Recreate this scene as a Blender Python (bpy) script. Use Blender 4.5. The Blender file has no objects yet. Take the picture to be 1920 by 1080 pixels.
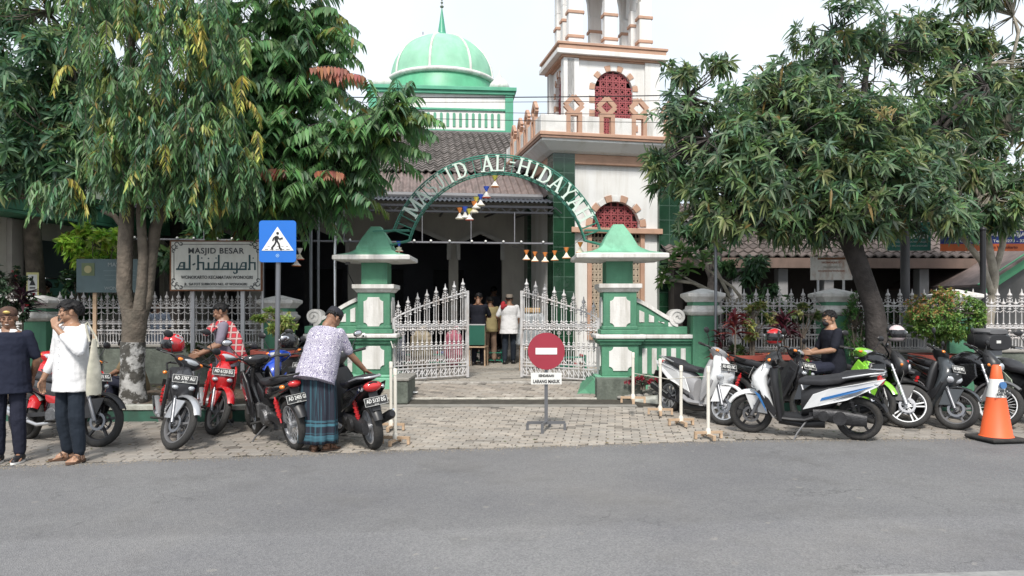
import bpy, bmesh, math, random
import numpy as np
from mathutils import Vector, Matrix
sin, cos, PI = math.sin, math.cos, math.pi
R = math.radians
rnd = random.Random(7)
nr = np.random.RandomState(7)
SC = bpy.context.scene
COL = SC.collection
# ---------------------------------------------------------------- camera
cd = bpy.data.cameras.new('camera'); cam = bpy.data.objects.new('camera', cd); COL.objects.link(cam)
F = 1400.0; HZ = 579.0; EYE = 1.6
cd.sensor_width = 36.0; cd.lens = 36.0*F/1920.0; cd.shift_y = (HZ-540.0)/1920.0
cd.clip_end = 600
cam.location = (0, 0, EYE); cam.rotation_euler = (PI/2, 0, 0)
SC.camera = cam
# ---------------------------------------------------------------- sky, sun, exposure
SUN_EL, SUN_AZ = R(50), R(186)
w = bpy.data.worlds.new('World'); SC.world = w; w.use_nodes = True
nt = w.node_tree; nt.nodes.clear()
sky = nt.nodes.new('ShaderNodeTexSky'); sky.sky_type = 'NISHITA'; sky.sun_disc = False
sky.sun_elevation = SUN_EL; sky.sun_rotation = SUN_AZ; sky.dust_density = 3
tcw = nt.nodes.new('ShaderNodeTexCoord'); nz = nt.nodes.new('ShaderNodeTexNoise'); nz.inputs['Scale'].default_value = 2.2; nz.inputs['Detail'].default_value = 5
nt.links.new(tcw.outputs['Generated'], nz.inputs['Vector'])
cr = nt.nodes.new('ShaderNodeValToRGB')
cr.color_ramp.elements[0].position = .3; cr.color_ramp.elements[0].color = (.47, .53, .59, 1)
cr.color_ramp.elements[1].position = .62; cr.color_ramp.elements[1].color = (.61, .64, .67, 1)
nt.links.new(nz.outputs['Fac'], cr.inputs['Fac'])
sc_ = nt.nodes.new('ShaderNodeVectorMath'); sc_.operation = 'SCALE'; sc_.inputs['Scale'].default_value = 9.0
nt.links.new(cr.outputs['Color'], sc_.inputs[0])
mx = nt.nodes.new('ShaderNodeMixRGB'); mx.inputs['Fac'].default_value = .86
nt.links.new(sky.outputs['Color'], mx.inputs['Color1']); nt.links.new(sc_.outputs['Vector'], mx.inputs['Color2'])
bg = nt.nodes.new('ShaderNodeBackground'); bg.inputs['Strength'].default_value = 0.11
nt.links.new(mx.outputs['Color'], bg.inputs['Color'])
wo = nt.nodes.new('ShaderNodeOutputWorld'); nt.links.new(bg.outputs['Background'], wo.inputs['Surface'])
sd = bpy.data.lights.new('sun', 'SUN'); sun = bpy.data.objects.new('sun', sd); COL.objects.link(sun)
sd.energy = 2.3; sd.angle = R(10); sd.color = (1, .95, .88)
_d = Vector((sin(SUN_AZ)*cos(SUN_EL), cos(SUN_AZ)*cos(SUN_EL), sin(SUN_EL)))
sun.rotation_euler = _d.to_track_quat('Z', 'Y').to_euler()
SC.view_settings.view_transform = 'Standard'; SC.view_settings.look = 'None'
SC.view_settings.gamma = 1; SC.view_settings.exposure = 0.96

# ---------------------------------------------------------------- helpers
def U(px, py, Y):
    return Vector(((px-960)/F*Y, Y, EYE-(py-HZ)/F*Y))
def UX(px, Y): return (px-960)/F*Y
def UZ(py, Y): return EYE-(py-HZ)/F*Y

_M = {}
def mat(name, col, rough=.6, metal=0., var=.12, vs=3., bump=0., bs=40., coat=0., dirt=0., dcol=(.12,.10,.08), ds=1.2, spec=.5, stretch=1.):
    if name in _M: return _M[name]
    m = bpy.data.materials.new(name); m.use_nodes = True; t = m.node_tree
    b = t.nodes['Principled BSDF']; L = t.links.new
    b.inputs['Roughness'].default_value = rough; b.inputs['Metallic'].default_value = metal
    b.inputs['Coat Weight'].default_value = coat; b.inputs['Specular IOR Level'].default_value = spec
    tc = t.nodes.new('ShaderNodeTexCoord')
    n = t.nodes.new('ShaderNodeTexNoise'); n.inputs['Scale'].default_value = vs; n.inputs['Detail'].default_value = 6
    L(tc.outputs['Object'], n.inputs['Vector'])
    r = t.nodes.new('ShaderNodeValToRGB')
    r.color_ramp.elements[0].position = .3; r.color_ramp.elements[1].position = .7
    r.color_ramp.elements[0].color = tuple(c*(1-var) for c in col)+(1,)
    r.color_ramp.elements[1].color = tuple(min(1, c*(1+var)) for c in col)+(1,)
    L(n.outputs['Fac'], r.inputs['Fac']); out = r.outputs['Color']
    if dirt:
        mp = t.nodes.new('ShaderNodeMapping'); mp.inputs['Scale'].default_value = (1, 1, .35/stretch)
        L(tc.outputs['Object'], mp.inputs['Vector'])
        n2 = t.nodes.new('ShaderNodeTexNoise'); n2.inputs['Scale'].default_value = ds*3; n2.inputs['Detail'].default_value = 9; n2.inputs['Roughness'].default_value = .68
        L(mp.outputs['Vector'], n2.inputs['Vector'])
        r2 = t.nodes.new('ShaderNodeValToRGB'); r2.color_ramp.elements[0].position = .47; r2.color_ramp.elements[1].position = .72
        r2.color_ramp.elements[1].color = (dirt, dirt, dirt, 1)
        L(n2.outputs['Fac'], r2.inputs['Fac'])
        mm = t.nodes.new('ShaderNodeMixRGB'); L(r2.outputs['Color'], mm.inputs['Fac']); L(out, mm.inputs['Color1']); mm.inputs['Color2'].default_value = dcol+(1,)
        out = mm.outputs['Color']
    L(out, b.inputs['Base Color'])
    if bump:
        n3 = t.nodes.new('ShaderNodeTexNoise'); n3.inputs['Scale'].default_value = bs; n3.inputs['Detail'].default_value = 5
        L(tc.outputs['Object'], n3.inputs['Vector'])
        bp = t.nodes.new('ShaderNodeBump'); bp.inputs['Strength'].default_value = bump; bp.inputs['Distance'].default_value = .02
        L(n3.outputs['Fac'], bp.inputs['Height']); L(bp.outputs['Normal'], b.inputs['Normal'])
    _M[name] = m; return m

def amat(name, rough=.55, trans=0., spec=.5, nvar=.0):
    """colour read from the mesh's own per-face colour attribute"""
    m = bpy.data.materials.new(name); m.use_nodes = True; t = m.node_tree; L = t.links.new
    b = t.nodes['Principled BSDF']; b.inputs['Roughness'].default_value = rough; b.inputs['Specular IOR Level'].default_value = spec
    a = t.nodes.new('ShaderNodeAttribute'); a.attribute_name = 'Col'; out = a.outputs['Color']
    if nvar:
        tc = t.nodes.new('ShaderNodeTexCoord'); n = t.nodes.new('ShaderNodeTexNoise'); n.inputs['Scale'].default_value = 1.3; n.inputs['Detail'].default_value = 9; n.inputs['Roughness'].default_value = .7
        L(tc.outputs['Object'], n.inputs['Vector'])
        r = t.nodes.new('ShaderNodeMapRange'); r.inputs['From Min'].default_value = .3; r.inputs['From Max'].default_value = .7; r.inputs['To Min'].default_value = 1-nvar; r.inputs['To Max'].default_value = 1+nvar
        L(n.outputs['Fac'], r.inputs['Value'])
        v = t.nodes.new('ShaderNodeVectorMath'); v.operation = 'SCALE'; L(out, v.inputs[0]); L(r.outputs['Result'], v.inputs['Scale']); out = v.outputs['Vector']
        n3 = t.nodes.new('ShaderNodeTexNoise'); n3.inputs['Scale'].default_value = 70; L(tc.outputs['Object'], n3.inputs['Vector'])
        bp = t.nodes.new('ShaderNodeBump'); bp.inputs['Strength'].default_value = .4; bp.inputs['Distance'].default_value = .01
        L(n3.outputs['Fac'], bp.inputs['Height']); L(bp.outputs['Normal'], b.inputs['Normal'])
    L(out, b.inputs['Base Color'])
    if trans:
        tr = t.nodes.new('ShaderNodeBsdfTranslucent'); L(out, tr.inputs['Color'])
        mxs = t.nodes.new('ShaderNodeMixShader'); mxs.inputs['Fac'].default_value = trans
        L(b.outputs['BSDF'], mxs.inputs[1]); L(tr.outputs['BSDF'], mxs.inputs[2])
        L(mxs.outputs['Shader'], t.nodes['Material Output'].inputs['Surface'])
    _M[name] = m; return m

class MB:
    def __init__(s, M=None):
        s.v = []; s.f = []; s.M = M; s.p = []
    def add(s, vs, fs):
        o = len(s.v); s.p.append((o, len(s.f)))
        s.v += [tuple(s.M @ Vector(p)) if s.M is not None else tuple(p) for p in vs]
        s.f += [tuple(i+o for i in f) for f in fs]; return s
    def box(s, x0, x1, y0, y1, z0, z1):
        vs = [(x, y, z) for z in (z0, z1) for y in (y0, y1) for x in (x0, x1)]
        return s.add(vs, [(0,2,3,1),(4,5,7,6),(0,1,5,4),(2,6,7,3),(0,4,6,2),(1,3,7,5)])
    def cbox(s, c, d, rot=None):
        hx, hy, hz = d[0]/2, d[1]/2, d[2]/2
        vs = [Vector((x, y, z)) for z in (-hz, hz) for y in (-hy, hy) for x in (-hx, hx)]
        if rot is not None: vs = [rot @ p for p in vs]
        c = Vector(c)
        return s.add([p+c for p in vs], [(0,2,3,1),(4,5,7,6),(0,1,5,4),(2,6,7,3),(0,4,6,2),(1,3,7,5)])
    def bar(s, a, b, wd, th=None, up=(0,0,1)):
        a = Vector(a); b = Vector(b); th = th or wd
        d = (b-a).normalized(); u = Vector(up)
        if abs(d.dot(u)) > .98: u = Vector((0, 1, 0))
        x = d.cross(u).normalized(); y = x.cross(d)
        vs = [p+x*(i*wd/2)+y*(j*th/2) for p in (a, b) for j in (-1, 1) for i in (-1, 1)]
        return s.add(vs, [(0,2,3,1),(4,5,7,6),(0,1,5,4),(2,6,7,3),(0,4,6,2),(1,3,7,5)])
    def prism(s, poly, a, b, axis='y'):
        """poly of 2D points; extruded from a to b along axis"""
        n = len(poly)
        def P(p, q):
            return (p[0], q, p[1]) if axis == 'y' else ((q, p[0], p[1]) if axis == 'x' else (p[0], p[1], q))
        vs = [P(p, a) for p in poly]+[P(p, b) for p in poly]
        fs = [tuple(range(n)), tuple(range(2*n-1, n-1, -1))]+[(i, i+n, (i+1) % n+n, (i+1) % n) for i in range(n)]
        return s.add(vs, fs)
    def loft(s, rings, cap=True, closed=False):
        n = len(rings[0]); vs = [p for r in rings for p in r]; fs = []
        m = len(rings)
        for k in range(m if closed else m-1):
            k2 = (k+1) % m
            for i in range(n):
                j = (i+1) % n; fs.append((k*n+i, k*n+j, k2*n+j, k2*n+i))
        if cap and not closed: fs += [tuple(range(n-1, -1, -1)), tuple(range((m-1)*n, m*n))]
        return s.add(vs, fs)
    def tube(s, pts, r, seg=8, cap=True):
        pts = [Vector(p) for p in pts]; m = len(pts)
        rs = r if isinstance(r, (list, tuple)) else [r]*m
        rings = []; u = None
        for k in range(m):
            d = (pts[min(k+1, m-1)]-pts[max(k-1, 0)]).normalized()
            if u is None:
                u = Vector((0, 0, 1)) if abs(d.z) < .9 else Vector((1, 0, 0))
            u = (u-d*u.dot(d)).normalized(); v = d.cross(u)
            rings.append([pts[k]+(u*cos(2*PI*i/seg)+v*sin(2*PI*i/seg))*rs[k] for i in range(seg)])
        return s.loft(rings, cap)
    def lathe(s, prof, c=(0,0,0), axis='z', seg=24, a0=0, closed=False):
        """prof: (r, h) pairs"""
        c = Vector(c); rings = []
        for (r, h) in prof:
            ring = []
            for i in range(seg):
                a = a0+2*PI*i/seg; p, q = r*cos(a), r*sin(a)
                ring.append(c+Vector((p, q, h) if axis == 'z' else ((p, h, q) if axis == 'y' else (h, p, q))))
            rings.append(ring)
        return s.loft(rings, not closed, closed)
    def sph(s, c, r, seg=14, rings=9, M=None):
        r = r if isinstance(r, (tuple, list)) else (r, r, r); c = Vector(c); rg = []
        for k in range(rings+1):
            t = -PI/2+PI*k/rings; t = max(-PI/2+.05, min(PI/2-.05, t))
            ring = [Vector((cos(t)*cos(2*PI*i/seg)*r[0], cos(t)*sin(2*PI*i/seg)*r[1], sin(t)*r[2])) for i in range(seg)]
            if M is not None: ring = [M @ p for p in ring]
            rg.append([p+c for p in ring])
        return s.loft(rg)
    def cap(s, a, b, ra, rb, seg=12):
        a = Vector(a); b = Vector(b); d = (b-a)
        L = d.length; d = d/L if L > 1e-6 else Vector((0, 0, 1))
        pts = [a-d*ra*.98, a-d*ra*.7, a, b, b+d*rb*.7, b+d*rb*.98]
        return s.tube(pts, [ra*.2, ra*.71, ra, rb, rb*.71, rb*.2], seg)
    def arc(s, c, ri, ro, a0, a1, y0, y1, seg=24):
        """arch band in the xz plane, angles from +x, extruded in y"""
        poly = [(c[0]+ro*cos(a0+(a1-a0)*i/seg), c[1]+ro*sin(a0+(a1-a0)*i/seg)) for i in range(seg+1)]
        inn = [(c[0]+ri*cos(a0+(a1-a0)*i/seg), c[1]+ri*sin(a0+(a1-a0)*i/seg)) for i in range(seg+1)]
        n = seg+1
        vs = [(p[0], y0, p[1]) for p in poly+inn]+[(p[0], y1, p[1]) for p in poly+inn]
        fs = []
        for i in range(seg):
            fs += [(i, i+1, n+i+1, n+i), (2*n+i+1, 2*n+i, 3*n+i, 3*n+i+1), (i+1, i, 2*n+i, 2*n+i+1), (n+i, n+i+1, 3*n+i+1, 3*n+i)]
        fs += [(0, n, 3*n, 2*n), (n-1, 3*n-1, 4*n-1, 2*n-1)]
        return s.add(vs, fs)
    def each(s, name, m, parent=None, **k):
        """one object per added piece"""
        out = []
        for i, (v0, f0) in enumerate(s.p):
            v1, f1 = s.p[i+1] if i+1 < len(s.p) else (len(s.v), len(s.f))
            b = MB(); b.v = s.v[v0:v1]; b.f = [tuple(q-v0 for q in f) for f in s.f[f0:f1]]
            out.append(b.build(name, m, parent, **k))
        return out
    def build(s, name, m, parent=None, smooth=None, bevel=0, loc=None, rz=None):
        me = bpy.data.meshes.new(name); me.from_pydata(s.v, [], s.f)
        bm = bmesh.new(); bm.from_mesh(me); bmesh.ops.recalc_face_normals(bm, faces=bm.faces)
        bm.to_mesh(me); bm.free()
        o = bpy.data.objects.new(name, me); COL.objects.link(o)
        if m is not None: me.materials.append(m)
        if smooth is not None:
            me.polygons.foreach_set('use_smooth', [True]*len(me.polygons)); me.set_sharp_from_angle(angle=R(smooth))
        if bevel:
            md = o.modifiers.new('bevel', 'BEVEL'); md.width = bevel; md.segments = 2; md.limit_method = 'ANGLE'; md.angle_limit = R(40)
        if parent is not None: o.parent = parent
        if loc is not None: o.location = loc
        if rz is not None: o.rotation_euler.z = rz
        return o

def thing(name, label, cat, loc=(0,0,0), rz=0., group=None):
    o = bpy.data.objects.new(name, None); COL.objects.link(o); o.empty_display_size = .2
    o.location = loc; o.rotation_euler = (0, 0, rz); o['label'] = label; o['category'] = cat
    if group: o['group'] = group
    return o
def tag(o, label, cat, group=None):
    o['label'] = label; o['category'] = cat
    if group: o['group'] = group
    return o
def struct(o): o['kind'] = 'structure'; return o
def relink(o, parent, M=None):
    """copy of o sharing its mesh"""
    c = o.copy(); COL.objects.link(c); c.parent = parent
    if M is not None: c.matrix_local = M
    return c
def setcol(me, cols):
    """cols: one rgb per face"""
    n = len(me.polygons); lt = np.empty(n, dtype=np.int32); me.polygons.foreach_get('loop_total', lt)
    a = me.color_attributes.new('Col', 'FLOAT_COLOR', 'CORNER')
    c = np.concatenate([np.asarray(cols, dtype=np.float32), np.ones((n, 1), dtype=np.float32)], 1)
    a.data.foreach_set('color', np.repeat(c, lt, axis=0).ravel())
def npmesh(name, V, Fq, m, parent=None, cols=None, smooth=False):
    """V (n,3); Fq (m,k) faces of the same size"""
    me = bpy.data.meshes.new(name); k = Fq.shape[1]
    me.vertices.add(len(V)); me.vertices.foreach_set('co', np.asarray(V, dtype=np.float32).ravel())
    me.loops.add(Fq.size); me.loops.foreach_set('vertex_index', Fq.astype(np.int32).ravel())
    me.polygons.add(len(Fq)); me.polygons.foreach_set('loop_start', np.arange(0, Fq.size, k, dtype=np.int32))
    me.polygons.foreach_set('loop_total', np.full(len(Fq), k, dtype=np.int32)) if False else None
    me.update(calc_edges=True)
    if cols is not None: setcol(me, cols)
    if smooth: me.polygons.foreach_set('use_smooth', [True]*len(me.polygons))
    me.materials.append(m)
    o = bpy.data.objects.new(name, me); COL.objects.link(o)
    if parent is not None: o.parent = parent
    return o

def text_mb(s, size, depth=.004, bold=0., spacing=1.):
    """text turned into plain mesh data: centred, in the xz plane, facing -y"""
    cu = bpy.data.curves.new('lettering', 'FONT'); cu.body = s; cu.size = size; cu.extrude = depth/2; cu.offset = bold
    cu.align_x = 'CENTER'; cu.align_y = 'CENTER'; cu.space_character = spacing; cu.resolution_u = 3
    o = bpy.data.objects.new('lettering', cu); COL.objects.link(o)
    dg = bpy.context.evaluated_depsgraph_get(); me = bpy.data.meshes.new_from_object(o.evaluated_get(dg))
    b = MB(); b.v = [(v.co.x, -v.co.z, v.co.y) for v in me.vertices]; b.f = [tuple(p.vertices) for p in me.polygons]
    bpy.data.objects.remove(o); bpy.data.curves.remove(cu); bpy.data.meshes.remove(me)
    return b
def text(s, size, m, parent, loc, name='lettering', bold=0., width=None, spacing=1., depth=.004, rz=0):
    b = text_mb(s, size, depth, bold, spacing)
    xs = [v[0] for v in b.v]
    if width:
        k = width/(max(xs)-min(xs)); b.v = [(v[0]*k, v[1], v[2]) for v in b.v]
    o = b.build(name, m, parent); o.location = loc; o.rotation_euler.z = rz
    return o
# ---------------------------------------------------------------- materials
green = mat('green_paint', (.07,.22,.13), .62, var=.16, vs=3, bump=.25, bs=25, dirt=.75, dcol=(.03,.11,.07), ds=1.3, stretch=3)
green_lt = mat('pale_green_paint', (.17,.42,.28), .65, var=.16, vs=3, bump=.3, bs=25, dirt=.75, dcol=(.08,.20,.13), ds=1.2, stretch=2)
green_dk = mat('dark_green_metal', (.03,.17,.12), .5, var=.15)
white = mat('white_paint', (.64,.63,.61), .65, var=.1, vs=3, bump=.2, bs=30, dirt=.85, dcol=(.31,.29,.25), ds=1.5, stretch=3)
white_cl = mat('clean_white', (.72,.72,.70), .5, var=.05)
white_bldg = mat('wall_white', (.70,.70,.69), .8, var=.06, vs=1, bump=.15, bs=20, dirt=.6, dcol=(.44,.41,.35), ds=1.0, stretch=4)
cream = mat('cream_render', (.50,.47,.42), .75, var=.1, vs=1.2, bump=.15, bs=20, dirt=.55, dcol=(.17,.15,.13), ds=.6)
terra = mat('terracotta_trim', (.44,.27,.19), .7, var=.12, vs=3, bump=.1, dirt=.3, dcol=(.2,.12,.09))
maroon = mat('maroon_block', (.27,.06,.065), .6, var=.15, vs=6)
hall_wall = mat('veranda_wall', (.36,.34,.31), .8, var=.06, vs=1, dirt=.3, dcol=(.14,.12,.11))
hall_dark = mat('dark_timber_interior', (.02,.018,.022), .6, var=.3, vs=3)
roof_tile = mat('roof_tile', (.11,.105,.105), .8, var=.35, vs=5, dirt=.7, dcol=(.04,.038,.035), ds=1.5)
roof_low = mat('weathered_tin', (.17,.13,.12), .75, var=.25, vs=4, dirt=.6, dcol=(.05,.045,.04), ds=1.5)
tin = mat('dark_tin', (.05,.055,.07), .5, .3, var=.2)
steel = mat('grey_steel', (.20,.205,.22), .35, .7, var=.1)
pale_steel = mat('silver_paint', (.48,.48,.49), .45, .2, var=.1, dirt=.4, dcol=(.25,.2,.16))
gate_white = mat('gate_paint', (.54,.535,.54), .55, var=.12, vs=8, dirt=.8, dcol=(.26,.19,.14), ds=3)
blackm = mat('black_steel', (.02,.02,.023), .45, .3, var=.2)
conc = mat('concrete', (.24,.23,.21), .85, var=.15, vs=3, bump=.4, bs=30, dirt=.5, dcol=(.09,.085,.07), ds=1.3)
conc_dk = mat('mossy_stone', (.11,.125,.105), .85, var=.25, vs=6, bump=.5, bs=25, dirt=.6, dcol=(.035,.045,.035), ds=2)
kerb_white = mat('kerb_paint', (.40,.41,.37), .8, var=.12, vs=4, bump=.3, dirt=.7, dcol=(.15,.15,.12), ds=2)
kerb_green = mat('kerb_green', (.03,.10,.07), .8, var=.3, vs=4, dirt=.6, dcol=(.03,.035,.03), ds=2)
soil = mat('soil', (.075,.055,.04), .95, var=.35, vs=6, bump=.9, bs=18)
bark = mat('bark', (.115,.095,.075), .9, var=.35, vs=7, bump=1., bs=22, dirt=.5, dcol=(.045,.05,.04), ds=2)
bark_dk = mat('dark_bark', (.05,.043,.04), .9, var=.35, vs=7, bump=1., bs=22)
bark_wh = mat('whitewashed_bark', (.38,.38,.37), .9, var=.25, vs=9, bump=1., bs=18, dirt=.97, dcol=(.05,.047,.04), ds=1.6, stretch=.3)
for _q in bark_wh.node_tree.nodes:
    if _q.type == 'VALTORGB' and abs(_q.color_ramp.elements[0].position-.47) < .01: _q.color_ramp.elements[0].position = .46; _q.color_ramp.elements[1].position = .53
bark_pale = mat('pale_bark', (.30,.27,.22), .85, var=.3, vs=9, bump=.6, bs=20)
rubber = mat('tyre_rubber', (.022,.022,.022), .85, var=.3, vs=5, bump=.4, bs=60, dirt=.4, dcol=(.08,.07,.06), ds=3)
bpl = mat('black_plastic', (.018,.018,.020), .42, var=.2, vs=5, spec=.5)
bpg = mat('gloss_black', (.012,.012,.014), .18, var=.1, coat=.7)
gpl = mat('grey_plastic', (.11,.11,.115), .5, var=.15)
silver = mat('silver_enamel', (.42,.43,.45), .3, .5, var=.06, coat=.4)
dkall = mat('dark_alloy', (.045,.045,.048), .5, .5, var=.3, vs=14, bump=.3, bs=50)
engm = mat('engine_alloy', (.16,.16,.165), .45, .7, var=.35, vs=14, bump=.3, bs=50, dirt=.5, dcol=(.03,.03,.03), ds=5)
chrome = mat('chrome', (.6,.6,.62), .15, 1., var=.05)
red_p = mat('red_enamel', (.46,.018,.022), .22, var=.08, coat=.7)
blue_p = mat('blue_enamel', (.015,.06,.40), .25, var=.1, coat=.7)
lime_p = mat('lime_enamel', (.23,.55,.05), .25, var=.08, coat=.7)
white_p = mat('white_enamel', (.66,.67,.68), .2, var=.04, coat=.7)
seat_m = mat('seat_vinyl', (.026,.026,.03), .5, var=.2, vs=10, bump=.1)
glass_h = mat('headlight_lens', (.45,.47,.5), .08, .25, var=.1, coat=1)
lens_r = mat('tail_lens', (.50,.02,.02), .12, var=.15, coat=1)
lens_o = mat('indicator_lens', (.8,.22,.02), .15, var=.15, coat=1)
plate_k = mat('plate_black', (.02,.02,.02), .45, var=.1)
plate_w = mat('plate_white', (.62,.62,.60), .5, var=.05)
wood = mat('raw_timber', (.42,.30,.20), .8, var=.2, vs=8, bump=.2)
pvc = mat('white_pvc', (.66,.63,.56), .4, var=.05, dirt=.3, dcol=(.4,.36,.3))
clear = mat('clear_acrylic', (.8,.82,.84), .05)
_b = clear.node_tree.nodes['Principled BSDF']; _b.inputs['Alpha'].default_value = .22
amat('paver', .8, nvar=.22)
amat('leaf', .45, trans=.42, spec=.45)
amat('petal', .6, trans=.3)
# ---------------------------------------------------------------- ground
EDGE = [(-40, 2.9), (-5.2, 7.57), (-1.3, 8.42), (.25, 8.65), (2.9, 9.1), (6.3, 9.24), (40, 10.2)]
def edgeY(x):
    for (a, b) in zip(EDGE, EDGE[1:]):
        if a[0] <= x <= b[0]: return a[1]+(b[1]-a[1])*(x-a[0])/(b[0]-a[0])
    return 9
DX0, DX1 = -2.15, 1.75          # driveway side limits near the gate
def gz(x, y):
    """height of the paved ground"""
    if y < 11.6: t = max(0, (y-edgeY(x))/(11.6-edgeY(x))); return .08*t*t
    if y < 12.1: return .08+.02*(y-11.6)/.5
    if y < 13.2: return .15+.15*(y-12.12)/1.08
    return .3
g = MB(); g.box(-120, 120, -25, 160, -.3, -.02)
struct(g.build('ground', mat('bare_ground', (.14,.13,.11), .95, var=.3, vs=.6, bump=.4)))
# asphalt
m = bpy.data.materials.new('asphalt'); m.use_nodes = True; t = m.node_tree; L = t.links.new; b = t.nodes['Principled BSDF']
b.inputs['Roughness'].default_value = .85; b.inputs['Specular IOR Level'].default_value = .35
tc = t.nodes.new('ShaderNodeTexCoord')
def _n(sc, det=4, rough=.6):
    n = t.nodes.new('ShaderNodeTexNoise'); n.inputs['Scale'].default_value = sc; n.inputs['Detail'].default_value = det; n.inputs['Roughness'].default_value = rough
    L(tc.outputs['Object'], n.inputs['Vector']); return n
def _r(src, p0, c0, p1, c1):
    r = t.nodes.new('ShaderNodeValToRGB'); e = r.color_ramp.elements
    e[0].position = p0; e[0].color = c0+(1,); e[1].position = p1; e[1].color = c1+(1,); L(src, r.inputs['Fac']); return r.outputs['Color']
def _mx(fac, a, c, bt='MIX'):
    x = t.nodes.new('ShaderNodeMixRGB'); x.blend_type = bt
    if isinstance(fac, float): x.inputs['Fac'].default_value = fac
    else: L(fac, x.inputs['Fac'])
    L(a, x.inputs['Color1']); L(c, x.inputs['Color2']); return x.outputs['Color']
c1 = _r(_n(.35, 5).outputs['Fac'], .35, (.140,.140,.147), .65, (.184,.184,.186))
vor = t.nodes.new('ShaderNodeTexVoronoi'); vor.inputs['Scale'].default_value = 95; L(tc.outputs['Object'], vor.inputs['Vector'])
stones = _r(vor.outputs['Color'], .12, (.66,.66,.67), .95, (1.40,1.38,1.34))
c2 = _mx(.62, c1, stones, 'MULTIPLY')
vor2 = t.nodes.new('ShaderNodeTexVoronoi'); vor2.inputs['Scale'].default_value = 24; L(tc.outputs['Object'], vor2.inputs['Vector'])
spk = _r(vor2.outputs['Color'], .93, (0,0,0), .97, (.45,.45,.45))
w1 = t.nodes.new('ShaderNodeRGB'); w1.outputs[0].default_value = (.30,.28,.25,1)
c3 = _mx(spk, c2, w1.outputs[0])
st = _r(_n(.9, 8, .7).outputs['Fac'], .52, (0,0,0), .72, (.55,.55,.55)); w2 = t.nodes.new('ShaderNodeRGB'); w2.outputs[0].default_value = (.095,.092,.09,1)
c3 = _mx(st, c3, w2.outputs[0])
ds = _r(_n(.22, 6, .6).outputs['Fac'], .5, (0,0,0), .7, (.35,.35,.35)); w3 = t.nodes.new('ShaderNodeRGB'); w3.outputs[0].default_value = (.27,.255,.235,1)
c3 = _mx(ds, c3, w3.outputs[0])
wv = t.nodes.new('ShaderNodeTexVoronoi'); wv.feature = 'DISTANCE_TO_EDGE'; wv.inputs['Scale'].default_value = .55
dn = _n(2.2, 6, .6); dm = t.nodes.new('ShaderNodeVectorMath'); dm.operation = 'MULTIPLY_ADD'; L(dn.outputs['Color'], dm.inputs[0]); dm.inputs[1].default_value = (.8,.8,.8); L(tc.outputs['Object'], dm.inputs[2]); L(dm.outputs['Vector'], wv.inputs['Vector'])
ck = _r(wv.outputs['Distance'], .0, (.55,.55,.55), .006, (0,0,0)); ckm = t.nodes.new('ShaderNodeMath'); ckm.operation = 'MULTIPLY'; L(ck, ckm.inputs[0])
cn = _r(_n(.5, 3).outputs['Fac'], .5, (0,0,0), .6, (1,1,1)); L(cn, ckm.inputs[1]); w4 = t.nodes.new('ShaderNodeRGB'); w4.outputs[0].default_value = (.05,.05,.05,1)
c3 = _mx(ckm.outputs[0], c3, w4.outputs[0])
# an older, lighter resurfaced strip on the near side of the road
sx = t.nodes.new('ShaderNodeSeparateXYZ'); L(tc.outputs['Object'], sx.inputs[0])
ma = t.nodes.new('ShaderNodeMath'); ma.operation = 'MULTIPLY_ADD'; ma.inputs[1].default_value = -.085; L(sx.outputs['X'], ma.inputs[0]); L(sx.outputs['Y'], ma.inputs[2])
mb = t.nodes.new('ShaderNodeMath'); mb.operation = 'ADD'; L(ma.outputs[0], mb.inputs[0])
nn = _n(3, 3); ms = t.nodes.new('ShaderNodeMath'); ms.operation = 'MULTIPLY'; ms.inputs[1].default_value = .22; L(nn.outputs['Fac'], ms.inputs[0]); L(ms.outputs[0], mb.inputs[1])
mr = t.nodes.new('ShaderNodeMapRange'); mr.inputs['From Min'].default_value = 5.52; mr.inputs['From Max'].default_value = 5.66; mr.inputs['To Min'].default_value = 1.14; mr.inputs['To Max'].default_value = 1.; L(mb.outputs[0], mr.inputs['Value'])
vs_ = t.nodes.new('ShaderNodeVectorMath'); vs_.operation = 'SCALE'; L(c3, vs_.inputs[0]); L(mr.outputs['Result'], vs_.inputs['Scale'])
L(vs_.outputs['Vector'], b.inputs['Base Color'])
bp = t.nodes.new('ShaderNodeBump'); bp.inputs['Strength'].default_value = .7; bp.inputs['Distance'].default_value = .012
L(vor.outputs['Distance'], bp.inputs['Height']); L(bp.outputs['Normal'], b.inputs['Normal'])
g = MB(); pts = [(-40, -6), (40, -6)]+[(x, y+.02) for x, y in reversed(EDGE)]
g.prism(pts, -.015, -.004, 'z'); struct(g.build('road', m))

# jointing bed below the pavers
jm = mat('joint_sand', (.05,.045,.036), .95, var=.3, vs=8, bump=.5)
NX = 60; g = MB()
ys_ = lambda x: [edgeY(x), edgeY(x)+(11.6-edgeY(x))*.5, 11.6, 12.1, 12.1001, 13.2, 20.5]
rows = []
xs = [-13+26*i/NX for i in range(NX+1)]
vs = []; fs = []
for x in xs:
    for k, y in enumerate(ys_(x)): vs.append((x, y, gz(x, y)-.012))
n = 7
for i in range(NX):
    for k in range(n-1): fs.append((i*n+k, (i+1)*n+k, (i+1)*n+k+1, i*n+k+1))
g.add(vs, fs); struct(g.build('paving_bed', jm))

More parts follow.
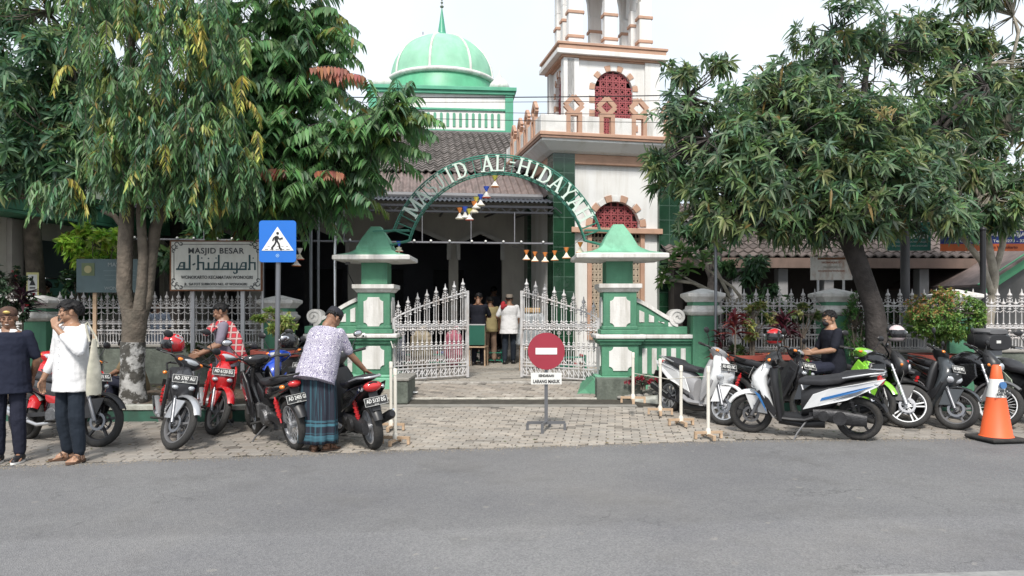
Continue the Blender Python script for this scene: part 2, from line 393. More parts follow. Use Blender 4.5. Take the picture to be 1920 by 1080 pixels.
def pavers(name, cells, base, dv=.16):
    """cells: list of polygons (x, y); each becomes its own slightly uneven slab"""
    b = MB(); cols = []
    for poly in cells:
        cx = sum(p[0] for p in poly)/len(poly); cy = sum(p[1] for p in poly)/len(poly)
        if name == 'paving' : pass
        dz = rnd.uniform(-.003, .003); tx = rnd.uniform(-.015, .015); ty = rnd.uniform(-.015, .015)
        top = [(p[0], p[1], gz(p[0], p[1])+dz+tx*(p[0]-cx)+ty*(p[1]-cy)) for p in poly]
        k = len(poly)
        inner = [(cx+(p[0]-cx)*.95, cy+(p[1]-cy)*.95, p[2]) for p in top]
        low = [(p[0], p[1], p[2]-.006) for p in top]; bot = [(p[0], p[1], p[2]-.02) for p in top]
        b.add(inner+low+bot, [tuple(range(k))]+[(i, (i+1) % k, k+(i+1) % k, k+i) for i in range(k)]+[(k+i, k+(i+1) % k, 2*k+(i+1) % k, 2*k+i) for i in range(k)])
        s = 1+rnd.gauss(0, dv); h = rnd.uniform(-.02, .02); d = 1 if rnd.random() > .05 else .6
        c = (base[0]*s*d*(1+h), base[1]*s*d, base[2]*s*d*(1-h)); cols += [c]*(1+2*k)
    o = b.build(name, _M['paver']); setcol(o.data, cols); return struct(o)
# hexagonal pavers on both sides of the drive
def hexes(x0, x1, y1):
    out = []; s = .115; dx = s*math.sqrt(3); dy = s*1.5
    for j in range(int(5.5/dy)):
        for i in range(int((x1-x0)/dx)+1):
            cx = x0+i*dx+(dx/2 if j % 2 else 0); cy = 6.2+j*dy
            if cx > x1 or cy > y1: continue
            e = edgeY(cx)
            if cy < e+.05: continue
            r = s*.935
            out.append([(cx+r*sin(PI/3*k), max(e+.002, cy+r*cos(PI/3*k))) for k in range(6)])
    return out
pavers('hexagonal_paving', hexes(-9, -2.15, 11.0)+hexes(2.75, 10.5, 11.3), (.232,.210,.186), .075)
# brick pavers on the drive (bond runs slightly askew)
def bricks(x0f, x1f, y0f, y1, a, ln=.21, wd=.105, lim=None):
    out = []; ca, sa = cos(a), sin(a)
    for j in range(-60, 110):
        for i in range(-40, 60):
            u = i*ln+(ln/2 if j % 2 else 0); v = j*wd
            q = [(u+.0055, v+.0055), (u+ln-.0055, v+.0055), (u+ln-.0055, v+wd-.0055), (u+.0055, v+wd-.0055)]
            P = [(ca*p-sa*r, 10+sa*p+ca*r) for p, r in q]
            cx = sum(p[0] for p in P)/4; cy = sum(p[1] for p in P)/4
            if cy < y0f(cx)+.04 or cy > y1-.03 or cx < x0f(cy) or cx > x1f(cy): continue
            out.append([(p[0], min(max(p[1], y0f(p[0])+.003), y1-.003)) for p in P])
    return out
pavers('brick_paving', bricks(lambda y: -2.15, lambda y: 2.75, edgeY, 11.6, R(-8)), (.290,.262,.228), .075)
pavers('ramp_paving', bricks(lambda y: -2.25, lambda y: 1.9, lambda x: 12.16, 13.14, R(-22)), (.265,.236,.204), .10)
pavers('courtyard_paving', bricks(lambda y: -6.5, lambda y: 6, lambda x: 13.3, 19.4, R(12), .4, .2), (.285,.262,.228), .1)
# concrete strip, white step edge, threshold
g = MB(); 
g.add([(-2.25,11.6,.0),(1.95,11.6,.0),(1.95,12.08,.0),(-2.25,12.08,.0),(-2.25,11.6,.086),(1.95,11.6,.084),(1.95,12.08,.105),(-2.25,12.08,.105)], [(0,3,2,1),(4,5,6,7),(0,1,5,4),(1,2,6,5),(2,3,7,6),(3,0,4,7)])
struct(g.build('concrete_apron', conc))
def rough_bar(name, x0, x1, y0, y1, z0, z1, m, n=26, amp=.014):
    b = MB(); rings = []
    for i in range(n+1):
        x = x0+(x1-x0)*i/n; a, c, d = rnd.uniform(-amp, amp), rnd.uniform(-amp, amp), rnd.uniform(-amp, amp)*.6
        rings.append([(x, y0+a, z0), (x, y0+a, z1+d-.006), (x, y0+a+.01, z1+d), (x, y1+c, z1+d*.5), (x, y1+c, z0)])
    return b.loft(rings).build(name, m)
struct(rough_bar('step_edge', -2.2, 1.95, 12.09, 12.155, .05, .158, mat('chipped_white_kerb', (.46,.44,.39), .85, var=.2, vs=8, bump=.4, dirt=.7, dcol=(.16,.14,.12), ds=4)))
struct(rough_bar('gate_threshold', -2.15, 2.0, 13.15, 13.28, .2, .312, mat('worn_threshold', (.36,.34,.31), .85, var=.2, vs=8, bump=.4, dirt=.9, dcol=(.12,.10,.09), ds=4)))
# planting beds behind kerbs
def bed(x0, x1, kx0, kx1, ky, h):
    g = MB(); n = 24; rings = []
    vs = []; fs = []
    for i in range(n+1):
        for j in range(9):
            x = x0+(x1-x0)*i/n; y = ky+.12+(13.2-ky-.12)*j/8
            vs.append((x, y, h-.02+rnd.uniform(-.015, .02)))
    for i in range(n):
        for j in range(8): fs.append((i*9+j, (i+1)*9+j, (i+1)*9+j+1, i*9+j+1))
    g.add(vs, fs); struct(g.build('planting_bed', soil))
    struct(MB().box(kx0, kx1, ky, ky+.14, -.02, h-.05).build('kerb_face', kerb_green, bevel=.01))
    struct(rough_bar('kerb_top', kx0, kx1, ky-.012, ky+.15, h-.05, h+.01, kerb_white, 40, .008))
bed(-12, -2.4, -12, -2.55, 10.35, .25)
bed(2.7, 12, 3.15, 12, 11.3, .25)
# leaf litter and little stones in the beds and on the paving
V = []; Fc = []; C = []
for i in range(1500):
    k = rnd.random()
    if k < .35: x, y = rnd.uniform(-9, -2.5), rnd.uniform(10.5, 13); z = .262
    elif k < .7: x, y = rnd.uniform(2.8, 9), rnd.uniform(11.4, 12.6); z = .262
    else:
        x = rnd.uniform(-6.5, 7); y = edgeY(x)+abs(rnd.gauss(0, .9))
        if y > 10.2 or rnd.random() < .35: continue
        z = gz(x, y)+.006
    a = rnd.uniform(0, 2*PI); l = rnd.uniform(.02, .06) if k < .7 else rnd.uniform(.008, .03); wd = l*rnd.uniform(.3, .6)
    o = len(V); ca, sa = cos(a), sin(a)
    for (p, q, h) in ((-l, 0, 0), (0, -wd, .008), (l, 0, 0), (0, wd, .004)): V.append((x+ca*p-sa*q, y+sa*p+ca*q, z+h))
    Fc.append((o, o+1, o+2, o+3)); C.append(rnd.choice([(.16,.10,.04), (.22,.16,.05), (.09,.06,.03), (.10,.14,.04), (.3,.28,.25)]))
lit = npmesh('leaf_litter', np.array(V), np.array(Fc), _M['leaf'], cols=C); lit['kind'] = 'stuff'

V = []; Fc = []; C = []
for i in range(5200):
    x = rnd.uniform(-8, 9); y = edgeY(x)-abs(rnd.gauss(0, .10))+.03; z = -.002 if y < edgeY(x) else gz(x, y)+.004
    r = rnd.uniform(.003, .010); o = len(V); a = rnd.uniform(0, 3)
    for k in range(3): V.append((x+r*cos(a+k*2.1), y+r*sin(a+k*2.1), z))
    V.append((x, y, z+r*.8)); Fc += [(o, o+1, o+3), (o+1, o+2, o+3), (o+2, o, o+3)]; q = rnd.uniform(.6, 1.3); C += [(.24*q, .21*q, .17*q)]*3
gr_ = npmesh('loose_grit', np.array(V), np.array(Fc), _M['paver'], cols=C); gr_['kind'] = 'stuff'

b = MB(); b.prism([(1.9, 4.34), (7.5, 4.85), (7.5, 4.97), (1.9, 4.46)], -.002, .0, 'z')
struct(b.build('road_marking', mat('worn_road_paint', (.24,.24,.235), .85, var=.15, vs=6, dirt=.95, dcol=(.15,.15,.153), ds=5, stretch=.35)))
# ---------------------------------------------------------------- procedural tile materials
def gridmat(name, c1, c2, cm, w, h, mort=.012, off=0., rough=.25, coat=.4, axis='xy', bump=.3):
    m = bpy.data.materials.new(name); m.use_nodes = True; t = m.node_tree; L = t.links.new; b = t.nodes['Principled BSDF']
    b.inputs['Roughness'].default_value = rough; b.inputs['Coat Weight'].default_value = coat
    tc = t.nodes.new('ShaderNodeTexCoord'); sp = t.nodes.new('ShaderNodeSeparateXYZ'); L(tc.outputs['Object'], sp.inputs[0])
    ad = t.nodes.new('ShaderNodeMath'); L(sp.outputs['X'], ad.inputs[0]); L(sp.outputs['Y'], ad.inputs[1])
    cb = t.nodes.new('ShaderNodeCombineXYZ'); L(ad.outputs[0], cb.inputs['X']); L(sp.outputs['Z'], cb.inputs['Y'])
    k = t.nodes.new('ShaderNodeTexBrick'); k.offset = off; k.squash = 1; L(cb.outputs[0], k.inputs['Vector'])
    k.inputs['Scale'].default_value = 1; k.inputs['Mortar Size'].default_value = mort; k.inputs['Brick Width'].default_value = w; k.inputs['Row Height'].default_value = h
    k.inputs['Color1'].default_value = c1+(1,); k.inputs['Color2'].default_value = c2+(1,); k.inputs['Mortar'].default_value = cm+(1,); k.inputs['Mortar Smooth'].default_value = .3
    n = t.nodes.new('ShaderNodeTexNoise'); n.inputs['Scale'].default_value = 2.5; n.inputs['Detail'].default_value = 7; L(tc.outputs['Object'], n.inputs['Vector'])
    r = t.nodes.new('ShaderNodeMapRange'); r.inputs['From Min'].default_value = .3; r.inputs['From Max'].default_value = .7; r.inputs['To Min'].default_value = .7; r.inputs['To Max'].default_value = 1.25; L(n.outputs['Fac'], r.inputs['Value'])
    v = t.nodes.new('ShaderNodeVectorMath'); v.operation = 'SCALE'; L(k.outputs['Color'], v.inputs[0]); L(r.outputs['Result'], v.inputs['Scale'])
    L(v.outputs['Vector'], b.inputs['Base Color'])
    bp = t.nodes.new('ShaderNodeBump'); bp.inputs['Strength'].default_value = bump; bp.inputs['Distance'].default_value = .01; bp.invert = True
    L(k.outputs['Fac'], bp.inputs['Height']); L(bp.outputs['Normal'], b.inputs['Normal'])
    _M[name] = m; return m
tilegreen = gridmat('green_wall_tile', (.009,.036,.018), (.012,.048,.024), (.06,.11,.08), .25, .33, .008)

def lattice(b, cx, cz, half, z0, z1, y, arch=True, cell=.165, th=.05, wb=.038):
    """openwork screen block pattern clipped to an arched opening"""
    zc = cz
    def inside(x, z):
        if abs(x-cx) > half or z < z0: return False
        return z <= zc or (x-cx)**2+(z-zc)**2 <= half**2 if arch else z <= z1
    nx = int(2*half/cell)+1
    for i in range(nx+1):
        x = cx-half+i*2*half/nx
        zt = (zc+math.sqrt(max(0, half**2-(x-cx)**2))) if arch else z1
        b.box(x-wb/2, x+wb/2, y, y+th, z0, zt)
    k = 0; z = z0
    cw = 2*half/nx
    while z < (zc+half if arch else z1)-.02:
        hw = half if (z < zc or not arch) else math.sqrt(max(0, half**2-(z-zc)**2))
        b.box(cx-hw, cx+hw, y+.004, y+th-.004, z-wb/2, z+wb/2)
        for i in range(nx):
            x = cx-half+(i+.5)*cw; zz = z+cell/2
            if inside(x-cw*.3, zz+cell*.2) and inside(x+cw*.3, zz+cell*.2):
                r = cell*.36
                P = [(x, zz-r), (x+r, zz), (x, zz+r), (x-r, zz)]
                for q in range(4):
                    a, c = P[q], P[(q+1) % 4]; b.bar((a[0], y+th/2, a[1]), (c[0], y+th/2, c[1]), .022, .03)
        z += cell
    return b

def arched_wall(x0, x1, z0, z1, cx, hw, zs, y0, y1, sill, seg=20):
    """a wall panel with one round-headed opening (from sill up)"""
    b = MB()
    b.box(x0, cx-hw, y0, y1, z0, z1); b.box(cx+hw, x1, y0, y1, z0, z1)
    if sill > z0: b.box(cx-hw, cx+hw, y0, y1, z0, sill)
    for i in range(seg):
        a0, a1 = PI-PI*i/seg, PI-PI*(i+1)/seg
        p0 = (cx+hw*cos(a0), zs+hw*sin(a0)); p1 = (cx+hw*cos(a1), zs+hw*sin(a1))
        b.prism([p0, p1, (p1[0], z1), (p0[0], z1)], y0, y1)
    return b
def voussoirs(cx, zs, r, n, w, y0, y1, parent, legs=0, leg_h=.17):
    t = MB(); wm = MB(); N = 2*n+1
    for k in range(N):
        a0 = PI*k/N; a1 = PI*(k+1)/N
        (t if k % 2 == 0 else wm).arc((cx, zs), r, r+(w if k % 2 == 0 else w*.8), a0+.02, a1-.02, y0 if k % 2 == 0 else y0+.012, y1, 3)
    for k in range(legs):
        for s in (-1, 1):
            (wm if k % 2 == 0 else t).box(min(cx+s*r, cx+s*(r+w)), max(cx+s*r, cx+s*(r+w)), y0 if k % 2 else y0+.012, y1, zs-(k+1)*leg_h+.01, zs-k*leg_h-.01)
    t.each('arch_stone', terra, parent, bevel=.006); wm.each('pale_arch_stone', white_bldg, parent)

# ---------------------------------------------------------------- minaret
TW = thing('minaret', 'white square minaret with green tiled corner pillars and a diamond parapet', 'tower', (.91, 16.5, .0), R(12))
W = 3.0
b = MB()
for (x, y) in ((0, 0), (W-.5, 0), (0, W-.5), (W-.5, W-.5)): b.box(x, x+.5, y, y+.5, .2, 5.05)
b.each('tiled_pillar', tilegreen, TW)
b = arched_wall(.5, W-.5, 3.42, 4.83, 1.5, .57, 3.46, .10, .30, 3.42)
b.box(.5, W-.5, .12, .3, .2, .9)
b.box(.5, .82, .12, .3, .9, 3.3); b.box(2.18, 2.5, .12, .3, .9, 3.3)
for s in ('l', 'b', 'r'):
    if s == 'l': b.box(.10, .3, .5, W-.5, .2, 4.83)
    if s == 'r': b.box(W-.3, W-.1, .5, W-.5, .2, 4.83)
    if s == 'b': b.box(.5, W-.5, W-.3, W-.1, .2, 4.83)
b.build('lower_wall', white_bldg, TW)
b = MB()
b.box(.42, W-.42, -.03, .2, 3.30, 3.42)
b.box(.82, .92, .06, .2, .9, 3.30); b.box(2.08, 2.18, .06, .2, .9, 3.30); b.box(.92, 2.08, .06, .2, .9, 1.0)
b.box(.5, W-.5, -.0, .3, 4.83, 5.05); b.box(0.02, .3, .5, W-.5, 4.83, 5.05); b.box(.5, W-.5, W-.3, W, 4.83, 5.05); b.box(W-.3, W-.02, .5, W-.5, 4.83, 5.05)
b.each('terracotta_beam', terra, TW, bevel=.01)
voussoirs(1.5, 3.46, .57, 5, .15, .07, .2, TW)
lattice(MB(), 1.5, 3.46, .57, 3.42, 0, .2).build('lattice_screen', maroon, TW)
b = MB(); b.box(.5, 2.5, .36, .4, .9, 4.8); MB().box(.9, 2.1, .24, .27, 3.42, 4.1).build('screen_backing', mat('maroon_recess_shade', (.035,.010,.011), .7), TW); b.build('room_shade_fill', mat('painted_room_shade', (.03,.02,.022), .8), TW)  # near-black sheet paints the unlit room; backing darkened to paint recess shade
b = MB(); lattice(b, 1.05, 0, .13, 1.0, 3.30, .14, False, .13, .04, .02); lattice(b, 1.95, 0, .13, 1.0, 3.30, .14, False, .13, .04, .02)
lattice(b, 1.5, 0, .32, 2.95, 3.30, .145, False, .13, .04, .02)
b.build('ornate_grille', mat('cream_grille', (.40,.33,.25), .7, var=.1), TW)
b = MB(); b.box(1.2, 1.8, .1, .2, 1.0, 2.93); b.each('door', mat('door_green', (.05,.16,.12), .5), TW, bevel=.01)
# balcony
def ring_box(b, o, z0, z1, inner=None):
    """square slab with overhang o round the shaft"""
    return b.box(-o, W+o, -o, W+o, z0, z1)
b = MB(); rings = []
for (o, z) in ((0.02, 5.05), (.12, 5.09), (.34, 5.25), (.34, 5.30)):
    rings.append([(-o, -o, z), (W+o, -o, z), (W+o, W+o, z), (-o, W+o, z)])
b.loft(rings); b.build('balcony_soffit', white_bldg, TW)
ring_box(MB(), .38, 5.30, 5.35).build('balcony_edge', mat('balcony_cornice', (.30,.18,.13), .7, dirt=.5, dcol=(.1,.07,.06)), TW)
ring_box(MB(), .40, 5.352, 5.43).build('balcony_slab', terra, TW, bevel=.01)
def side(k):
    """matrix for side k of the square (front, right, back, left) with overhang .38"""
    c = Vector((W/2, W/2, 0)); return Matrix.Translation(c) @ Matrix.Rotation(k*PI/2, 4, 'Z') @ Matrix.Translation((-W/2, -W/2, 0))
for k in range(4):
    M = side(k); pw = MB(M); pt = MB(M)
    ss = [.374, 1.126, 1.874, 2.626]
    segs = [(-.37, ss[0]-.17)]+[(ss[i]+.17, ss[i+1]-.17) for i in range(3)]+[(ss[3]+.17, W+.37)]
    for (a, c) in segs: pw.box(a, c, -.36, -.28, 5.43, 5.80)
    for s in ss:
        pt = MB(M)
        for q in (-1, 1): pt.box(s+q*.13-.045, s+q*.13+.045, -.385, -.26, 5.43, 5.88)
        pt.box(s-.085, s+.085, -.38, -.27, 5.80, 5.87)
        P = [(s, 5.83), (s+.2, 6.03), (s, 6.23), (s-.2, 6.03)]
        for q in range(4):
            a, c = P[q], P[(q+1) % 4]; pt.bar((a[0], -.33+.002*q, a[1]), (c[0], -.33+.002*q, c[1]), .10, .075, up=(0, 1, 0))
        pt.build('diamond_balustrade', terra, TW)
    pw.each('parapet_panel', white, TW, bevel=.008)
# upper shaft (shallower than it is wide)
i_ = .34
sq = Matrix.Translation((0, i_, 0)) @ Matrix.Diagonal((1, .64, 1, 1)) @ Matrix.Translation((0, -i_, 0)); side0 = side
def side(k): return sq @ side0(k)
M = Matrix.Translation((0, 0, 0))
for k in range(4):
    Mk = side(k); b = MB(Mk)
    b.box(i_, i_+.36, i_, i_+.36, 5.42, 7.3)
    b.each('corner_pier', white_bldg, TW)
    b = arched_wall(i_+.36, W-i_-.0, 5.42, 7.28, 1.55, .46, 6.62, i_+.09, i_+.25, 5.42); b.M = None
    b.v = [tuple(Mk @ Vector(p)) for p in b.v]; b.build('upper_wall', white_bldg, TW)
    b = MB(Mk); lattice(b, 1.55, 6.62, .46, 5.46, 0, i_+.16, cell=.155); b.build('lattice_screen', maroon, TW)
    b = MB(Mk); b.box(i_+.36, W-i_, i_-.0+.03, i_+.2, 7.28, 7.36); b.box(W-i_-.16, W-i_-.11, i_+.03, i_+.12, 5.43, 7.28); b.each('terracotta_beam', terra, TW)
e = MB(); e.box(.8, 2.2, .7, 1.5, 5.44, 7.25); e.build('room_shade_fill', _M['painted_room_shade'], TW)  # solid near-black block paints the darkness of the upper room
for k in range(4):
    h = bpy.data.objects.new('arch_surround', None); COL.objects.link(h); h.parent = TW; h.matrix_local = side(k)
    voussoirs(1.55, 6.62, .46, 5, .13, i_+.06, i_+.2, h, 6, .155)
b = MB(sq); b.box(i_-.13, W-i_+.13, i_-.13, W-i_+.13, 7.47, 7.57); b.box(i_-.17, W-i_+.17, i_-.17, W-i_+.17, 7.573, 7.63); b.build('cornice_cap', terra, TW, bevel=.008)
b = MB(sq); b.box(i_-.18, W-i_+.18, i_-.18, W-i_+.18, 7.36, 7.468); b.build('cornice', white_bldg, TW, bevel=.01)
b = MB(sq); b.box(i_-.05, W-i_+.05, i_-.05, W-i_+.05, 7.31, 7.358); b.each('terracotta_beam', terra, TW)
# belfry
for k in range(4):
    M = side(k); b = MB(M); bt = MB(M)
    j = .5; L_ = W-2*j; cs = [j+.16, W/2, W-j-.16]
    for q, c in enumerate(cs[:2] if True else cs):
        hw = .15 if q else .17
        b.box(c-hw, c+hw, j, j+.3, 7.63, 8.75)
        for z in (7.80, 8.36): bt.box(c-hw-.03, c+hw+.03, j-.03, j+.33, z, z+.07)
    # pointed arches over the openings
    for (a, c) in ((cs[0]+.17, cs[1]-.15), (cs[1]+.15, cs[2]-.17)):
        mid = (a+c)/2; hw = (c-a)/2; zs = 8.75; n = 8
        for s in (-1, 1):
            for i in range(n):
                t0, t1 = i/n, (i+1)/n
                f = lambda t: (mid+s*hw*(1-t), zs+.75*math.sqrt(max(0, 1-(1-t)**2)))
                p0, p1 = f(t0), f(t1)
                b.prism([p0, p1, (p1[0], 9.7), (p0[0], 9.7)], j+.02, j+.24)
    b.box(j+.0, cs[0]+.17, j, j+.26, 8.752, 9.7); b.box(cs[1]-.15, cs[1]+.15, j, j+.26, 8.752, 9.7)
    b.each('belfry_pier', white_bldg, TW, bevel=.01); bt.each('pier_band', terra, TW, bevel=.008)
b = MB(sq); b.box(.35, W-.35, .35, W-.35, 9.702, 9.85); b.build('belfry_cornice', terra, TW)
MB(sq).lathe([(1.0, 9.85), (1.05, 10.2), (.9, 10.6), (.5, 10.95), (.05, 11.2)], (W/2, W/2, 0)).build('small_dome', green_lt, TW, smooth=40)

# ---------------------------------------------------------------- mosque hall
HT = R(7)
HL = thing('mosque_hall', 'wide mosque hall with green dome, dark tiled roof and dim arched veranda', 'building', (.95, 16.4, 0), HT)
struct_floor = None
b = MB(); b.box(-9, 0.2, 2.6, 12, .0, .55); b.box(-9, -.1, 2.25, 2.6, .0, .42); b.build('raised_floor', mat('terrazzo_floor', (.20,.19,.18), .35, var=.15, vs=6), HL, bevel=.01)
# arcade wall with pentagonal openings
openings = [(-8.6, -7.2), (-6.85, -4.75), (-4.35, -2.22), (-1.98, -.85)]
b = MB(); fr = MB()
zt = 4.25; prev = -9.2; y0, y1 = 2.95, 3.15
for (a, c) in openings:
    zs, za = 3.3, 3.3+.19*(c-a)+.05
    b.box(prev, a, y0, y1, .55, zt)
    b.prism([(a, zs), ((a+c)/2, za), ((a+c)/2, zt), (a, zt)], y0, y1); b.prism([((a+c)/2, za), (c, zs), (c, zt), ((a+c)/2, zt)], y0, y1)
    prev = c
    for (p, q) in (((a, zs), ((a+c)/2, za)), (((a+c)/2, za), (c, zs))):
        fr.bar((p[0], y0-.04, p[1]), (q[0], y0-.04, q[1]), .10, .09, up=(0, 1, 0))
    for x in (a, c): fr.box(x-.05, x+.05, y0-.085, y0+.004, 2.85, zs)
b.box(prev, .2, y0, y1, .55, zt)
b.build('arcade_wall', hall_wall, HL); fr.build('arch_moulding', mat('arch_moulding', (.36,.35,.34), .6), HL)
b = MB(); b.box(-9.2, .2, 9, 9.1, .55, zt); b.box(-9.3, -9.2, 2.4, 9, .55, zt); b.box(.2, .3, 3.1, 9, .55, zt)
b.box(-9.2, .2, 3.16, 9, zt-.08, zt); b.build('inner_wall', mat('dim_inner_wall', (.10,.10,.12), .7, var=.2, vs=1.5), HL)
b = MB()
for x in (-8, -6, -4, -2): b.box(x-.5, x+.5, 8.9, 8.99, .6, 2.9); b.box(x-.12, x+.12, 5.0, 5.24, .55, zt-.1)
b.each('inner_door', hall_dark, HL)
# veranda soffit
b = MB(); b.add([(-9.2,0.6,3.95),(.1,0.6,3.95),(.1,2.94,4.25),(-9.2,2.94,4.25),(-9.2,.6,4.0),(.1,.6,4.0),(.1,2.94,4.3),(-9.2,2.94,4.3)], [(0,1,2,3),(7,6,5,4),(0,4,5,1),(1,5,6,2),(2,6,7,3),(3,7,4,0)])
b.build('veranda_ceiling', hall_wall, HL)
# tin awning: corrugated sheet + frame
def corrugated(x0, x1, ya, za, yb, zb, pitch, amp, th=.006, seg=6):
    n = int((x1-x0)/pitch*seg); top = []; V = []; Fs = []
    for i in range(n+1):
        x = x0+(x1-x0)*i/n; h = amp*sin(2*PI*i/seg)
        for (y, z) in ((ya, za), (yb, zb)):
            V += [(x, y, z+h), (x, y, z+h-th)]
    for i in range(n):
        o = i*4; p = o+4
        Fs += [(o, p, p+2, o+2), (o+1, o+3, p+3, p+1), (o, o+1, p+1, p), (o+2, p+2, p+3, o+3)]
    b = MB(); b.add(V, Fs); return b
corrugated(-9, -.03, -.05, 3.93, 1.1, 4.18, .10, .018).build('awning_sheet', tin, HL)
b = MB()
b.box(-9, -.05, .0, .04, 3.80, 3.85); b.box(-9, -.05, 0, .04, 3.68, 3.72)
for i in range(30):
    x = -9+i*.305; b.bar((x, .02, 3.70), (x+.15, .02, 3.83), .018); b.bar((x+.15, .02, 3.83), (x+.305, .02, 3.70), .018)
for x in (-7.7, -5.95, -4.2, -2.45, -1.3, -.5): b.bar((x, .02, 3.7), (x, 2.9, 3.95), .035)
for x in (-8.6, -6.2, -5.95): b.tube([(x, .02, .3), (x, .02, 3.7)], .028, 8)
b.build('awning_frame', mat('awning_frame', (.035,.037,.045), .5, .3), HL)
b = MB(); b.tube([(-9, .0, 3.03), (-.05, 0, 3.03)], .022, 6)
for x in (-7.4, -4.55, -2.9, -1.85, -.9): b.tube([(x, 0, 3.03), (x, 0, 3.7)], .012, 5)
b.build('hanging_rail', mat('rail_pipe', (.22,.22,.24), .5, .4), HL)
for i in range(22):
    x = -8.8+i*.405+rnd.uniform(-.08, .08)
    MB().sph((x, -.035, 3.06), .028, 8, 5).build('bulb', white_cl, HL, smooth=60)
# lower weathered roof, gutter and upper tiled roof
corrugated(-9.2, .0, .85, 4.22, 2.25, 4.92, .16, .03, .012).build('lower_roof', roof_low, HL)
MB().tube([(-9.2, .80, 4.16), (-.15, .80, 4.16)], .07, 8).build('gutter', mat('gutter', (.16,.16,.17), .6), HL)
# pantile roof as real courses
def pantiles(x0, x1, ya, za, yb, zb, px=.2, py_=.27):
    V = []; Fs = []; C = []; seg = 6
    nl = math.hypot(yb-ya, zb-za); dy, dz = (yb-ya)/nl, (zb-za)/nl; ny, nz_ = -dz, dy
    rows = int(nl/py_); nx = int((x1-x0)/px)
    for r in range(rows):
        for i in range(nx):
            o = len(V); jit = rnd.uniform(-.008, .008)
            for k in range(seg+1):
                x = x0+px*(i+k/seg); h = .028*cos(2*PI*k/seg)+jit
                for (s, lift) in ((0, .035), (1.08, .0)):
                    d = (r+s)*py_
                    V.append((x, ya+dy*d+ny*(h+lift), za+dz*d+nz_*(h+lift)))
            for k in range(seg): Fs.append((o+2*k, o+2*k+2, o+2*k+3, o+2*k+1))
            g_ = rnd.uniform(.6, 1.3); C += [(.135*g_, .12*g_, .115*g_)]*seg
            # front lip
            o2 = len(V)
            for k in range(seg+1):
                p = V[o+2*k]; V.append((p[0], p[1]+ny*-.03, p[2]-.03))
            for k in range(seg): Fs.append((o+2*k, o2+k, o2+k+1, o+2*k+2)); C.append((.06, .055, .05))
    return V, Fs, C
V, Fs, C = pantiles(-9.4, 2.0, 2.2, 4.96, 7.2, 7.12)
npmesh('tiled_roof', np.array(V), np.array(Fs), amat('pantile', .8, nvar=.3), HL, cols=C)
b = MB(); b.add([(-9.4,2.25,4.9),(2,2.25,4.9),(2,7.2,7.04),(-9.4,7.2,7.04),(2,12.2,4.9),(-9.4,12.2,4.9)], [(0,1,2,3),(3,2,4,5),(1,4,2),(0,3,5),(0,5,4,1)])
b.build('roof_deck', roof_tile, HL)
MB().tube([(-9.4, 7.2, 7.06), (2, 7.2, 7.06)], .1, 8).build('ridge', roof_tile, HL)

# dome house on the roof
DB = bpy.data.objects.new('dome_house', None); COL.objects.link(DB); DB.parent = HL
inv = Matrix.Rotation(-HT, 4, 'Z') @ Matrix.Translation((-.95, -16.4, 0))
DB.matrix_local = inv @ Matrix.Translation((-4.56, 23.7, 0)) @ Matrix.Rotation(R(5), 4, 'Z')
DWD = 4.62
MB().box(.08, DWD-.08, .08, DWD-.08, 6.2, 8.5).build('wall', white_bldg, DB)
b = MB()
for (x, y) in ((0, 0), (DWD-.26, 0), (0, DWD-.26), (DWD-.26, DWD-.26)): b.box(x, x+.26, y, y+.26, 6.2, 8.5)
b.box(-.04, DWD+.04, -.04, DWD+.04, 8.5, 8.60); b.box(-.1, DWD+.1, -.1, DWD+.1, 8.602, 8.72)
b.box(.2, DWD-.2, .03, .3, 7.98, 8.05); b.box(.2, DWD-.2, .03, .3, 7.28, 7.36)
b.each('green_trim', mat('trim_green', (.08,.33,.21), .5, dirt=.3, dcol=(.04,.18,.11)), DB, bevel=.01)
b = MB()
for i in range(19):
    x = .46+i*.205
    b.box(x-.045, x+.045, .055, .1, 7.46, 7.86); b.lathe([(.001, .057), (.045, .057), (.045, .1), (.001, .1)], (x, 0, 7.86), 'y', 12)
b.each('slot_window', mat('slot_green', (.10,.30,.20), .6), DB)
cx = DWD/2
dome_m = mat('dome_green', (.25,.49,.35), .8, var=.14, vs=2, bump=.2, dirt=.5, dcol=(.15,.38,.25), ds=.8)
r0 = 1.78
prof = [(1.95, 8.72), (1.95, 8.8), (1.86, 8.9), (1.83, 9.3), (1.80, 9.38)]
MB().lathe(prof, (cx, cx, 0), seg=48).build('drum', mat('drum_green', (.09,.36,.2), .45, dirt=.4, dcol=(.05,.2,.12)), DB, smooth=40)
MB().lathe([(1.80, 9.38), (1.90, 9.40), (1.93, 9.46), (1.90, 9.52), (1.80, 9.54)], (cx, cx, 0), seg=48).build('drum_ring', white, DB, smooth=60)
dp = [(r0*cos(t)**.92, 9.5+1.62*sin(t)**.96) for t in [PI/2*i/16 for i in range(16)]]+[(.12, 11.14)]
MB().lathe(dp, (cx, cx, 0), seg=56).build('dome', dome_m, DB, smooth=60)
for k in range(8):
    a = R(22.5+k*45+10)
    MB().tube([(cx+(r+.015)*cos(a), cx+(r+.015)*sin(a), z) for (r, z) in dp], .042, 6).build('dome_rib', white, DB, smooth=60)
MB().lathe([(.42, 11.02), (.40, 11.12), (.2, 11.18), (.16, 11.22), (.14, 11.3), (.02, 12.12)], (cx, cx, 0), seg=20).build('spire', mat('spire_green', (.06,.30,.19), .4), DB, smooth=50)
b = MB(); b.tube([(cx, cx, 12.1), (cx, cx, 12.75)], .014, 6)
for z, r in ((12.2, .07), (12.34, .05), (12.44, .035)): b.sph((cx, cx, z), (r, r, r*.7), 10, 6)
b.arc((cx, 12.58), .10, .13, R(115), R(425), cx-.01, cx+.01, 20)
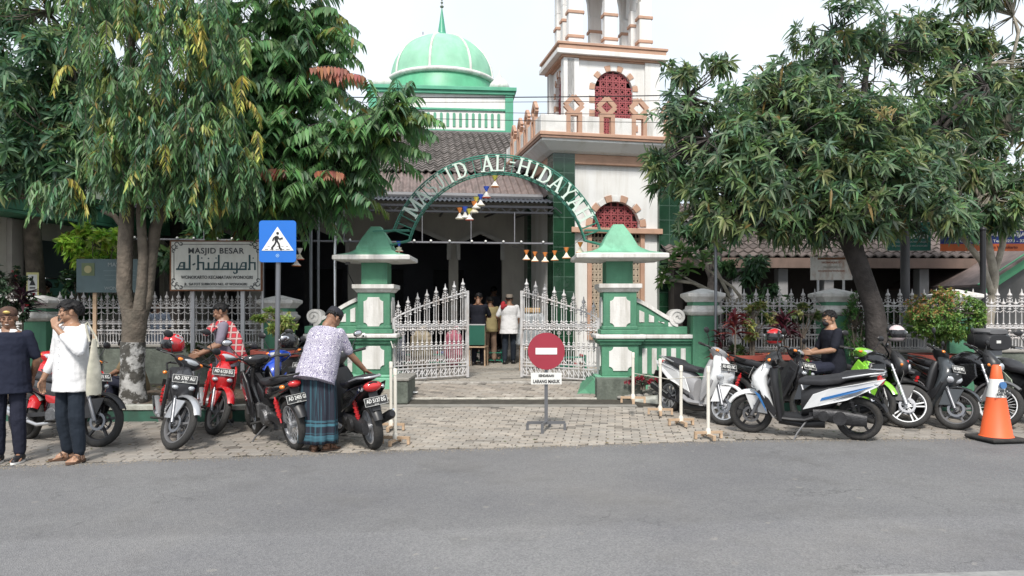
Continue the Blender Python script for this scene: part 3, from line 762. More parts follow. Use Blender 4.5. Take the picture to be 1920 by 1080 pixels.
b.build('finial', mat('aged_brass', (.22,.24,.20), .4, .7), DB, smooth=40)
for (x, y) in ((.42, .42), (DWD-.42, .42), (.42, DWD-.42), (DWD-.42, DWD-.42)):
    MB().lathe([(.20, 8.72), (.30, 8.76), (.34, 8.86), (.30, 8.97), (.20, 9.07), (.10, 9.17), (.04, 9.28), (.005, 9.42)], (x, y, 0), seg=20).build('onion_finial', white, DB, smooth=50)
b = thing('roof_spire', 'small green conical spire peeking out behind the left of the dome', 'spire', (-3.65, 30.6, 0))
MB().lathe([(.22, 11.9), (.2, 12.2), (.15, 12.3), (.02, 12.75)], seg=12).build('cone', _M['spire_green'], b, smooth=40)
MB().box(-.4, .4, -.4, .4, 0, 11.9).build('pedestal', white_bldg, b); MB().tube([(0, 0, 12.7), (0, 0, 12.95)], .02, 5).build('tip', steel, b)

# ---------------------------------------------------------------- left building
LB = thing('green_roofed_building', 'cream building with green fascia and green door at the left edge behind the fence', 'building', (-9.55, 13.2, 0), R(-12))
b = MB(); b.box(-4, 0, 0, .15, 0, 3.3)
b.box(-.15, 0, .15, 1.1, 0, 3.3); b.box(-.15, 0, 2.9, 9, 0, 3.3); b.box(-.15, 0, 1.1, 2.9, 2.95, 3.3)
b.box(-4, 0, 8.9, 9.05, 0, 3.3)
b.each('wall', cream, LB)
b = MB(); b.box(-4.5, .75, -.6, 9.4, 3.62, 3.80); b.box(-4.5, .70, -.55, 9.4, 3.3, 3.36); b.box(.62, .68, -.55, 9.4, 3.37, 3.61); b.box(-4.5, .62, -.55, -.49, 3.37, 3.61)
b.build('fascia', mat('fascia_green', (.06,.22,.13), .6, dirt=.6, dcol=(.04,.09,.06)), LB, bevel=.01)
b = MB(); b.add([(-4.6,-.7,3.8),(.85,-.7,3.8),(.85,9.5,3.8),(-4.6,9.5,3.8),(-1.9,-.7,4.7),(-1.9,9.5,4.7)], [(0,1,4),(1,2,5,4),(2,3,5),(3,0,4,5),(0,3,2,1)]); b.build('roof', mat('mossy_roof', (.07,.085,.06), .85, var=.4, vs=3), LB)
b = MB(); b.box(-.09, -.03, 1.12, 2.88, .0, 2.2); b.each('door', mat('teal_door', (.05,.16,.12), .5, dirt=.3, dcol=(.03,.08,.06)), LB, bevel=.01)
b = MB(); b.box(-.08, .05, 1.1, 2.9, 2.22, 2.94); b.build('door_transom', mat('dark_transom', (.03,.045,.045), .4), LB)
b = MB(); b.box(-.07, .02, 2.0, 2.35, .1, 1.9); b.build('gap_shade_slab', mat('painted_gap_shade', (.01,.01,.012), .8), LB)  # near-black slab on the door paints the shade of an open gap
b = MB(); b.box(.0, .12, .7, .95, 0, 3.28); b.box(0, .12, 3.2, 3.5, 0, 3.28); b.each('pilaster', mat('pilaster', (.33,.31,.28), .7), LB, bevel=.01)
b = MB(); b.box(-1.6, -.6, -.03, .1, 1.9, 2.8); b.build('window', maroon, LB, bevel=.01)
NB = thing('notice_board', 'narrow yellow notice with arrows fixed beside the green door', 'sign', (-9.0, 14.0, 0), R(-12))
px, py, Yn = 61, 535, 13.9
NB.location = U(px, py, Yn); NB.rotation_euler.z = R(18)
MB().box(-.10, .10, 0, .02, -.24, .24).build('board', mat('notice_yellow', (.55,.52,.22), .5), NB)
MB().box(-.075, .075, -.004, 0.002, -.20, .20).build('paper', plate_w, NB)
b = MB(); b.prism([(-.05, .0), (.05, .0), (0, .13)], -.008, -.0045); b.box(-.015, .015, -.008, -.0045, .13, .17)
for z in (-.06, -.12, -.16): b.box(-.045, .045, -.008, -.0045, z, z+.025)
b.build('lettering', blackm, NB)

# ---------------------------------------------------------------- right buildings
RB = thing('long_tiled_building', 'long low building with dark weathered tile roof and deep dark veranda behind the right trees', 'building', (3.6, 16.6, 0), R(3))
V, Fs, C = pantiles(-.2, 9.5, -.3, 2.75, 4.5, 4.6, .22, .3)
npmesh('roof', np.array(V), np.array(Fs), _M['pantile'], RB, cols=[(c[0]*.8, c[1]*.72, c[2]*.7) for c in C])
b = MB(); b.add([(-.2,-.25,2.7),(9.5,-.25,2.7),(9.5,4.5,4.52),(-.2,4.5,4.52),(9.5,9,2.7),(-.2,9,2.7)], [(0,1,2,3),(3,2,4,5),(1,4,2),(0,3,5),(0,5,4,1)]); b.build('roof_deck', roof_tile, RB)
b = MB(); b.box(-.2, 9.5, -.32, -.24, 2.5, 2.72); b.build('fascia', mat('old_fascia', (.16,.11,.09), .8, dirt=.5, dcol=(.06,.05,.04)), RB)
b = MB(); b.box(0, 9.4, 2.2, 2.4, 0, 2.7); b.box(0, .2, 0, 2.2, 0, 2.7); b.each('wall', mat('shade_darkened_brown', (.04,.032,.028), .8, dirt=.5, dcol=(.05,.04,.035)), RB)  # veranda shade is put into this near-black brown
b = MB()
for x in (1.3, 2.35, 3.4, 5.6, 7.7): b.box(x, x+.22, -.05, .2, 0, 2.5)
b.each('pillar', mat('grey_pillar', (.28,.28,.29), .8, dirt=.3), RB, bevel=.01)
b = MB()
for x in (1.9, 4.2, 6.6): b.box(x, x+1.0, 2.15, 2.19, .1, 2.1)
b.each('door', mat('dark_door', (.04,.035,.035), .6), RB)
# gabled shed with green barge board at far right
GB = thing('gabled_shed', 'grey walled shed with a sloping green barge board at the right edge', 'building', (9.75, 15.4, 0), R(0))
b = MB(); b.prism([(.1, 0), (2.4, 0), (2.4, 3.55), (.1, 2.1)], 0, .15); b.box(.1, 2.4, 3.8, 3.95, 0, 2.2); b.each('wall', mat('grey_render', (.11,.11,.11), .8, dirt=.5, dcol=(.09,.09,.08)), GB)
b = MB(); b.bar((-.15, -.12, 2.0), (2.5, -.12, 3.74), .06, .24); b.build('barge_board', mat('barge_green', (.08,.33,.16), .5, dirt=.4, dcol=(.04,.15,.08)), GB)
V = [(-.2,-.25,2.1),(2.6,-.25,3.92),(2.6,4.2,3.92),(-.2,4.2,2.1)]; V2 = [(p[0], p[1], p[2]-.05) for p in V]
MB().add(V+V2, [(0,1,2,3),(7,6,5,4),(0,4,5,1),(1,5,6,2),(2,6,7,3),(3,7,4,0)]).build('roof', roof_low, GB)
b = MB(); b.box(.95, 1.1, -.05, .0, 0, 2.9); b.box(1.9, 2.02, -.05, 0, 0, 3.2); b.each('post', blackm, GB)
SH = thing('tin_shelter', 'dark tin shelter with a pale roof edge right of the minaret', 'shelter', (4.15, 18.3, 0))
corrugated(-.2, 1.6, -.4, 3.72, 2.2, 4.0, .1, .02).build('roof', mat('pale_tin', (.38,.37,.35), .6), SH)
b = MB(); b.box(-.2, 1.6, -.36, -.3, 3.25, 3.68); b.build('fascia', tin, SH)
b = MB()
for x in (-.1, 1.5): b.box(x, x+.08, -.3, -.2, 0, 3.3)
b.box(-.2, 1.6, 2.0, 2.1, 0, 3.9); b.each('post', blackm, SH)
PB = thing('wall_box', 'cream electrical box on the green tiled pillar of the minaret', 'box', U(1252, 522, 17.0), R(12))
MB().box(-.24, .24, -.12, 0, -.12, .14).build('cabinet', mat('box_cream', (.42,.40,.36), .6), PB, bevel=.01); MB().box(-.2, .2, -.128, -.1205, -.08, .1).build('lid', mat('box_lid', (.5,.48,.44), .6), PB)
# ---------------------------------------------------------------- gate pillars
def panel8(b, x0, x1, z0, z1, y, c=.07, t=.02):
    """plaque with scooped corners on the front face"""
    P = []
    for (cx, cz, a) in ((x1, z0, 180), (x1, z1, 270), (x0, z1, 0), (x0, z0, 90)):
        for k in range(5):
            q = R(a-k*22.5) if False else R({(x1, z0): 180-k*22.5, (x1, z1): 270-k*22.5, (x0, z1): 360-k*22.5, (x0, z0): 90-k*22.5}[(cx, cz)])
            P.append((cx+c*cos(q), cz+c*sin(q)))
    return b.prism(P, y-t, y)
def gate_pillar(cx, cy, mir, roofr, sgn, wing, lab):
    """mir = +1: wing wall runs to +x"""
    t = thing('gate_pillar', lab, 'gate pillar', (cx, cy, 0))
    g0 = .28
    b = MB()
    b.box(-.44, .44, -.44, .44, g0-.2, .42); b.box(-.40, .40, -.40, .40, .42, .47)
    b.build('base', green_lt, t, bevel=.02)
    b = MB(); b.box(-.31, .31, -.31, .31, .47, 1.04); b.box(-.28, .28, -.28, .28, 1.22, 1.88); b.box(-.33, .33, -.33, .33, 1.175, 1.25); b.box(-.30, .30, -.30, .30, 1.251, 1.31)
    b.box(-.35, .35, -.35, .35, 1.0, 1.055); b.box(-.39, .39, -.39, .39, 1.056, 1.10)
    b.build('shaft', green, t, bevel=.012)
    b = MB(); b.box(-.42, .42, -.42, .42, 1.10, 1.172); b.build('moulding', white, t, bevel=.02)
    b = MB(); rings = [[(-o, -o, z), (o, -o, z), (o, o, z), (-o, o, z)] for (o, z) in ((.29, 1.88), (.31, 1.90), (.33, 1.93), (.36, 1.95), (.36, 2.02), (.24, 2.021))]
    b.loft(rings); b.build('moulding', white, t, bevel=.006)
    MB().box(-.225, .225, -.225, .225, 2.02, 2.42).build('neck', green, t, bevel=.008)
    for M in (Matrix.Identity(4), Matrix.Rotation(-PI/2*mir, 4, 'Z')):
        for (z0, z1, yy, w_) in ((1.29, 1.80, -.28, .17), (.56, .96, -.31, .19)):
            b = MB(M); panel8(b, -w_, w_, z0, z1, yy); b.build('plaque', white, t, bevel=.006)
    # roof cap: flared pyramid on a thick white slab
    rr = roofr; b = MB()
    rings = [[(-o, -o*.8, z), (o, -o*.8, z), (o, o*.8, z), (-o, o*.8, z)] for (o, z) in ((rr*.55, 2.40), (rr-.02, 2.43), (rr, 2.44), (rr, 2.505), (rr-.03, 2.52))]
    b.loft(rings); b.build('roof_slab', white, t, bevel=.008)
    b = MB(); q = rr
    rings = [[(-o, -o*k, z), (o, -o*k, z), (o, o*k, z), (-o, o*k, z)] for (o, k, z) in ((q-.05, .8, 2.519), (q*.62, .85, 2.565), (q*.47, .95, 2.62), (.30, 1, 2.66), (.21, 1, 2.84), (.085, 1, 3.04))]
    b.loft(rings); b.build('roof_cap', green_lt, t, bevel=.006)
    # wing wall
    wl, wl2, zt0, zt1 = wing
    n = 12; curve = [(.26+(wl-.26)*i/n, zt0-(zt0-zt1)*(.5-.5*cos(PI*i/n))*.35-(zt0-zt1)*.65*i/n) for i in range(n+1)]
    S = lambda P: [(mir*p[0], p[1]) for p in P]
    b = MB(); b.prism(S([(.26, 1.30)]+[(wl, 1.30)]+list(reversed([(x, z-.05) for x, z in curve]))), -.12, .12)
    x_ = sorted((mir*.26, mir*(wl+.18))); b.box(x_[0], x_[1], -.15, .15, 1.17, 1.30)
    x_ = sorted((mir*.30, mir*wl2)); b.box(x_[0], x_[1], -.17, .17, .40, 1.0); b.box(x_[0], x_[1], -.21, .21, 1.0, 1.05); b.box(x_[0], x_[1], -.25, .25, 1.051, 1.10)
    b.build('wing_wall', green, t, bevel=.01)
    x_ = sorted((mir*.30, mir*(wl2+.02))); MB().box(x_[0], x_[1], -.28, .28, 1.10, 1.165).build('coping', white, t, bevel=.012)
    x_ = sorted((mir*.32, mir*(wl2+.03))); MB().box(x_[0], x_[1], -.24, .24, .1, .40).build('plinth', green_lt, t, bevel=.02)
    b = MB()
    rings = []
    for (x, z) in curve: rings.append([(mir*x, -.15, z-.05), (mir*x, -.15, z+.02), (mir*x, .15, z+.02), (mir*x, .15, z-.05)])
    b.loft(rings); b.build('sloping_coping', white, t, smooth=30)
    # scroll
    sx, sz = wl+.02, zt1+.06; P = []
    for i in range(40):
        a = -PI/2-i*.36 if False else PI*1.5+i*.30; r = .145*(1-i/46)
        P.append((mir*(sx-r*cos(a)), 0, sz+r*sin(a)))
    b = MB(); rings = []
    for i, p in enumerate(P):
        a = i; c0 = Vector((mir*sx, 0, sz)); d = (Vector(p)-c0).normalized(); w_ = .022
        rings.append([Vector(p)-d*w_+Vector((0, -.16, 0)), Vector(p)+d*w_+Vector((0, -.16, 0)), Vector(p)+d*w_+Vector((0, .16, 0)), Vector(p)-d*w_+Vector((0, .16, 0))])
    b.loft(rings); b.lathe([(.001, -.14), (.12, -.14), (.12, .14), (.001, .14)], (mir*sx, 0, sz), 'y', 20); b.build('scroll', white, t, smooth=40)
    # white slots
    b = MB(); ns = 4 if mir > 0 else 3
    for i in range(ns):
        x = .39+i*.165; zz = [z for (xx, z) in curve if xx <= x+.06][-1]-.14
        x_ = sorted((mir*(x-.045), mir*(x+.045))); b.prism([(x_[0], 1.37), (x_[1], 1.37), (x_[1], zz+(.02 if mir < 0 else -.02)), (x_[0], zz-(.02 if mir < 0 else -.02))], -.135, -.118)
    ns = int((wl2-.35)/.16)
    for i in range(ns):
        x = .43+i*.163; x_ = sorted((mir*(x-.042), mir*(x+.042))); b.box(x_[0], x_[1], -.185, -.168, .50, .93)
    b.each('slot', white, t, bevel=.006)
    return t
gate_pillar(UX(705, 13.1), 13.15, -1, .66, 1, (1.05, 1.2, 1.80, 1.40), 'green gate pillar left of the drive with narrower roof cap and small wall lamp')
gp = gate_pillar(UX(1159, 12.75), 12.8, 1, .76, 1, (.98, 1.30, 1.78, 1.40), 'green gate pillar right of the drive with wide roof cap')
b = MB(); b.box(-.44, .30, -.72, -.45, .12, .47); b.build('plinth', conc_dk, gp, bevel=.01)
b = MB(); b.add([(-.85,-.45,.12),(-.44,-.45,.12),(-.44,.44,.12),(-.85,.44,.25),(-.6,-.3,.26),(-.44,-.35,.44),(-.44,.44,.44),(-.6,.44,.3)], [(0,1,2,3),(0,4,5,1),(4,7,6,5),(0,3,7,4),(1,5,6,2),(3,2,6,7)]); b.build('foot', green, gp)
lm = thing('floodlight', 'small grey floodlight hanging below the roof cap of the left gate pillar', 'lamp', U(652, 496, 12.9))
MB().lathe([(.001, .0), (.05, 0), (.035, .05), (.02, .08), (.001, .08)], seg=14).build('housing', steel, lm, smooth=40)
MB().tube([(0,0,0), (.01,0,-.15), (.08,.1,-.33), (.2,.2,-.38)], .008, 6).build('cable', blackm, lm)
cc = thing('dome_camera', 'round white fixture on the mid moulding of the left gate pillar', 'camera', U(682, 629, 12.7))
MB().sph((0, 0, 0), .045, 12, 8).build('housing', white_cl, cc, smooth=60); MB().sph((0, -.035, -.005), .02, 8, 5).build('lens', blackm, cc, smooth=60)

# ---------------------------------------------------------------- arch over the gate with its lettering
AY = 13.0; ac = U(932, 495, AY); ro, ri = 203/F*AY, 170/F*AY
AR = thing('gate_arch', 'green metal arch over the gate with white lettering', 'arch', (ac.x, AY, 0)); zc = ac.z
for r in (ro, ri):
    for y in (-.09, .09):
        p = MB(); pts = [(r*sin(R(a)), y, zc+r*cos(R(a))) for a in np.linspace(-75 if r == ri else -72, 75 if r == ri else 72, 50)]
        p.tube(pts, .013, 6).build('rail', green_dk, AR, smooth=60)
b = MB()
for a in np.linspace(-72, 72, 33):
    s, c = sin(R(a)), cos(R(a))
    for y in (-.09, .09): b.bar((ri*s, y, zc+ri*c), (ro*s, y, zc+ro*c), .012)
    b.bar((ri*s, -.09, zc+ri*c), (ri*s, .09, zc+ri*c), .016); b.bar((ro*s, -.09, zc+ro*c), (ro*s, .09, zc+ro*c), .016)
b.build('rungs', green_dk, AR)
b = MB()
for s in (-1, 1):
    for y in (-.09, .09):
        z = zc+ro*cos(R(72)); b.bar((s*ro*sin(R(72)), y, z), (s*2.15, y, 2.94), .022)
        b.bar((s*ro*sin(R(72)), y, z), (s*ri*.96, y, z), .022); b.bar((s*ri*sin(R(75)), y, zc+ri*cos(R(75))), (s*2.2, y, 2.62), .022)
b.each('bracket', green_dk, AR)
# slab serif letters as strokes: unit box 0..1 wide/high
SER = {
 'M': ([((.12,0),(.12,1),.17),((.88,0),(.88,1),.17),((.12,1),(.5,.18),.13),((.5,.18),(.88,1),.13)], [(.12,0),(.88,0),(.08,1),(.92,1)]),
 'A': ([((.15,0),(.5,1),.13),((.5,1),(.85,0),.19),((.28,.33),(.72,.33),.10)], [(.13,0),(.87,0)]),
 'J': ([((.6,1),(.6,.22),.18),((.6,.22),(.45,.02),.14),((.45,.02),(.2,.06),.12),((.2,.06),(.14,.25),.12)], [(.6,1)]),
 'I': ([((.5,0),(.5,1),.2)], [(.5,0),(.5,1)]),
 'D': ([((.25,0),(.25,1),.19),((.25,.96),(.6,.93),.10),((.6,.93),(.84,.7),.14),((.84,.7),(.86,.3),.18),((.86,.3),(.6,.06),.14),((.6,.06),(.25,.04),.10)], [(.18,0),(.18,1)]),
 'S': ([((.82,.76),(.66,.95),.13),((.66,.95),(.34,.95),.13),((.34,.95),(.2,.76),.15),((.2,.76),(.3,.57),.15),((.3,.57),(.72,.43),.17),((.72,.43),(.82,.24),.15),((.82,.24),(.66,.05),.14),((.66,.05),(.34,.05),.13),((.34,.05),(.18,.24),.13)], []),
 'L': ([((.3,0),(.3,1),.19),((.3,.05),(.85,.05),.11),((.85,0),(.85,.26),.09)], [(.28,1),(.25,0)]),
 'H': ([((.18,0),(.18,1),.18),((.82,0),(.82,1),.18),((.18,.52),(.82,.52),.11)], [(.18,0),(.18,1),(.82,0),(.82,1)]),
 'Y': ([((.5,0),(.5,.5),.18),((.5,.46),(.14,1),.15),((.5,.46),(.86,1),.11)], [(.5,0),(.14,1),(.86,1)]),
 '-': ([((.15,.62),(.85,.62),.17),((.15,.38),(.85,.38),.05)], []),
}
def serif(ch, w, h, y0, y1):
    b = MB(); st, se = SER[ch]; d = 0
    for (p, q, t) in st:
        d += .0007; b.bar(((p[0]-.5)*w, (y0+y1)/2+d, (p[1]-.5)*h), ((q[0]-.5)*w, (y0+y1)/2+d, (q[1]-.5)*h), t*w if abs(p[0]-q[0]) < .5 else t*h, y1-y0, up=(0, 1, 0)) if False else b.bar(((p[0]-.5)*w, (y0+y1)/2+d, (p[1]-.5)*h), ((q[0]-.5)*w, (y0+y1)/2+d, (q[1]-.5)*h), t*w, y1-y0, up=(0, 1, 0))
    for p in se:
        d += .0007; zz = (p[1]-.5)*h+(.03*h if p[1] < .5 else -.03*h)
        b.box((p[0]-.5)*w-.17*w, (p[0]-.5)*w+.17*w, y0+d, y1+d, zz-.035*h, zz+.035*h)
    return b
angs = [('M',-56.2),('A',-48.2),('S',-41),('J',-34.5),('I',-28.3),('D',-21.2),('A',-5.6),('L',1.6),('-',8.8),('H',15.8),('I',22.2),('D',28.8),('A',37),('Y',45),('A',52.6),('H',60.6)]
rm = (ro+ri)/2
for ch, a in angs:
    wd = {'M': .26, 'I': .15, 'S': .17, 'J': .18, '-': .14, 'L': .19}.get(ch, .22)
    b = serif(ch, wd, .275, -.015, .015)
    o = b.build('letter', mat('pale_green_letter', (.52,.62,.55), .5), AR); o.location = (rm*sin(R(a)), -.12, zc+rm*cos(R(a))); o.rotation_euler = (0, R(a), 0)

# ---------------------------------------------------------------- iron work shared by fences and gates
def spear(b, x, z, s=1., y=0):
    """cast spear head: collar, curled arms, bud, point"""
    b.lathe([(.008*s, 0), (.018*s, .01*s), (.012*s, .03*s), (.030*s, .05*s), (.010*s, .065*s), (.012*s, .085*s), (.042*s, .115*s), (.036*s, .135*s), (.014*s, .165*s), (.011*s, .20*s), (.002, .235*s)], (x, y, z), seg=8)
    for k in (-1, 1):
        b.tube([(x, y, z+.02*s), (x+k*.035*s, y, z+.0*s), (x+k*.052*s, y, z+.025*s), (x+k*.045*s, y, z+.05*s)], .008*s, 5)
        b.tube([(x, y, z+.075*s), (x+k*.03*s, y, z+.065*s), (x+k*.045*s, y, z+.085*s)], .007*s, 5)
def flare(b, x, z, up, y=0, s=1.):
    """little lily shaped cast collars above and below a rail"""
    u = 1 if up else -1
    b.lathe([(.007*s, .075*u*s), (.014*s, .06*u*s), (.032*s, .05*u*s), (.012*s, .03*u*s), (.028*s, .008*u*s), (.008*s, 0)], (x, y, z), seg=8)
_pk = {}
def picket_mesh(kind, h0, h1, lo):
    """bar from h0 up to h1 with its spear head; lo = heights of rails where collars sit"""
    key = (kind, round(h0, 2), round(h1, 2), tuple(round(q, 2) for q in lo))
    if key in _pk: return _pk[key]
    b = MB(); b.tube([(0, 0, h0), (0, 0, h1)], .009, 6)
    spear(b, 0, h1-.01, .95 if kind == 'tall' else .75)
    for z in lo: flare(b, 0, z+.01, True); flare(b, 0, z-.01, False)
    o = b.build('picket', gate_white, None, smooth=50); me = o.data; bpy.data.objects.remove(o)
    _pk[key] = me; return me
def put(me, parent, x, y=0, z=0):
    o = bpy.data.objects.new(me.name.split('.')[0], me); COL.objects.link(o); o.parent = parent; o.location = (x, y, z); return o
def curls(b, x0, x1, z, pitch, r, flip=1):
    n = int((x1-x0)/pitch)
    for i in range(n):
        cx = x0+(i+.5)*(x1-x0)/n
        for s in (-1, 1):
            P = [(cx+s*(pitch*.5-pitch*.48*(k/8)**.8), 0, z+flip*r*sin(PI*k/8*.9)) for k in range(9)]
            b.tube(P, .007, 4)
def fence_panel(p0, p1, zb, lab, ht=1.92, rows=True):
    p0 = Vector((p0[0], p0[1], 0)); p1 = Vector((p1[0], p1[1], 0)); d = p1-p0; L_ = d.length
    t = thing('iron_fence', lab, 'fence', p0, math.atan2(d.y, d.x), 'white spear topped fence panels')
    zt = ht-.30; zt2 = zt-.07; zm = zb+.42; zl = zb+.30
    n = max(2, round(L_/.205)); s = L_/n
    tall = picket_mesh('tall', zb+.02, zt+.08, (zt, zm)); low = picket_mesh('low', zb+.02, zm+.33, (zm, zl))
    for i in range(n): put(tall, t, (i+.5)*s)
    for i in range(n-1): put(low, t, (i+1)*s)
    b = MB()
    for z in (zt, zm, zl, zb+.04): b.box(0, L_, -.016, .016, z-.014, z+.014)
    b.each('rail', gate_white, t)
    b = MB(); curls(b, 0, L_, zt+.015, s, .05); curls(b, 0, L_, zt2, s, .04, -1); curls(b, 0, L_, zm+.06, s/2, .035, -1); curls(b, 0, L_, zl-.1, s/2, .05); curls(b, 0, L_, zb+.12, s/2, .05, -1)
    b.build('scroll_work', gate_white, t, smooth=60)
    b = MB()
    for i in range(2*n): b.tube([((i+.5)*s/2, 0, zb+.05), ((i+.5)*s/2, 0, zl)], .007, 5)
    b.build('lower_bars', gate_white, t)
    w_ = MB(); w_.box(0, L_, -.09, .09, .1, zb); w_.build('base_wall', conc_dk, t, bevel=.015); MB().box(0, L_, -.12, .12, zb, zb+.05).build('wall_cap', conc, t, bevel=.015)
    return t
def fence_post(x, y, ht, lab, w_=.215):
    t = thing('fence_post', lab, 'fence post', (x, y, 0), 0, 'green fence posts with white caps')
    MB().box(-w_, w_, -w_, w_, .1, ht-.46).build('shaft', green, t, bevel=.01)
    b = MB(); b.loft([[(-o, -o, z), (o, -o, z), (o, o, z), (-o, o, z)] for (o, z) in ((w_, ht-.46), (w_+.04, ht-.44), (w_+.07, ht-.40), (w_+.07, ht-.37), (w_+.03, ht-.34), (w_+.03, ht-.30), (w_-.0, ht-.29))]); b.build('moulding', white, t, bevel=.005)
    MB().box(-w_, w_, -w_, w_, ht-.289, ht-.23).build('neck', green, t)
    b = MB(); b.loft([[(-o, -o, z), (o, -o, z), (o, o, z), (-o, o, z)] for (o, z) in ((w_+.02, ht-.23), (w_+.05, ht-.19), (w_+.10, ht-.14), (w_+.10, ht-.09), (w_+.06, ht-.075), (.03, ht))]); b.build('cap', white, t, bevel=.005)
    return t
LY, RY = 13.25, 12.7
XL = [UX(78, LY), UX(525, LY)]; XR = [UX(1317, RY), UX(1562, RY), UX(1790, RY)]
fence_post(-11.6, LY, 1.84, 'green fence post with white cap at the far left edge')
fence_post(XL[0], LY, 1.84, 'grimy green fence post between the purple leaved plant and the man in white')
fence_post(XL[1], LY, 1.84, 'green fence post with white cap just behind the blue crossing sign')
fence_post(XR[0], RY, 1.945, 'clean green fence post with white cap joining the right gate wall', .21)
fence_post(XR[1], RY, 1.945, 'green fence post with white cap behind the masked man', .21)
fence_post(XR[2], RY, 1.93, 'green fence post mostly hidden behind the round orange tipped shrub', .21)
fence_panel((-11.4, LY), (XL[0]-.22, LY), .92, 'white spear topped fence behind the man in navy at the left edge')
fence_panel((XL[0]+.22, LY), (XL[1]-.22, LY), .92, 'long white spear topped fence below the mosque name board')
fence_panel((XR[0]+.21, RY), (XR[1]-.21, RY), .86, 'white spear topped fence panel behind the white scooter and red leaved plants', 1.95)
fence_panel((XR[1]+.21, RY), (XR[2]-.21, RY), .86, 'white spear topped fence panel behind the leaning mango trunk', 1.95)
fence_panel((XR[2]+.21, RY), (9.6, RY), .86, 'white spear topped fence panel above the black top box at far right', 1.95)

def gate_leaf(hx, hy, fx, fy, lab):
    p0 = Vector((hx, hy, 0)); d = Vector((fx-hx, fy-hy, 0)); L_ = d.length
    t = thing('gate_leaf', lab, 'gate', (hx, hy, 0), math.atan2(d.y, d.x), 'open white wrought iron gate leaves')
    zb = .36; top = lambda x: 1.42+.50*(x/L_)**.8; z2 = 1.29; z3 = .93; z4 = .60; n = 8; s = L_/n
    b = MB(); b.box(L_-.025, L_+.025, -.025, .025, zb-.04, top(L_)+.02); b.box(-.025, .025, -.025, .025, zb-.04, top(0)+.02); b.each('stile', gate_white, t)
    b = MB()
    P = [(x, 0, top(x)) for x in np.linspace(0, L_, 14)]; b.tube(P, .015, 6)
    for z in (z2, z2+.03, z3, z4, z4-.06, zb): b.box(.02, L_-.02, -.013, .013, z-.011, z+.011)
    b.each('rail', gate_white, t)
    for i in range(n):
        x = (i+.5)*s; h = top(x)
        put(picket_mesh('tall', zb, h+.06, (z2, z3)), t, x)
        if i < n-1: put(picket_mesh('low', zb, z3+.22, (z3, )), t, (i+1)*s)
    b = MB(); n2 = 2*n
    for i in range(n2):
        x = (i+.5)*s/2; h = top(x); b.tube([(x, 0, z2), (x, 0, h)], .008, 5); flare(b, x, h-.02, False); flare(b, x, z2+.03, True); flare(b, x, z2-.02, False); flare(b, x, h+.02, True, s=.7)
        b.tube([(x, 0, z4), (x, 0, z3)], .006, 5)
    b.build('bars', gate_white, t, smooth=50)
    b = MB(); curls(b, 0, L_, z4+.03, s*.66, .05); curls(b, 0, L_, z4-.08, s*.66, .06, -1); curls(b, 0, L_, zb+.03, s*.66, .06); b.build('scroll_work', gate_white, t, smooth=60)
    return t
gate_leaf(UX(737, 13.0), 13.02, UX(876, 14.0), 14.0, 'left white wrought iron gate leaf swung inward')
gate_leaf(UX(1125, 12.8), 12.95, UX(979, 14.0), 14.0, 'right white wrought iron gate leaf swung inward behind the no entry sign')
# ---------------------------------------------------------------- signs, poles, wires
sb_cream = mat('board_cream', (.60,.60,.56), .5, var=.06, vs=2, dirt=.35, dcol=(.30,.27,.2), ds=1.5)
teal_ink = mat('teal_ink', (.012,.05,.06), .5); dark_ink = mat('dark_ink', (.045,.05,.055), .5); rust = mat('rust', (.16,.07,.035), .85, var=.3, vs=9, bump=.3)
BY = 12.6
c = U(405, 498, BY); wB, hB = 168/F*BY/2, 92/F*BY/2
NBD = thing('name_board', 'large cream mosque name board with ornate border standing above the fence', 'sign', (c.x, BY, 0), R(1.5))
z = c.z
MB().box(-wB, wB, 0, .05, z-hB, z+hB).build('panel', sb_cream, NBD, bevel=.004)
fr = MB()
for (x0, x1, z0, z1) in ((-wB-.01, wB+.01, z-hB-.015, z-hB+.01), (-wB-.01, wB+.01, z+hB-.01, z+hB+.01), (-wB-.012, -wB+.008, z-hB+.0101, z+hB-.0101), (wB-.008, wB+.012, z-hB+.0101, z+hB-.0101)): fr.box(x0, x1, -.008, .058, z0, z1)
fr.build('edge_frame', rust, NBD)
b = MB(); q = .055
for s in (-1, 1):
    b.box(-wB+q*3, wB-q*3, -.006, -.001, z+s*(hB-q)-.004, z+s*(hB-q)+.004); b.box(s*(wB-q)-.004, s*(wB-q)+.004, -.006, -.001, z-hB+q*3, z+hB-q*3)
    for u in (-1, 1):
        cx, cz = s*(wB-q*1.9), z+u*(hB-q*1.9)
        for (ox, oz, r, a0) in ((0, q*.9*u, .035, 0), (q*.9*s, 0, .035, 90), (0, 0, .02, 45), (-q*1.2*s, q*1.0*u, .025, 200), (q*1.0*s, -q*1.2*u, .025, 10)):
            b.arc((cx+ox, cz+oz), r-.007, r+.006, R(a0), R(a0+280), -.006, -.001, 12)
b.build('border_ornament', dark_ink, NBD)
text('MASJID BESAR', .135, dark_ink, NBD, (0, -.006, z+.245), bold=.002, width=.93, spacing=1.1)
text('WONOKARTO KECAMATAN WONOGIRI', .075, dark_ink, NBD, (.02, -.006, z-.20), bold=.001, width=1.20)
text('JL. GATOT SUBROTO NO. 47 WONOGIRI', .06, dark_ink, NBD, (.0, -.006, z-.315), bold=.001, width=1.05)
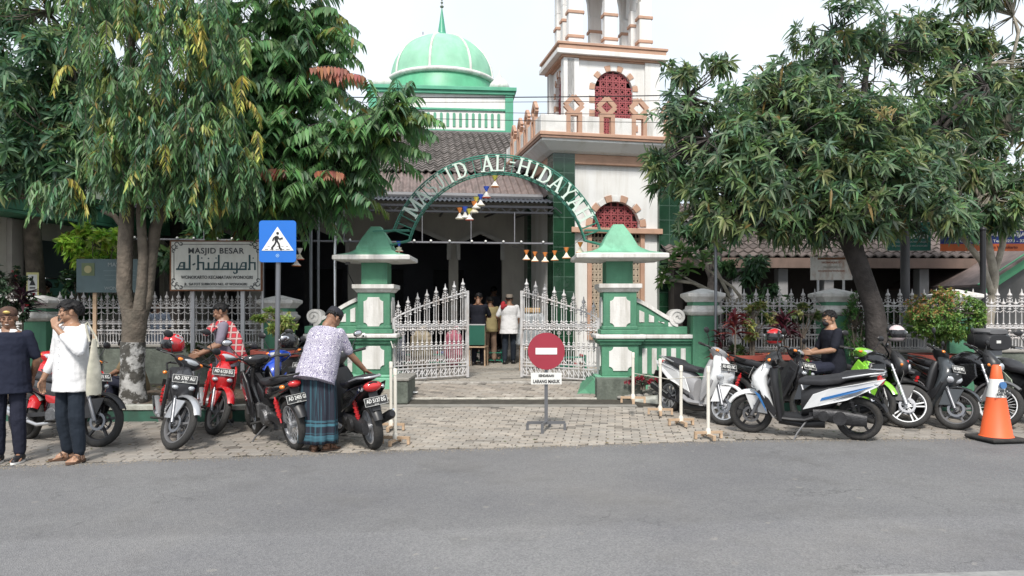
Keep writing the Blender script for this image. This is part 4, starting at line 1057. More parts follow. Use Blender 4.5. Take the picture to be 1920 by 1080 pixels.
# kufic-styled lower case word drawn with strokes
def word(glyphs, k, m, parent, loc, name='lettering'):
    b = MB(); x = 0; d = 0
    for adv, strokes in glyphs:
        for (p, q, t) in strokes:
            d += .00012
            b.bar(((x+p[0])*k, d, p[1]*k), ((x+q[0])*k, d, q[1]*k), t*k, .006, up=(0, 1, 0))
        x += adv
    xs = [v[0] for v in b.v]; mid = (max(xs)+min(xs))/2; b.v = [(v[0]-mid, v[1], v[2]) for v in b.v]
    o = b.build(name, m, parent); o.location = loc; return o
a_ = [((-.1,.1),(1.0,.1),.22),((.9,0),(.9,1.0),.24),((.9,.92),(.45,.92),.16),((.45,.9),(.12,.1),.14),((.35,.48),(.9,.48),.12)]
l_ = [((-.1,.1),(.55,.1),.22),((.42,0),(.42,1.9),.22)]
dash = [((.1,.62),(.42,.82),.18)]
h_ = [((0,.1),(.35,.1),.2),((.22,0),(.22,1.9),.22),((.22,.92),(.95,.92),.18),((.88,0),(.88,1.0),.2),((.6,1.5),(.74,1.5),.14)]
i_ = [((-.1,.1),(.6,.1),.22),((.35,0),(.35,.95),.22),((.28,1.45),(.42,1.45),.14)]
d_ = [((-.1,.1),(1.0,.1),.22),((.9,0),(.9,1.9),.22),((.9,.92),(.4,.92),.16),((.4,.95),(.3,.1),.16),((.5,1.5),(.64,1.5),.14)]
y_ = [((-.1,.1),(.9,.1),.22),((.2,0),(.2,.95),.2),((.85,.95),(.85,-.35),.2),((.85,-.35),(.5,-.42),.16),((.5,-.42),(.42,-.2),.14)]
word([(1.15, a_), (.7, l_), (.55, dash), (1.15, h_), (.72, i_), (1.15, d_), (1.15, a_), (1.05, y_), (1.15, a_), (1.1, h_)], .135, teal_ink, NBD, (0, -.006, z-.075))
b = MB()
for x in (-.42, .42): b.box(x-.03, x+.03, .06, .11, .2, z+.3)
b.each('post', pale_steel, NBD)
# tattered grey green board behind the trunk
GBd = thing('banner', 'faded grey green board with small crest left of the forked trunk', 'sign', (UX(205, 12.95), 12.95, 0), R(2)); zz = UZ(517, 12.95)
MB().box(-.56, .56, 0, .03, zz-.29, zz+.29).build('panel', mat('faded_teal', (.10,.15,.16), .6, dirt=.4, dcol=(.06,.08,.08)), GBd)
MB().box(-.47, -.25, -.006, -.001, zz+.0, zz+.22).build('crest', mat('crest_green', (.13,.17,.08), .6), GBd)
MB().lathe([(.001, -.010), (.065, -.010), (.065, -.0065), (.001, -.0065)], (-.36, 0, zz+.11), 'y', 16).build('crest_emblem', mat('crest_gold', (.4,.36,.18), .6), GBd)
pale_ink = mat('pale_ink', (.33,.37,.37), .6)
text('MASJID', .10, pale_ink, GBd, (.13, -.004, zz+.19)); text('WONOGIRI', .08, pale_ink, GBd, (.13, -.004, zz-.22))
b = MB()
for k in range(3): b.box(-.1+k*.02, .45, -.004, -.001, zz+.08-k*.08, zz+.095-k*.08)
b.build('faint_lines', mat('faint_ink', (.15,.20,.21), .6), GBd)
b = MB(); b.box(-.3, -.24, .03, .07, .2, zz+.2); b.box(.24, .3, .03, .07, .2, zz+.2); b.each('post', wood, GBd)

# blue pedestrian crossing sign
SY = 9.75
CS = thing('crossing_sign', 'blue pedestrian crossing sign with white triangle on a grey pole', 'sign', (UX(517, SY), SY, .0), 0)
top = U(522, 453, SY); dx = top.x-CS.location.x
MB().tube([(0, 0.02, 0), (dx, .02, top.z+.2)], .033, 12).build('pole', steel, CS, smooth=50)
hw = 34.5/F*SY; hh = 39/F*SY; cz = top.z; r = .04; P = []
for (sx, sz, a) in ((1, -1, 270), (1, 1, 0), (-1, 1, 90), (-1, -1, 180)):
    for k in range(6): q = R(a+k*18); P.append((dx+sx*(hw-r)+r*cos(q), cz+sz*(hh-r)+r*sin(q)))
MB().prism(P, -.035, -.02).build('sign_plate', mat('sign_blue', (.004,.13,.52), .35, coat=.3, var=.04), CS)
MB().prism([(dx+(p[0]-dx)*.985, cz+(p[1]-cz)*.985) for p in P], -.0195, -.0165).build('back_plate', steel, CS)
MB().prism([(dx-.205, cz-.12), (dx+.21, cz-.12), (dx+.0, cz+.19)], -.041, -.0352).build('triangle', white_cl, CS)
b = MB(); k = .0034
def st(pts, w_, y=-.043):
    for p, q in zip(pts, pts[1:]): b.bar((dx+p[0]*k, y-.0001*len(b.f), cz+p[1]*k), (dx+q[0]*k, y-.0001*len(b.f), cz+q[1]*k), w_*k, .002, up=(0, 1, 0))
st([(-2, 20), (-5, 2)], 13); st([(-4, 4), (-10, -12), (-22, -26), (-17, -31)], 6.5); st([(-3, 4), (6, -10), (10, -28), (17, -31)], 6.5)
st([(-2, 20), (-14, 12), (-18, 2)], 5); st([(0, 20), (8, 8), (21, 13)], 5)
b.lathe([(.001, -.048), (.0175, -.048), (.0175, -.045), (.001, -.045)], (dx+1*k, 0, cz+31*k), 'y', 14)
b.build('walking_figure', blackm, CS)
b = MB()
for i in range(5): b.box(dx-.165+i*.07, dx-.165+i*.07+.045, -.0425, -.0411, cz-.108, cz-.10); b.box(dx-.13+i*.06, dx-.13+i*.06+.03, -.0425, -.0411, cz-.07, cz-.065)
b.build('crossing_marks', dark_ink, CS)
b = MB(); b.arc((dx, cz-.185), .016, .022, 0, 2*PI, -.039, -.0355, 20); b.lathe([(.001, -.039), (.008, -.039), (.008, -.0355), (.001, -.0355)], (dx, 0, cz-.185), 'y', 12); b.build('roundel', mat('pale_blue', (.3,.5,.75), .5), CS)
b = MB(); b.box(dx-.05, dx+.05, -.0160, -.0130, cz+.1, cz+.13); b.box(dx-.05, dx+.05, -.0160, -.0130, cz-.13, cz-.1); b.each('clamp', steel, CS)

# no entry sign on a cross foot
NY = UX(0, 1); NYY = 2240/(808-579)
NE = thing('no_entry_sign', 'round red no entry sign on a grey cross foot stand in the driveway', 'sign', (UX(1024, NYY), NYY, .0), 0)
zc_ = UZ(658, NYY); rr_ = 34.5/F*NYY
MB().lathe([(.001, -.05), (rr_, -.05), (rr_, -.035), (.001, -.035)], (0, 0, zc_), 'y', 40).build('sign_disc', mat('sign_red', (.27,.022,.04), .45, var=.08, dirt=.2, dcol=(.2,.03,.04)), NE, smooth=40)
MB().lathe([(.001, -.034), (rr_-.004, -.034), (rr_-.004, -.031), (.001, -.031)], (0, 0, zc_), 'y', 40).build('back_plate', steel, NE)
MB().box(-.14, .14, -.056, -.0505, zc_-.042, zc_+.042).build('white_bar', white_cl, NE)
zp = UZ(709, NYY)
MB().box(-.20, .20, -.05, -.04, zp-.075, zp+.075).build('text_plate', plate_w, NE)
text('KENDARAAN', .045, blackm, NE, (0, -.052, zp+.035), width=.2, bold=.002); text('LARANG MASUK', .06, blackm, NE, (0, -.052, zp-.04), width=.35, bold=.002)
MB().box(-.022, .022, -.022, .022, .1, zc_+.1).build('post', steel, NE)
b = MB(); b.cbox((0, 0, .11), (.50, .035, .035), Matrix.Rotation(R(2), 3, 'Z')); b.cbox((0, 0, .112), (.035, .50, .035), Matrix.Rotation(R(-14), 3, 'Z')); b.each('foot_bar', steel, NE)
b = MB()
for s in (-1, 1): b.box(s*.245-.018, s*.245+.018, -.018, .018, .004, .10); b.box(s*.06-.018, s*.06+.018, s*.235-.018, s*.235+.018, .004, .10)
b.each('foot', steel, NE)

# rusted white board (right), shop style banners further back
WBd = thing('rusted_board', 'rust streaked white metal board with faded text above the fence', 'sign', (UX(1559, 13.2), 13.2, 0), R(-4)); zz = UZ(503, 13.2)
hw2, hh2 = 38/F*13.2, 22/F*13.2
MB().box(-hw2, hw2, 0, .02, zz-hh2, zz+hh2).build('panel', mat('rusty_white', (.60,.58,.54), .6, var=.08, vs=4, dirt=1., dcol=(.30,.13,.06), ds=2.2), WBd)
MB().box(-hw2+.12, hw2-.12, -.004, -.001, zz+hh2-.055, zz+hh2-.015).build('rust_streak', rust, WBd)
text('WONOKARTO', .05, mat('faded_rust_ink', (.35,.12,.07), .7), WBd, (0, -.004, zz+.10)); text('MASJID BESAR', .05, mat('faded_grey', (.40,.38,.34), .7), WBd, (0.02, -.004, zz+.02)); text('KECAMATAN WONOGIRI', .04, _M['faded_rust_ink'], WBd, (0, -.004, zz-.05))
b = MB()
for x in (-.22, .22): b.box(x-.018, x+.018, .021, .05, .2, zz+.1)
b.each('post', pale_steel, WBd)
gY = 14.6
SG = thing('green_banner', 'dark green banner with white lettering hung below the mango canopy', 'banner', (UX(1705, gY), gY, 0), R(0)); zz = UZ(445, gY)
MB().box(-.42, .42, 0, .015, zz-.26, zz+.30).build('cloth', mat('banner_green', (.012,.12,.09), .6), SG)
text('AL HIDAYAH', .13, white_cl, SG, (.0, -.004, zz+.02), bold=.004, width=.74); text('MASJID', .07, white_cl, SG, (.1, -.004, zz+.14)); text('PENGURUS TAKMIR MASJID', .05, pale_ink, SG, (0, -.004, zz-.09), width=.7); text('WONOKARTO WONOGIRI', .05, pale_ink, SG, (0, -.004, zz-.17), width=.7)
MB().tube([(-1.6, .03, zz+.33), (1.6, .03, zz+.33)], .012, 5).build('hanging_rope', blackm, SG)
oY = 14.2
OB = thing('blue_orange_banner', 'blue banner with orange lower band strung at the right edge', 'banner', (UX(1860, oY), oY, 0), R(-2)); zz = UZ(452, oY)
MB().box(-.96, .9, 0, .015, zz-.05, zz+.19).build('blue_band', mat('banner_blue', (.014,.035,.22), .6), OB); MB().box(-.96, .9, 0, .015, zz-.19, zz-.0505).build('orange_band', mat('banner_orange', (.55,.12,.03), .6), OB)
text('BENGKEL JATI 2 WIJAYA', .10, white_cl, OB, (.05, -.004, zz+.12), bold=.003, width=1.5); text('Jl. Gatot Subroto  Telp. 0273 - 321040', .07, white_cl, OB, (.05, -.004, zz+.0), bold=.002, width=1.5); text('Jalan Wonokarto', .08, mat('dark_red_ink', (.16,.02,.01), .6), OB, (.2, -.004, zz-.12), bold=.002)
b = MB(); b.tube([(-.96, .02, zz+.19), (-2.4, 1, zz+.5)], .006, 4); b.tube([(.9, .02, zz+.19), (2.4, .5, zz+.4)], .006, 4); b.build('tie_rope', blackm, OB)

# poles
def pole(px, Y, py_top, z0, r, m, lab, group=None, name='metal_pole'):
    t = thing(name, lab, 'pole', (UX(px, Y), Y, z0), 0, group); h = UZ(py_top, Y)-z0
    MB().tube([(0, 0, 0), (0, 0, h)], r, 10).build('shaft', m, t, smooth=50)
    MB().sph((0, 0, h), (r*1.3, r*1.3, r), 8, 5).build('end_cap', m, t, smooth=60); MB().lathe([(r*2.2, 0), (r*2.2, .02), (r, .03), (r, 0.0)], seg=10).build('base_flange', m, t)
    return t
pole(628, 13.7, 380, .25, .028, chrome, 'tall shiny steel pole behind the left wing wall of the gate')
pole(1342, 12.3, 415, .24, .026, steel, 'thin grey pole beside the first fence post right of the gate')
pole(583, 15.3, 400, .3, .035, steel, 'dull grey pole left of two behind the potted yellow shrub')
pole(597, 15.6, 410, .3, .03, steel, 'dull grey pole right of two behind the potted yellow shrub')
p_ = pole(1697, 12.95, 395, .24, .075, mat('dark_pole', (.04,.04,.045), .6, dirt=.4, dcol=(.12,.11,.1)), 'thick dark pole between the mango trunk and the round shrub')
MB().lathe([(.082, 0), (.088, .02), (.088, 1.0), (.076, 1.02)], (0, 0, .45), seg=12).build('sleeve', steel, p_, smooth=50)
pole(1843, 12.5, 430, .24, .045, blackm, 'black pole right of the round shrub')
SL = thing('street_lamp', 'slim lamp post with conical shade behind the blue crossing sign', 'lamp', (UX(492, 12.9), 12.9, .25)); h = UZ(385, 12.9)-.25
MB().tube([(0, 0, 0), (0, 0, h+.2)], .02, 8).build('post', pale_steel, SL); MB().lathe([(.015, h+.13), (.03, h+.09), (.04, h+.05), (.12, h+.0), (.125, h-.02), (.10, h-.02), (.03, h+.03)], (0, 0, 0), seg=20, closed=True).build('lamp_shade', pale_steel, SL, smooth=50)
MB().sph((0, 0, h-.03), (.04, .04, .05), 10, 6).build('bulb', white_cl, SL, smooth=60)
# overhead wires
for i, (pa, pb, Ya, Yb, sag, lab) in enumerate([
   ((-60, 168), (1300, 178), 15.2, 15.2, .1, 'thick overhead wire crossing in front of the dome'),
   ((-60, 183), (1990, 172), 15.4, 15.0, .15, 'overhead wire just below the thick one across the dome'),
   ((300, 196), (1990, 214), 15.6, 15.3, .1, 'thin overhead wire crossing the green slot windows'),
   ((560, 216), (1990, 230), 15.8, 15.6, .08, 'lowest thin overhead wire level with the minaret parapet')]):
    a, c = U(pa[0], pa[1], Ya), U(pb[0], pb[1], Yb); n = 24
    P = [a.lerp(c, k/n)-Vector((0, 0, sag*4*(k/n)*(1-k/n))) for k in range(n+1)]
    o = MB().tube(P, .011 if i == 0 else .006, 5).build('overhead_wire', blackm); tag(o, lab, 'wire', 'overhead wires')

# hanging paper lampions
LM = {}
for k, c_ in dict(orange=(.75,.25,.06), blue=(.05,.12,.62), yellow=(.72,.65,.12), white=(.75,.72,.66), red=(.65,.12,.08), cream=(.70,.62,.48)).items():
    LM[k] = mat('paper_'+k, c_, .7)
def lampion(px, py, Y, s, c1, c2, rim, lab, grp):
    t = thing('paper_ornament', lab, 'ornament', U(px, py, Y), 0, grp)
    k = s*.5
    MB().lathe([(.5*k, .9*k), (.42*k, .7*k), (.10*k, .05*k)], seg=12).build('upper_cone', LM[c1], t, smooth=50)
    MB().lathe([(.10*k, .05*k), (.4*k, -.5*k), (.72*k, -.8*k), (.72*k, -.86*k)], seg=12).build('lower_cone', LM[c2], t, smooth=50)
    MB().lathe([(.70*k, -.85*k), (.74*k, -.86*k), (.70*k, -.94*k), (.5*k, -.95*k)], seg=12).build('rim', LM[rim], t, smooth=50)
for (x, y, c1, c2, rim, w_) in [(928,340,'yellow','white','orange','yellow topped paper ornament directly under the top of the arch'),(912,360,'blue','white','red','blue topped paper ornament second below the arch top'),(901,375,'blue','white','cream','blue topped paper ornament third in the slanting string'),(889,388,'orange','cream','white','orange topped paper ornament in the lower cluster'),(893,380,'yellow','white','white','yellow and white paper ornament in the lower cluster'),(872,398,'blue','white','white','blue topped paper ornament at the lowest end of the slanting string'),(862,400,'orange','white','cream','orange topped paper ornament lowest left of the slanting string'),(880,402,'yellow','white','red','yellow topped paper ornament at the lowest end of the string')]:
    lampion(x, y, 13.4, .22, c1, c2, rim, w_, 'paper ornaments on the slanting string')
for i, (x, y) in enumerate([(987,478),(1003,481),(1022,482),(1040,479),(1062,474),(1088,464)]):
    lampion(x, y, 13.3, .19+.02*(i > 3), 'orange', 'cream', 'orange', ['leftmost orange and cream paper ornament in the row beside the right pillar', 'second orange and cream paper ornament from the left in the row of six', 'third orange and cream paper ornament from the left in the row of six', 'fourth orange and cream paper ornament from the left in the row of six', 'fifth orange and cream paper ornament, next to the one under the arch foot', 'orange and cream paper ornament highest, at the right foot of the arch'][i], 'orange paper ornaments in a row')
lampion(748, 462, 13.0, .2, 'blue', 'cream', 'red', 'blue topped paper ornament beside the left pillar cap', 'paper ornaments near the left pillar')
lampion(748, 474, 12.95, .2, 'cream', 'cream', 'white', 'cream paper ornament stacked below the blue one at the left pillar', 'paper ornaments near the left pillar')
lampion(562, 476, 13.2, .22, 'white', 'cream', 'red', 'upper cream paper ornament just right of the blue crossing sign', 'paper ornaments beside the crossing sign')
lampion(556, 488, 13.2, .22, 'cream', 'white', 'orange', 'lower cream paper ornament just right of the blue crossing sign', 'paper ornaments beside the crossing sign')
for (pts, lab) in (([(948,322,13.2),(925,340,13.4),(900,372,13.4),(862,396,13.4)], 'string carrying the slanting paper ornaments under the arch'), ([(960,462,13.3),(1020,475,13.3),(1060,470,13.3),(1100,440,13.1)], 'string carrying the row of orange paper ornaments')):
    o = MB().tube([U(*p) for p in pts], .004, 4).build('hanging_string', blackm); tag(o, lab, 'string')

# white pipe barrier stands
def barrier(px, py, h, lab, lean=0.):
    Y = 2240/(py-579); z0 = gz(UX(px, Y), Y)+.004; Y = F*(EYE-z0)/(py-HZ)
    t = thing('barrier_stand', lab, 'barrier', (UX(px, Y), Y, z0), rnd.uniform(-.3, .3), 'white pipe barrier stands on timber feet')
    MB().tube([(0, 0, .06), (lean, 0, h)], .021, 12).build('pipe', pvc, t, smooth=50)
    MB().lathe([(.025, h-.07), (.025, h+.0), (.02, h+.01), (.001, h+.01)], (lean, 0, 0), seg=12).build('pipe_cap', pvc, t, smooth=50)
    MB().lathe([(.034, .05), (.034, .1), (.023, .13), (.023, .05)], seg=12, closed=True).build('socket', pvc, t, smooth=50)
    b = MB(); b.cbox((0, 0, .075), (.36, .04, .03)); b.cbox((0, 0, .045), (.04, .36, .03)); b.each('foot_bar', wood, t)
    b = MB()
    for s in (-1, 1): b.box(s*.165-.015, s*.165+.015, -.018, .018, 0, .06); b.box(-.018, .018, s*.165-.015, s*.165+.015, 0, .03)
    b.each('foot', wood, t)
    return t
barrier(1187, 755, .72, 'white pipe barrier stand nearest the right gate pillar'); barrier(1238, 777, .80, 'white pipe barrier stand second from the right gate pillar')
barrier(1277, 797, .80, 'white pipe barrier stand third from the right gate pillar'); barrier(1328, 822, .88, 'white pipe barrier stand nearest the road beside the white scooter')
barrier(741, 832, .88, 'white pipe barrier stand nearest the road beside the black and red scooter'); barrier(733, 806, .88, 'white pipe barrier stand behind the nearest one on the left')
for (a, c, lab) in (((1187, 700, 11.6), (1320, 706, 9.2), 'pale cord strung between the right barrier stands'), ((733, 640, 10.0), (741, 650, 9.0), 'cord joining the two left barrier stands')):
    o = MB().tube([U(*a), U((a[0]+c[0])/2, (a[1]+c[1])/2+8, (a[2]+c[2])/2), U(*c)], .006, 5).build('cord', pvc); tag(o, lab, 'cord')

# traffic cone
CY = F*1.6/(826-579)
TC = thing('traffic_cone', 'orange traffic cone with white sleeve on black base by the kerb', 'cone', (UX(1868, CY), CY, .012), R(8))
b = MB(); b.loft([[(-o, -o, z), (o, -o, z), (o, o, z), (-o, o, z)] for (o, z) in ((.235, 0), (.24, .02), (.235, .04), (.15, .045))]); b.build('base', rubber, TC, bevel=.01)
orange = mat('cone_orange', (.72,.115,.03), .55, var=.08, dirt=.3, dcol=(.4,.09,.03))
f = lambda z: .175-(.175-.048)*(z-.045)/.85
MB().lathe([(.185, .045), (f(.06), .06), (f(.40), .56-.06)]+[(f(.895), .895), (f(.895)-.01, .905), (.001, .905)] if False else [(.19, .045), (.175, .06), (f(.53), .53), (f(.75), .75), (f(.895), .895), (.035, .908), (.001, .908)], seg=32).build('cone_body', orange, TC, smooth=40)
MB().lathe([(f(.52)+.003, .52), (f(.735)+.003, .735), (f(.735), .737), (f(.52), .518)], seg=32, closed=True).build('sleeve', white_cl, TC, smooth=40)
b = MB(); b.lathe([(.001, -.128), (.042, -.128), (.042, -.10), (.001, -.10)], (-.01, 0, .67), 'y', 16); b.build('roundel', mat('cone_blue', (.06,.16,.35), .5), TC)
text('DISHUB', .05, dark_ink, TC, (.0, -.122, .60), name='stencil', bold=.002); text('KAB. WNG', .04, dark_ink, TC, (.0, -.125, .56), name='stencil', bold=.002)
# ---------------------------------------------------------------- motorbikes
def ring_yz(x, zc, hw, hh, yc=0, n=14, p=2.6, bot=1.):
    o = []
    for i in range(n):
        a = 2*PI*i/n; c, s = cos(a), sin(a)
        k = 2/p; o.append((x, yc+hw*math.copysign(abs(c)**k, c), zc+hh*(bot if s < 0 else 1)*math.copysign(abs(s)**k, s)))
    return o
def loftx(b, st, yc=0, p=2.6, n=14): return b.loft([ring_yz(*s[:4], yc=yc, n=n, p=p) for s in st])
def loftz(b, st, n=16, p=2.6, yc=0):
    rg = []
    for (z, xc, hx, hw) in st:
        r = []
        for i in range(n):
            a = 2*PI*i/n; c, s = cos(a), sin(a); k = 2/p
            r.append((xc+hx*math.copysign(abs(c)**k, c), yc+hw*math.copysign(abs(s)**k, s), z))
        rg.append(r)
    return b.loft(rg)
def arcshell(b, cx, cz, r, a0, a1, w, th=.012, n=12, taper=.6):
    """mudguard: arched strip with rounded section. angles from +x, degrees"""
    rg = []
    for i in range(n+1):
        t = i/n; a = R(a0+(a1-a0)*t); wd = w*(taper+(1-taper)*sin(PI*min(1, max(0, t*.9+.05))))
        P = []
        for k in range(7):
            u = -1+2*k/6; P.append((u*wd, r+.03*(1-u*u)))
        for k in range(7):
            u = 1-2*k/6; P.append((u*(wd-.008), r-th+.03*(1-u*u)))
        rg.append([(cx+q*cos(a), y, cz+q*sin(a)) for (y, q) in P])
    return b.loft(rg)
def wheel(parent, name, x, Rw, tw, rim_m, spokes, M=None, disc=True, rimw=None, double=False):
    h = bpy.data.objects.new(name, None); COL.objects.link(h); h.parent = parent
    c = (x, 0, Rw)
    b = MB(M)
    pr = [(Rw-.075, -tw*.75), (Rw-.05, -tw), (Rw-.02, -tw*.95), (Rw-.003, -tw*.5), (Rw, 0), (Rw-.003, tw*.5), (Rw-.02, tw*.95), (Rw-.05, tw), (Rw-.075, tw*.75)]
    b.lathe(pr, c, 'y', 36, closed=True); b.build('tyre', rubber, h, smooth=50)
    b = MB(M); r = Rw-.07; rw = rimw or tw*.8
    b.lathe([(r+.008, -rw), (r+.010, rw), (r-.012, rw), (r-.022, rw*.4), (r-.022, -rw*.4), (r-.012, -rw)], c, 'y', 36, closed=True)
    b.lathe([(.001, -.05), (.035, -.05), (.04, -.02), (.04, .02), (.035, .05), (.001, .05)], c, 'y', 14)
    C0 = Vector(c)
    for i in range(spokes):
        a = 2*PI*i/spokes+.3
        d = Vector((cos(a), 0, sin(a)))
        if spokes > 12:
            d2 = Vector((cos(a+.35*(1 if i % 2 else -1)), 0, sin(a+.35*(1 if i % 2 else -1))))
            b.bar(C0+d2*.03+Vector((0, .03*(1 if i % 2 else -1), 0)), C0+d*r*.99, .005)
        elif double:
            for q in (-.13, .13):
                d2 = Vector((cos(a+q), 0, sin(a+q))); d3 = Vector((cos(a+q*2.2), 0, sin(a+q*2.2)))
                b.bar(C0+d3*.03, C0+d2*r*.99, .017, .022, up=(0, 1, 0))
        else: b.bar(C0+d*.03, C0+d*r*.99, .026, .024, up=(0, 1, 0))
    b.build('rim', rim_m, h, smooth=40)
    if disc:
        b = MB(M)
        for s in (1,):
            b.lathe([(.074, .052*s), (.104, .052*s), (.104, .057*s), (.074, .057*s)], c, 'y', 28, closed=True)
            for i in range(6):
                a = 2*PI*i/6; b.bar(C0+Vector((cos(a)*.03, .055, sin(a)*.03)), C0+Vector((cos(a+.4)*.07, .055, sin(a+.4)*.08)), .012, .004, up=(0, 1, 0))
            b.lathe([(.074, -.052), (.104, -.052), (.104, -.057), (.074, -.057)], c, 'y', 28, closed=True)
        b.build('brake_disc', steel, h, smooth=40)
    return h
def motorbike(lab, px, py, heading, steer=0, lean=7, style='scooter', main=None, second=None, rim=None, spokes=5, double=False, plate=None, front=True,
              grp='motorbikes parked along the kerb', fender=None, shock=None, seat=None, screen=False, mirrors=True, name='motorbike', engine=True, rackb=False, light='apron', dz=0):
    Y = 2240/(py-579); fx, fy = UX(px, Y), Y
    wb = 1.26 if style != 'sport' else 1.32; h = R(heading); d = Vector((cos(h), sin(h), 0))
    s = 1 if front else -1
    t = thing(name, lab, 'motorbike', Vector((fx, fy, dz))-d*wb/2*s, h, grp)
    t.rotation_euler = (-R(lean), 0, h)
    main = main or red_p; second = second or bpl; rim = rim or bpl; fender = fender or main; shock = shock or red_p; seat = seat or seat_m
    sc = style == 'scooter'; Rw = .265 if sc else .29; tw = .048 if sc else .038
    if style == 'sport': Rw, tw = .30, .05
    xf, xr = wb/2, -wb/2
    rake = R(26); ax = Vector((-sin(rake), 0, cos(rake))); P0 = Vector((xf-.03, 0, Rw))
    Ms = Matrix.Translation(P0) @ Matrix.Rotation(R(steer), 4, ax) @ Matrix.Translation(-P0)
    wheel(t, 'front_wheel', xf, Rw, tw, rim, spokes, Ms, True, None, double); wheel(t, 'rear_wheel', xr, Rw, tw*1.1, rim, spokes, None, False, None, double)
    # fork
    hz = 1.0 if sc else .99; hx = xf-.30 if sc else xf-.32
    b = MB(Ms); k = .085
    for q in (-k, k):
        b.tube([(xf-.01, q, Rw), (xf-.01+ax.x*.30, q, Rw+ax.z*.30)], .024, 10); b.tube([(xf-.01+ax.x*.28, q, Rw+ax.z*.28), (xf-.01+ax.x*.58, q, Rw+ax.z*.58)], .017, 10)
    b.tube([(xf, -k, Rw), (xf, k, Rw)], .014, 8); b.bar((xf-.01+ax.x*.5, -k, Rw+ax.z*.5), (xf-.01+ax.x*.5, k, Rw+ax.z*.5), .04, .03)
    b.cbox((xf-.06, .075, Rw+.09), (.05, .035, .09)); b.build('fork', steel if style != 'sport' else silver, t, smooth=50)
    for q in (-1, 1):
        b = MB(Ms); b.tube([(hx-.02, q*.2, hz+.03), (hx+.13, q*.12, hz-.05), (xf-.10, q*.10, .72), (xf-.13, q*.11, .52), (xf-.06, q*.09, Rw+.12)], .0045, 5); b.build('brake_cable', bpl, t, smooth=60)
    b = MB(Ms); arcshell(b, xf, Rw, Rw+.025, 30 if style != 'sport' else 50, 165, .085 if sc else .07)
    for q in (-1, 1): b.prism([(xf-.20, Rw+.02), (xf-.02, Rw+.05), (xf+.06, Rw+.27), (xf-.16, Rw+.25)], q*.075-.006, q*.075+.006)
    b.build('front_fender', fender, t, smooth=50)
    # handlebar set
    b = MB(Ms); bars = [(hx-.10, .35, hz+.03), (hx-.06, .22, hz+.03), (hx+.0, .09, hz-.02), (hx, -.09, hz-.02), (hx-.06, -.22, hz+.03), (hx-.10, -.35, hz+.03)]
    b.tube(bars, .012, 8); b.build('handlebar', blackm, t, smooth=50)
    for q in (-1, 1):
        b = MB(Ms); b.tube([(hx-.075, q*.25, hz+.03), (hx-.105, q*.37, hz+.03)], .019, 10); b.build('grip', rubber, t, smooth=50)
        b = MB(Ms); b.tube([(hx-.0, q*.2, hz+.03), (hx-.02, q*.36, hz+.02)], .006, 6); b.build('lever', chrome, t, smooth=50)
        if mirrors:
            b = MB(Ms); b.tube([(hx-.05, q*.2, hz+.04), (hx-.03, q*.26, hz+.12), (hx-.05, q*.31, hz+.19)], .006, 6)
            b.sph((hx-.05, q*.34, hz+.23), (.018, .065, .042), 12, 8); m_ = b.build('mirror', bpl, t, smooth=60)
            b = MB(Ms); b.sph((hx-.064, q*.34, hz+.23), (.008, .055, .034), 12, 6); b.build('mirror_glass', chrome, m_, smooth=60)
    if style != 'sport':
        b = MB(Ms); loftz(b, [(hz-.10, hx+.02, .05, .06), (hz-.05, hx+.02, .09, .13), (hz, hx+.01, .10, .18), (hz+.04, hx-.01, .07, .14), (hz+.06, hx-.02, .03, .07)]); cv = b.build('handlebar_cover', main if (light == 'bar' or not second) else second, t, smooth=50)
        if light == 'bar':
            b = MB(Ms); b.sph((hx+.075, 0, hz-.005), (.04, .115, .042), 16, 8); b.build('headlight', glass_h, t, smooth=60)
        for q in (-1, 1):
            b = MB(Ms); b.sph((hx+.06, q*.135, hz-.0), (.03, .035, .022), 10, 6); b.build('indicator', lens_o, t, smooth=60)
    # nose / apron
    if sc:
        b = MB(); loftz(b, [(.25, xf-.30, .05, .12), (.40, xf-.24, .055, .18), (.56, xf-.17, .07, .195), (.68, xf-.12, .10, .19), (.78, xf-.12, .10, .165), (.87, xf-.19, .08, .12), (.95, xf-.25, .05, .07)]); b.build('front_apron', main, t, smooth=50)
        b = MB(); loftz(b, [(.22, xf-.36, .05, .16), (.5, xf-.33, .055, .18), (.75, xf-.30, .06, .17), (.88, xf-.29, .06, .11)]); b.build('leg_shield', second, t, smooth=50)
        for q in (-1, 1):
            b = MB(); b.sph((xf-.075, q*.095, .66), (.06, .07, .05), 14, 8, Matrix.Rotation(R(q*25), 3, 'X')); b.build('headlight', glass_h, t, smooth=60)
            b = MB(); b.prism([(xf-.30, .28), (xf-.18, .42), (xf-.10, .60), (xf-.13, .62), (xf-.24, .50), (xf-.33, .34)], q*.178-.012, q*.178+.012); b.build('apron_trim', second, t, bevel=.006)
        b = MB(); b.sph((xf-.03, 0, .735), (.02, .035, .02), 10, 6); b.build('badge', chrome, t, smooth=60)
        b = MB(); loftx(b, [(xf-.30, .255, .14, .03), (xf-.5, .245, .155, .035), (-.02, .245, .155, .035), (-.18, .30, .15, .05)]); b.build('floorboard', second, t, smooth=40)
        b = MB(); loftx(b, [(xf-.34, .20, .08, .05), (0, .17, .10, .05), (-.25, .2, .10, .07)]); b.build('keel', bpl, t, smooth=40)
        tail = [(.02, .42, .09, .16), (-.10, .48, .13, .19), (-.3, .55, .155, .16), (-.52, .64, .15, .10), (-.75, .72, .11, .065), (-.90, .78, .05, .03)]
        b = MB(); loftx(b, tail); b.build('rear_body', second, t, smooth=50)
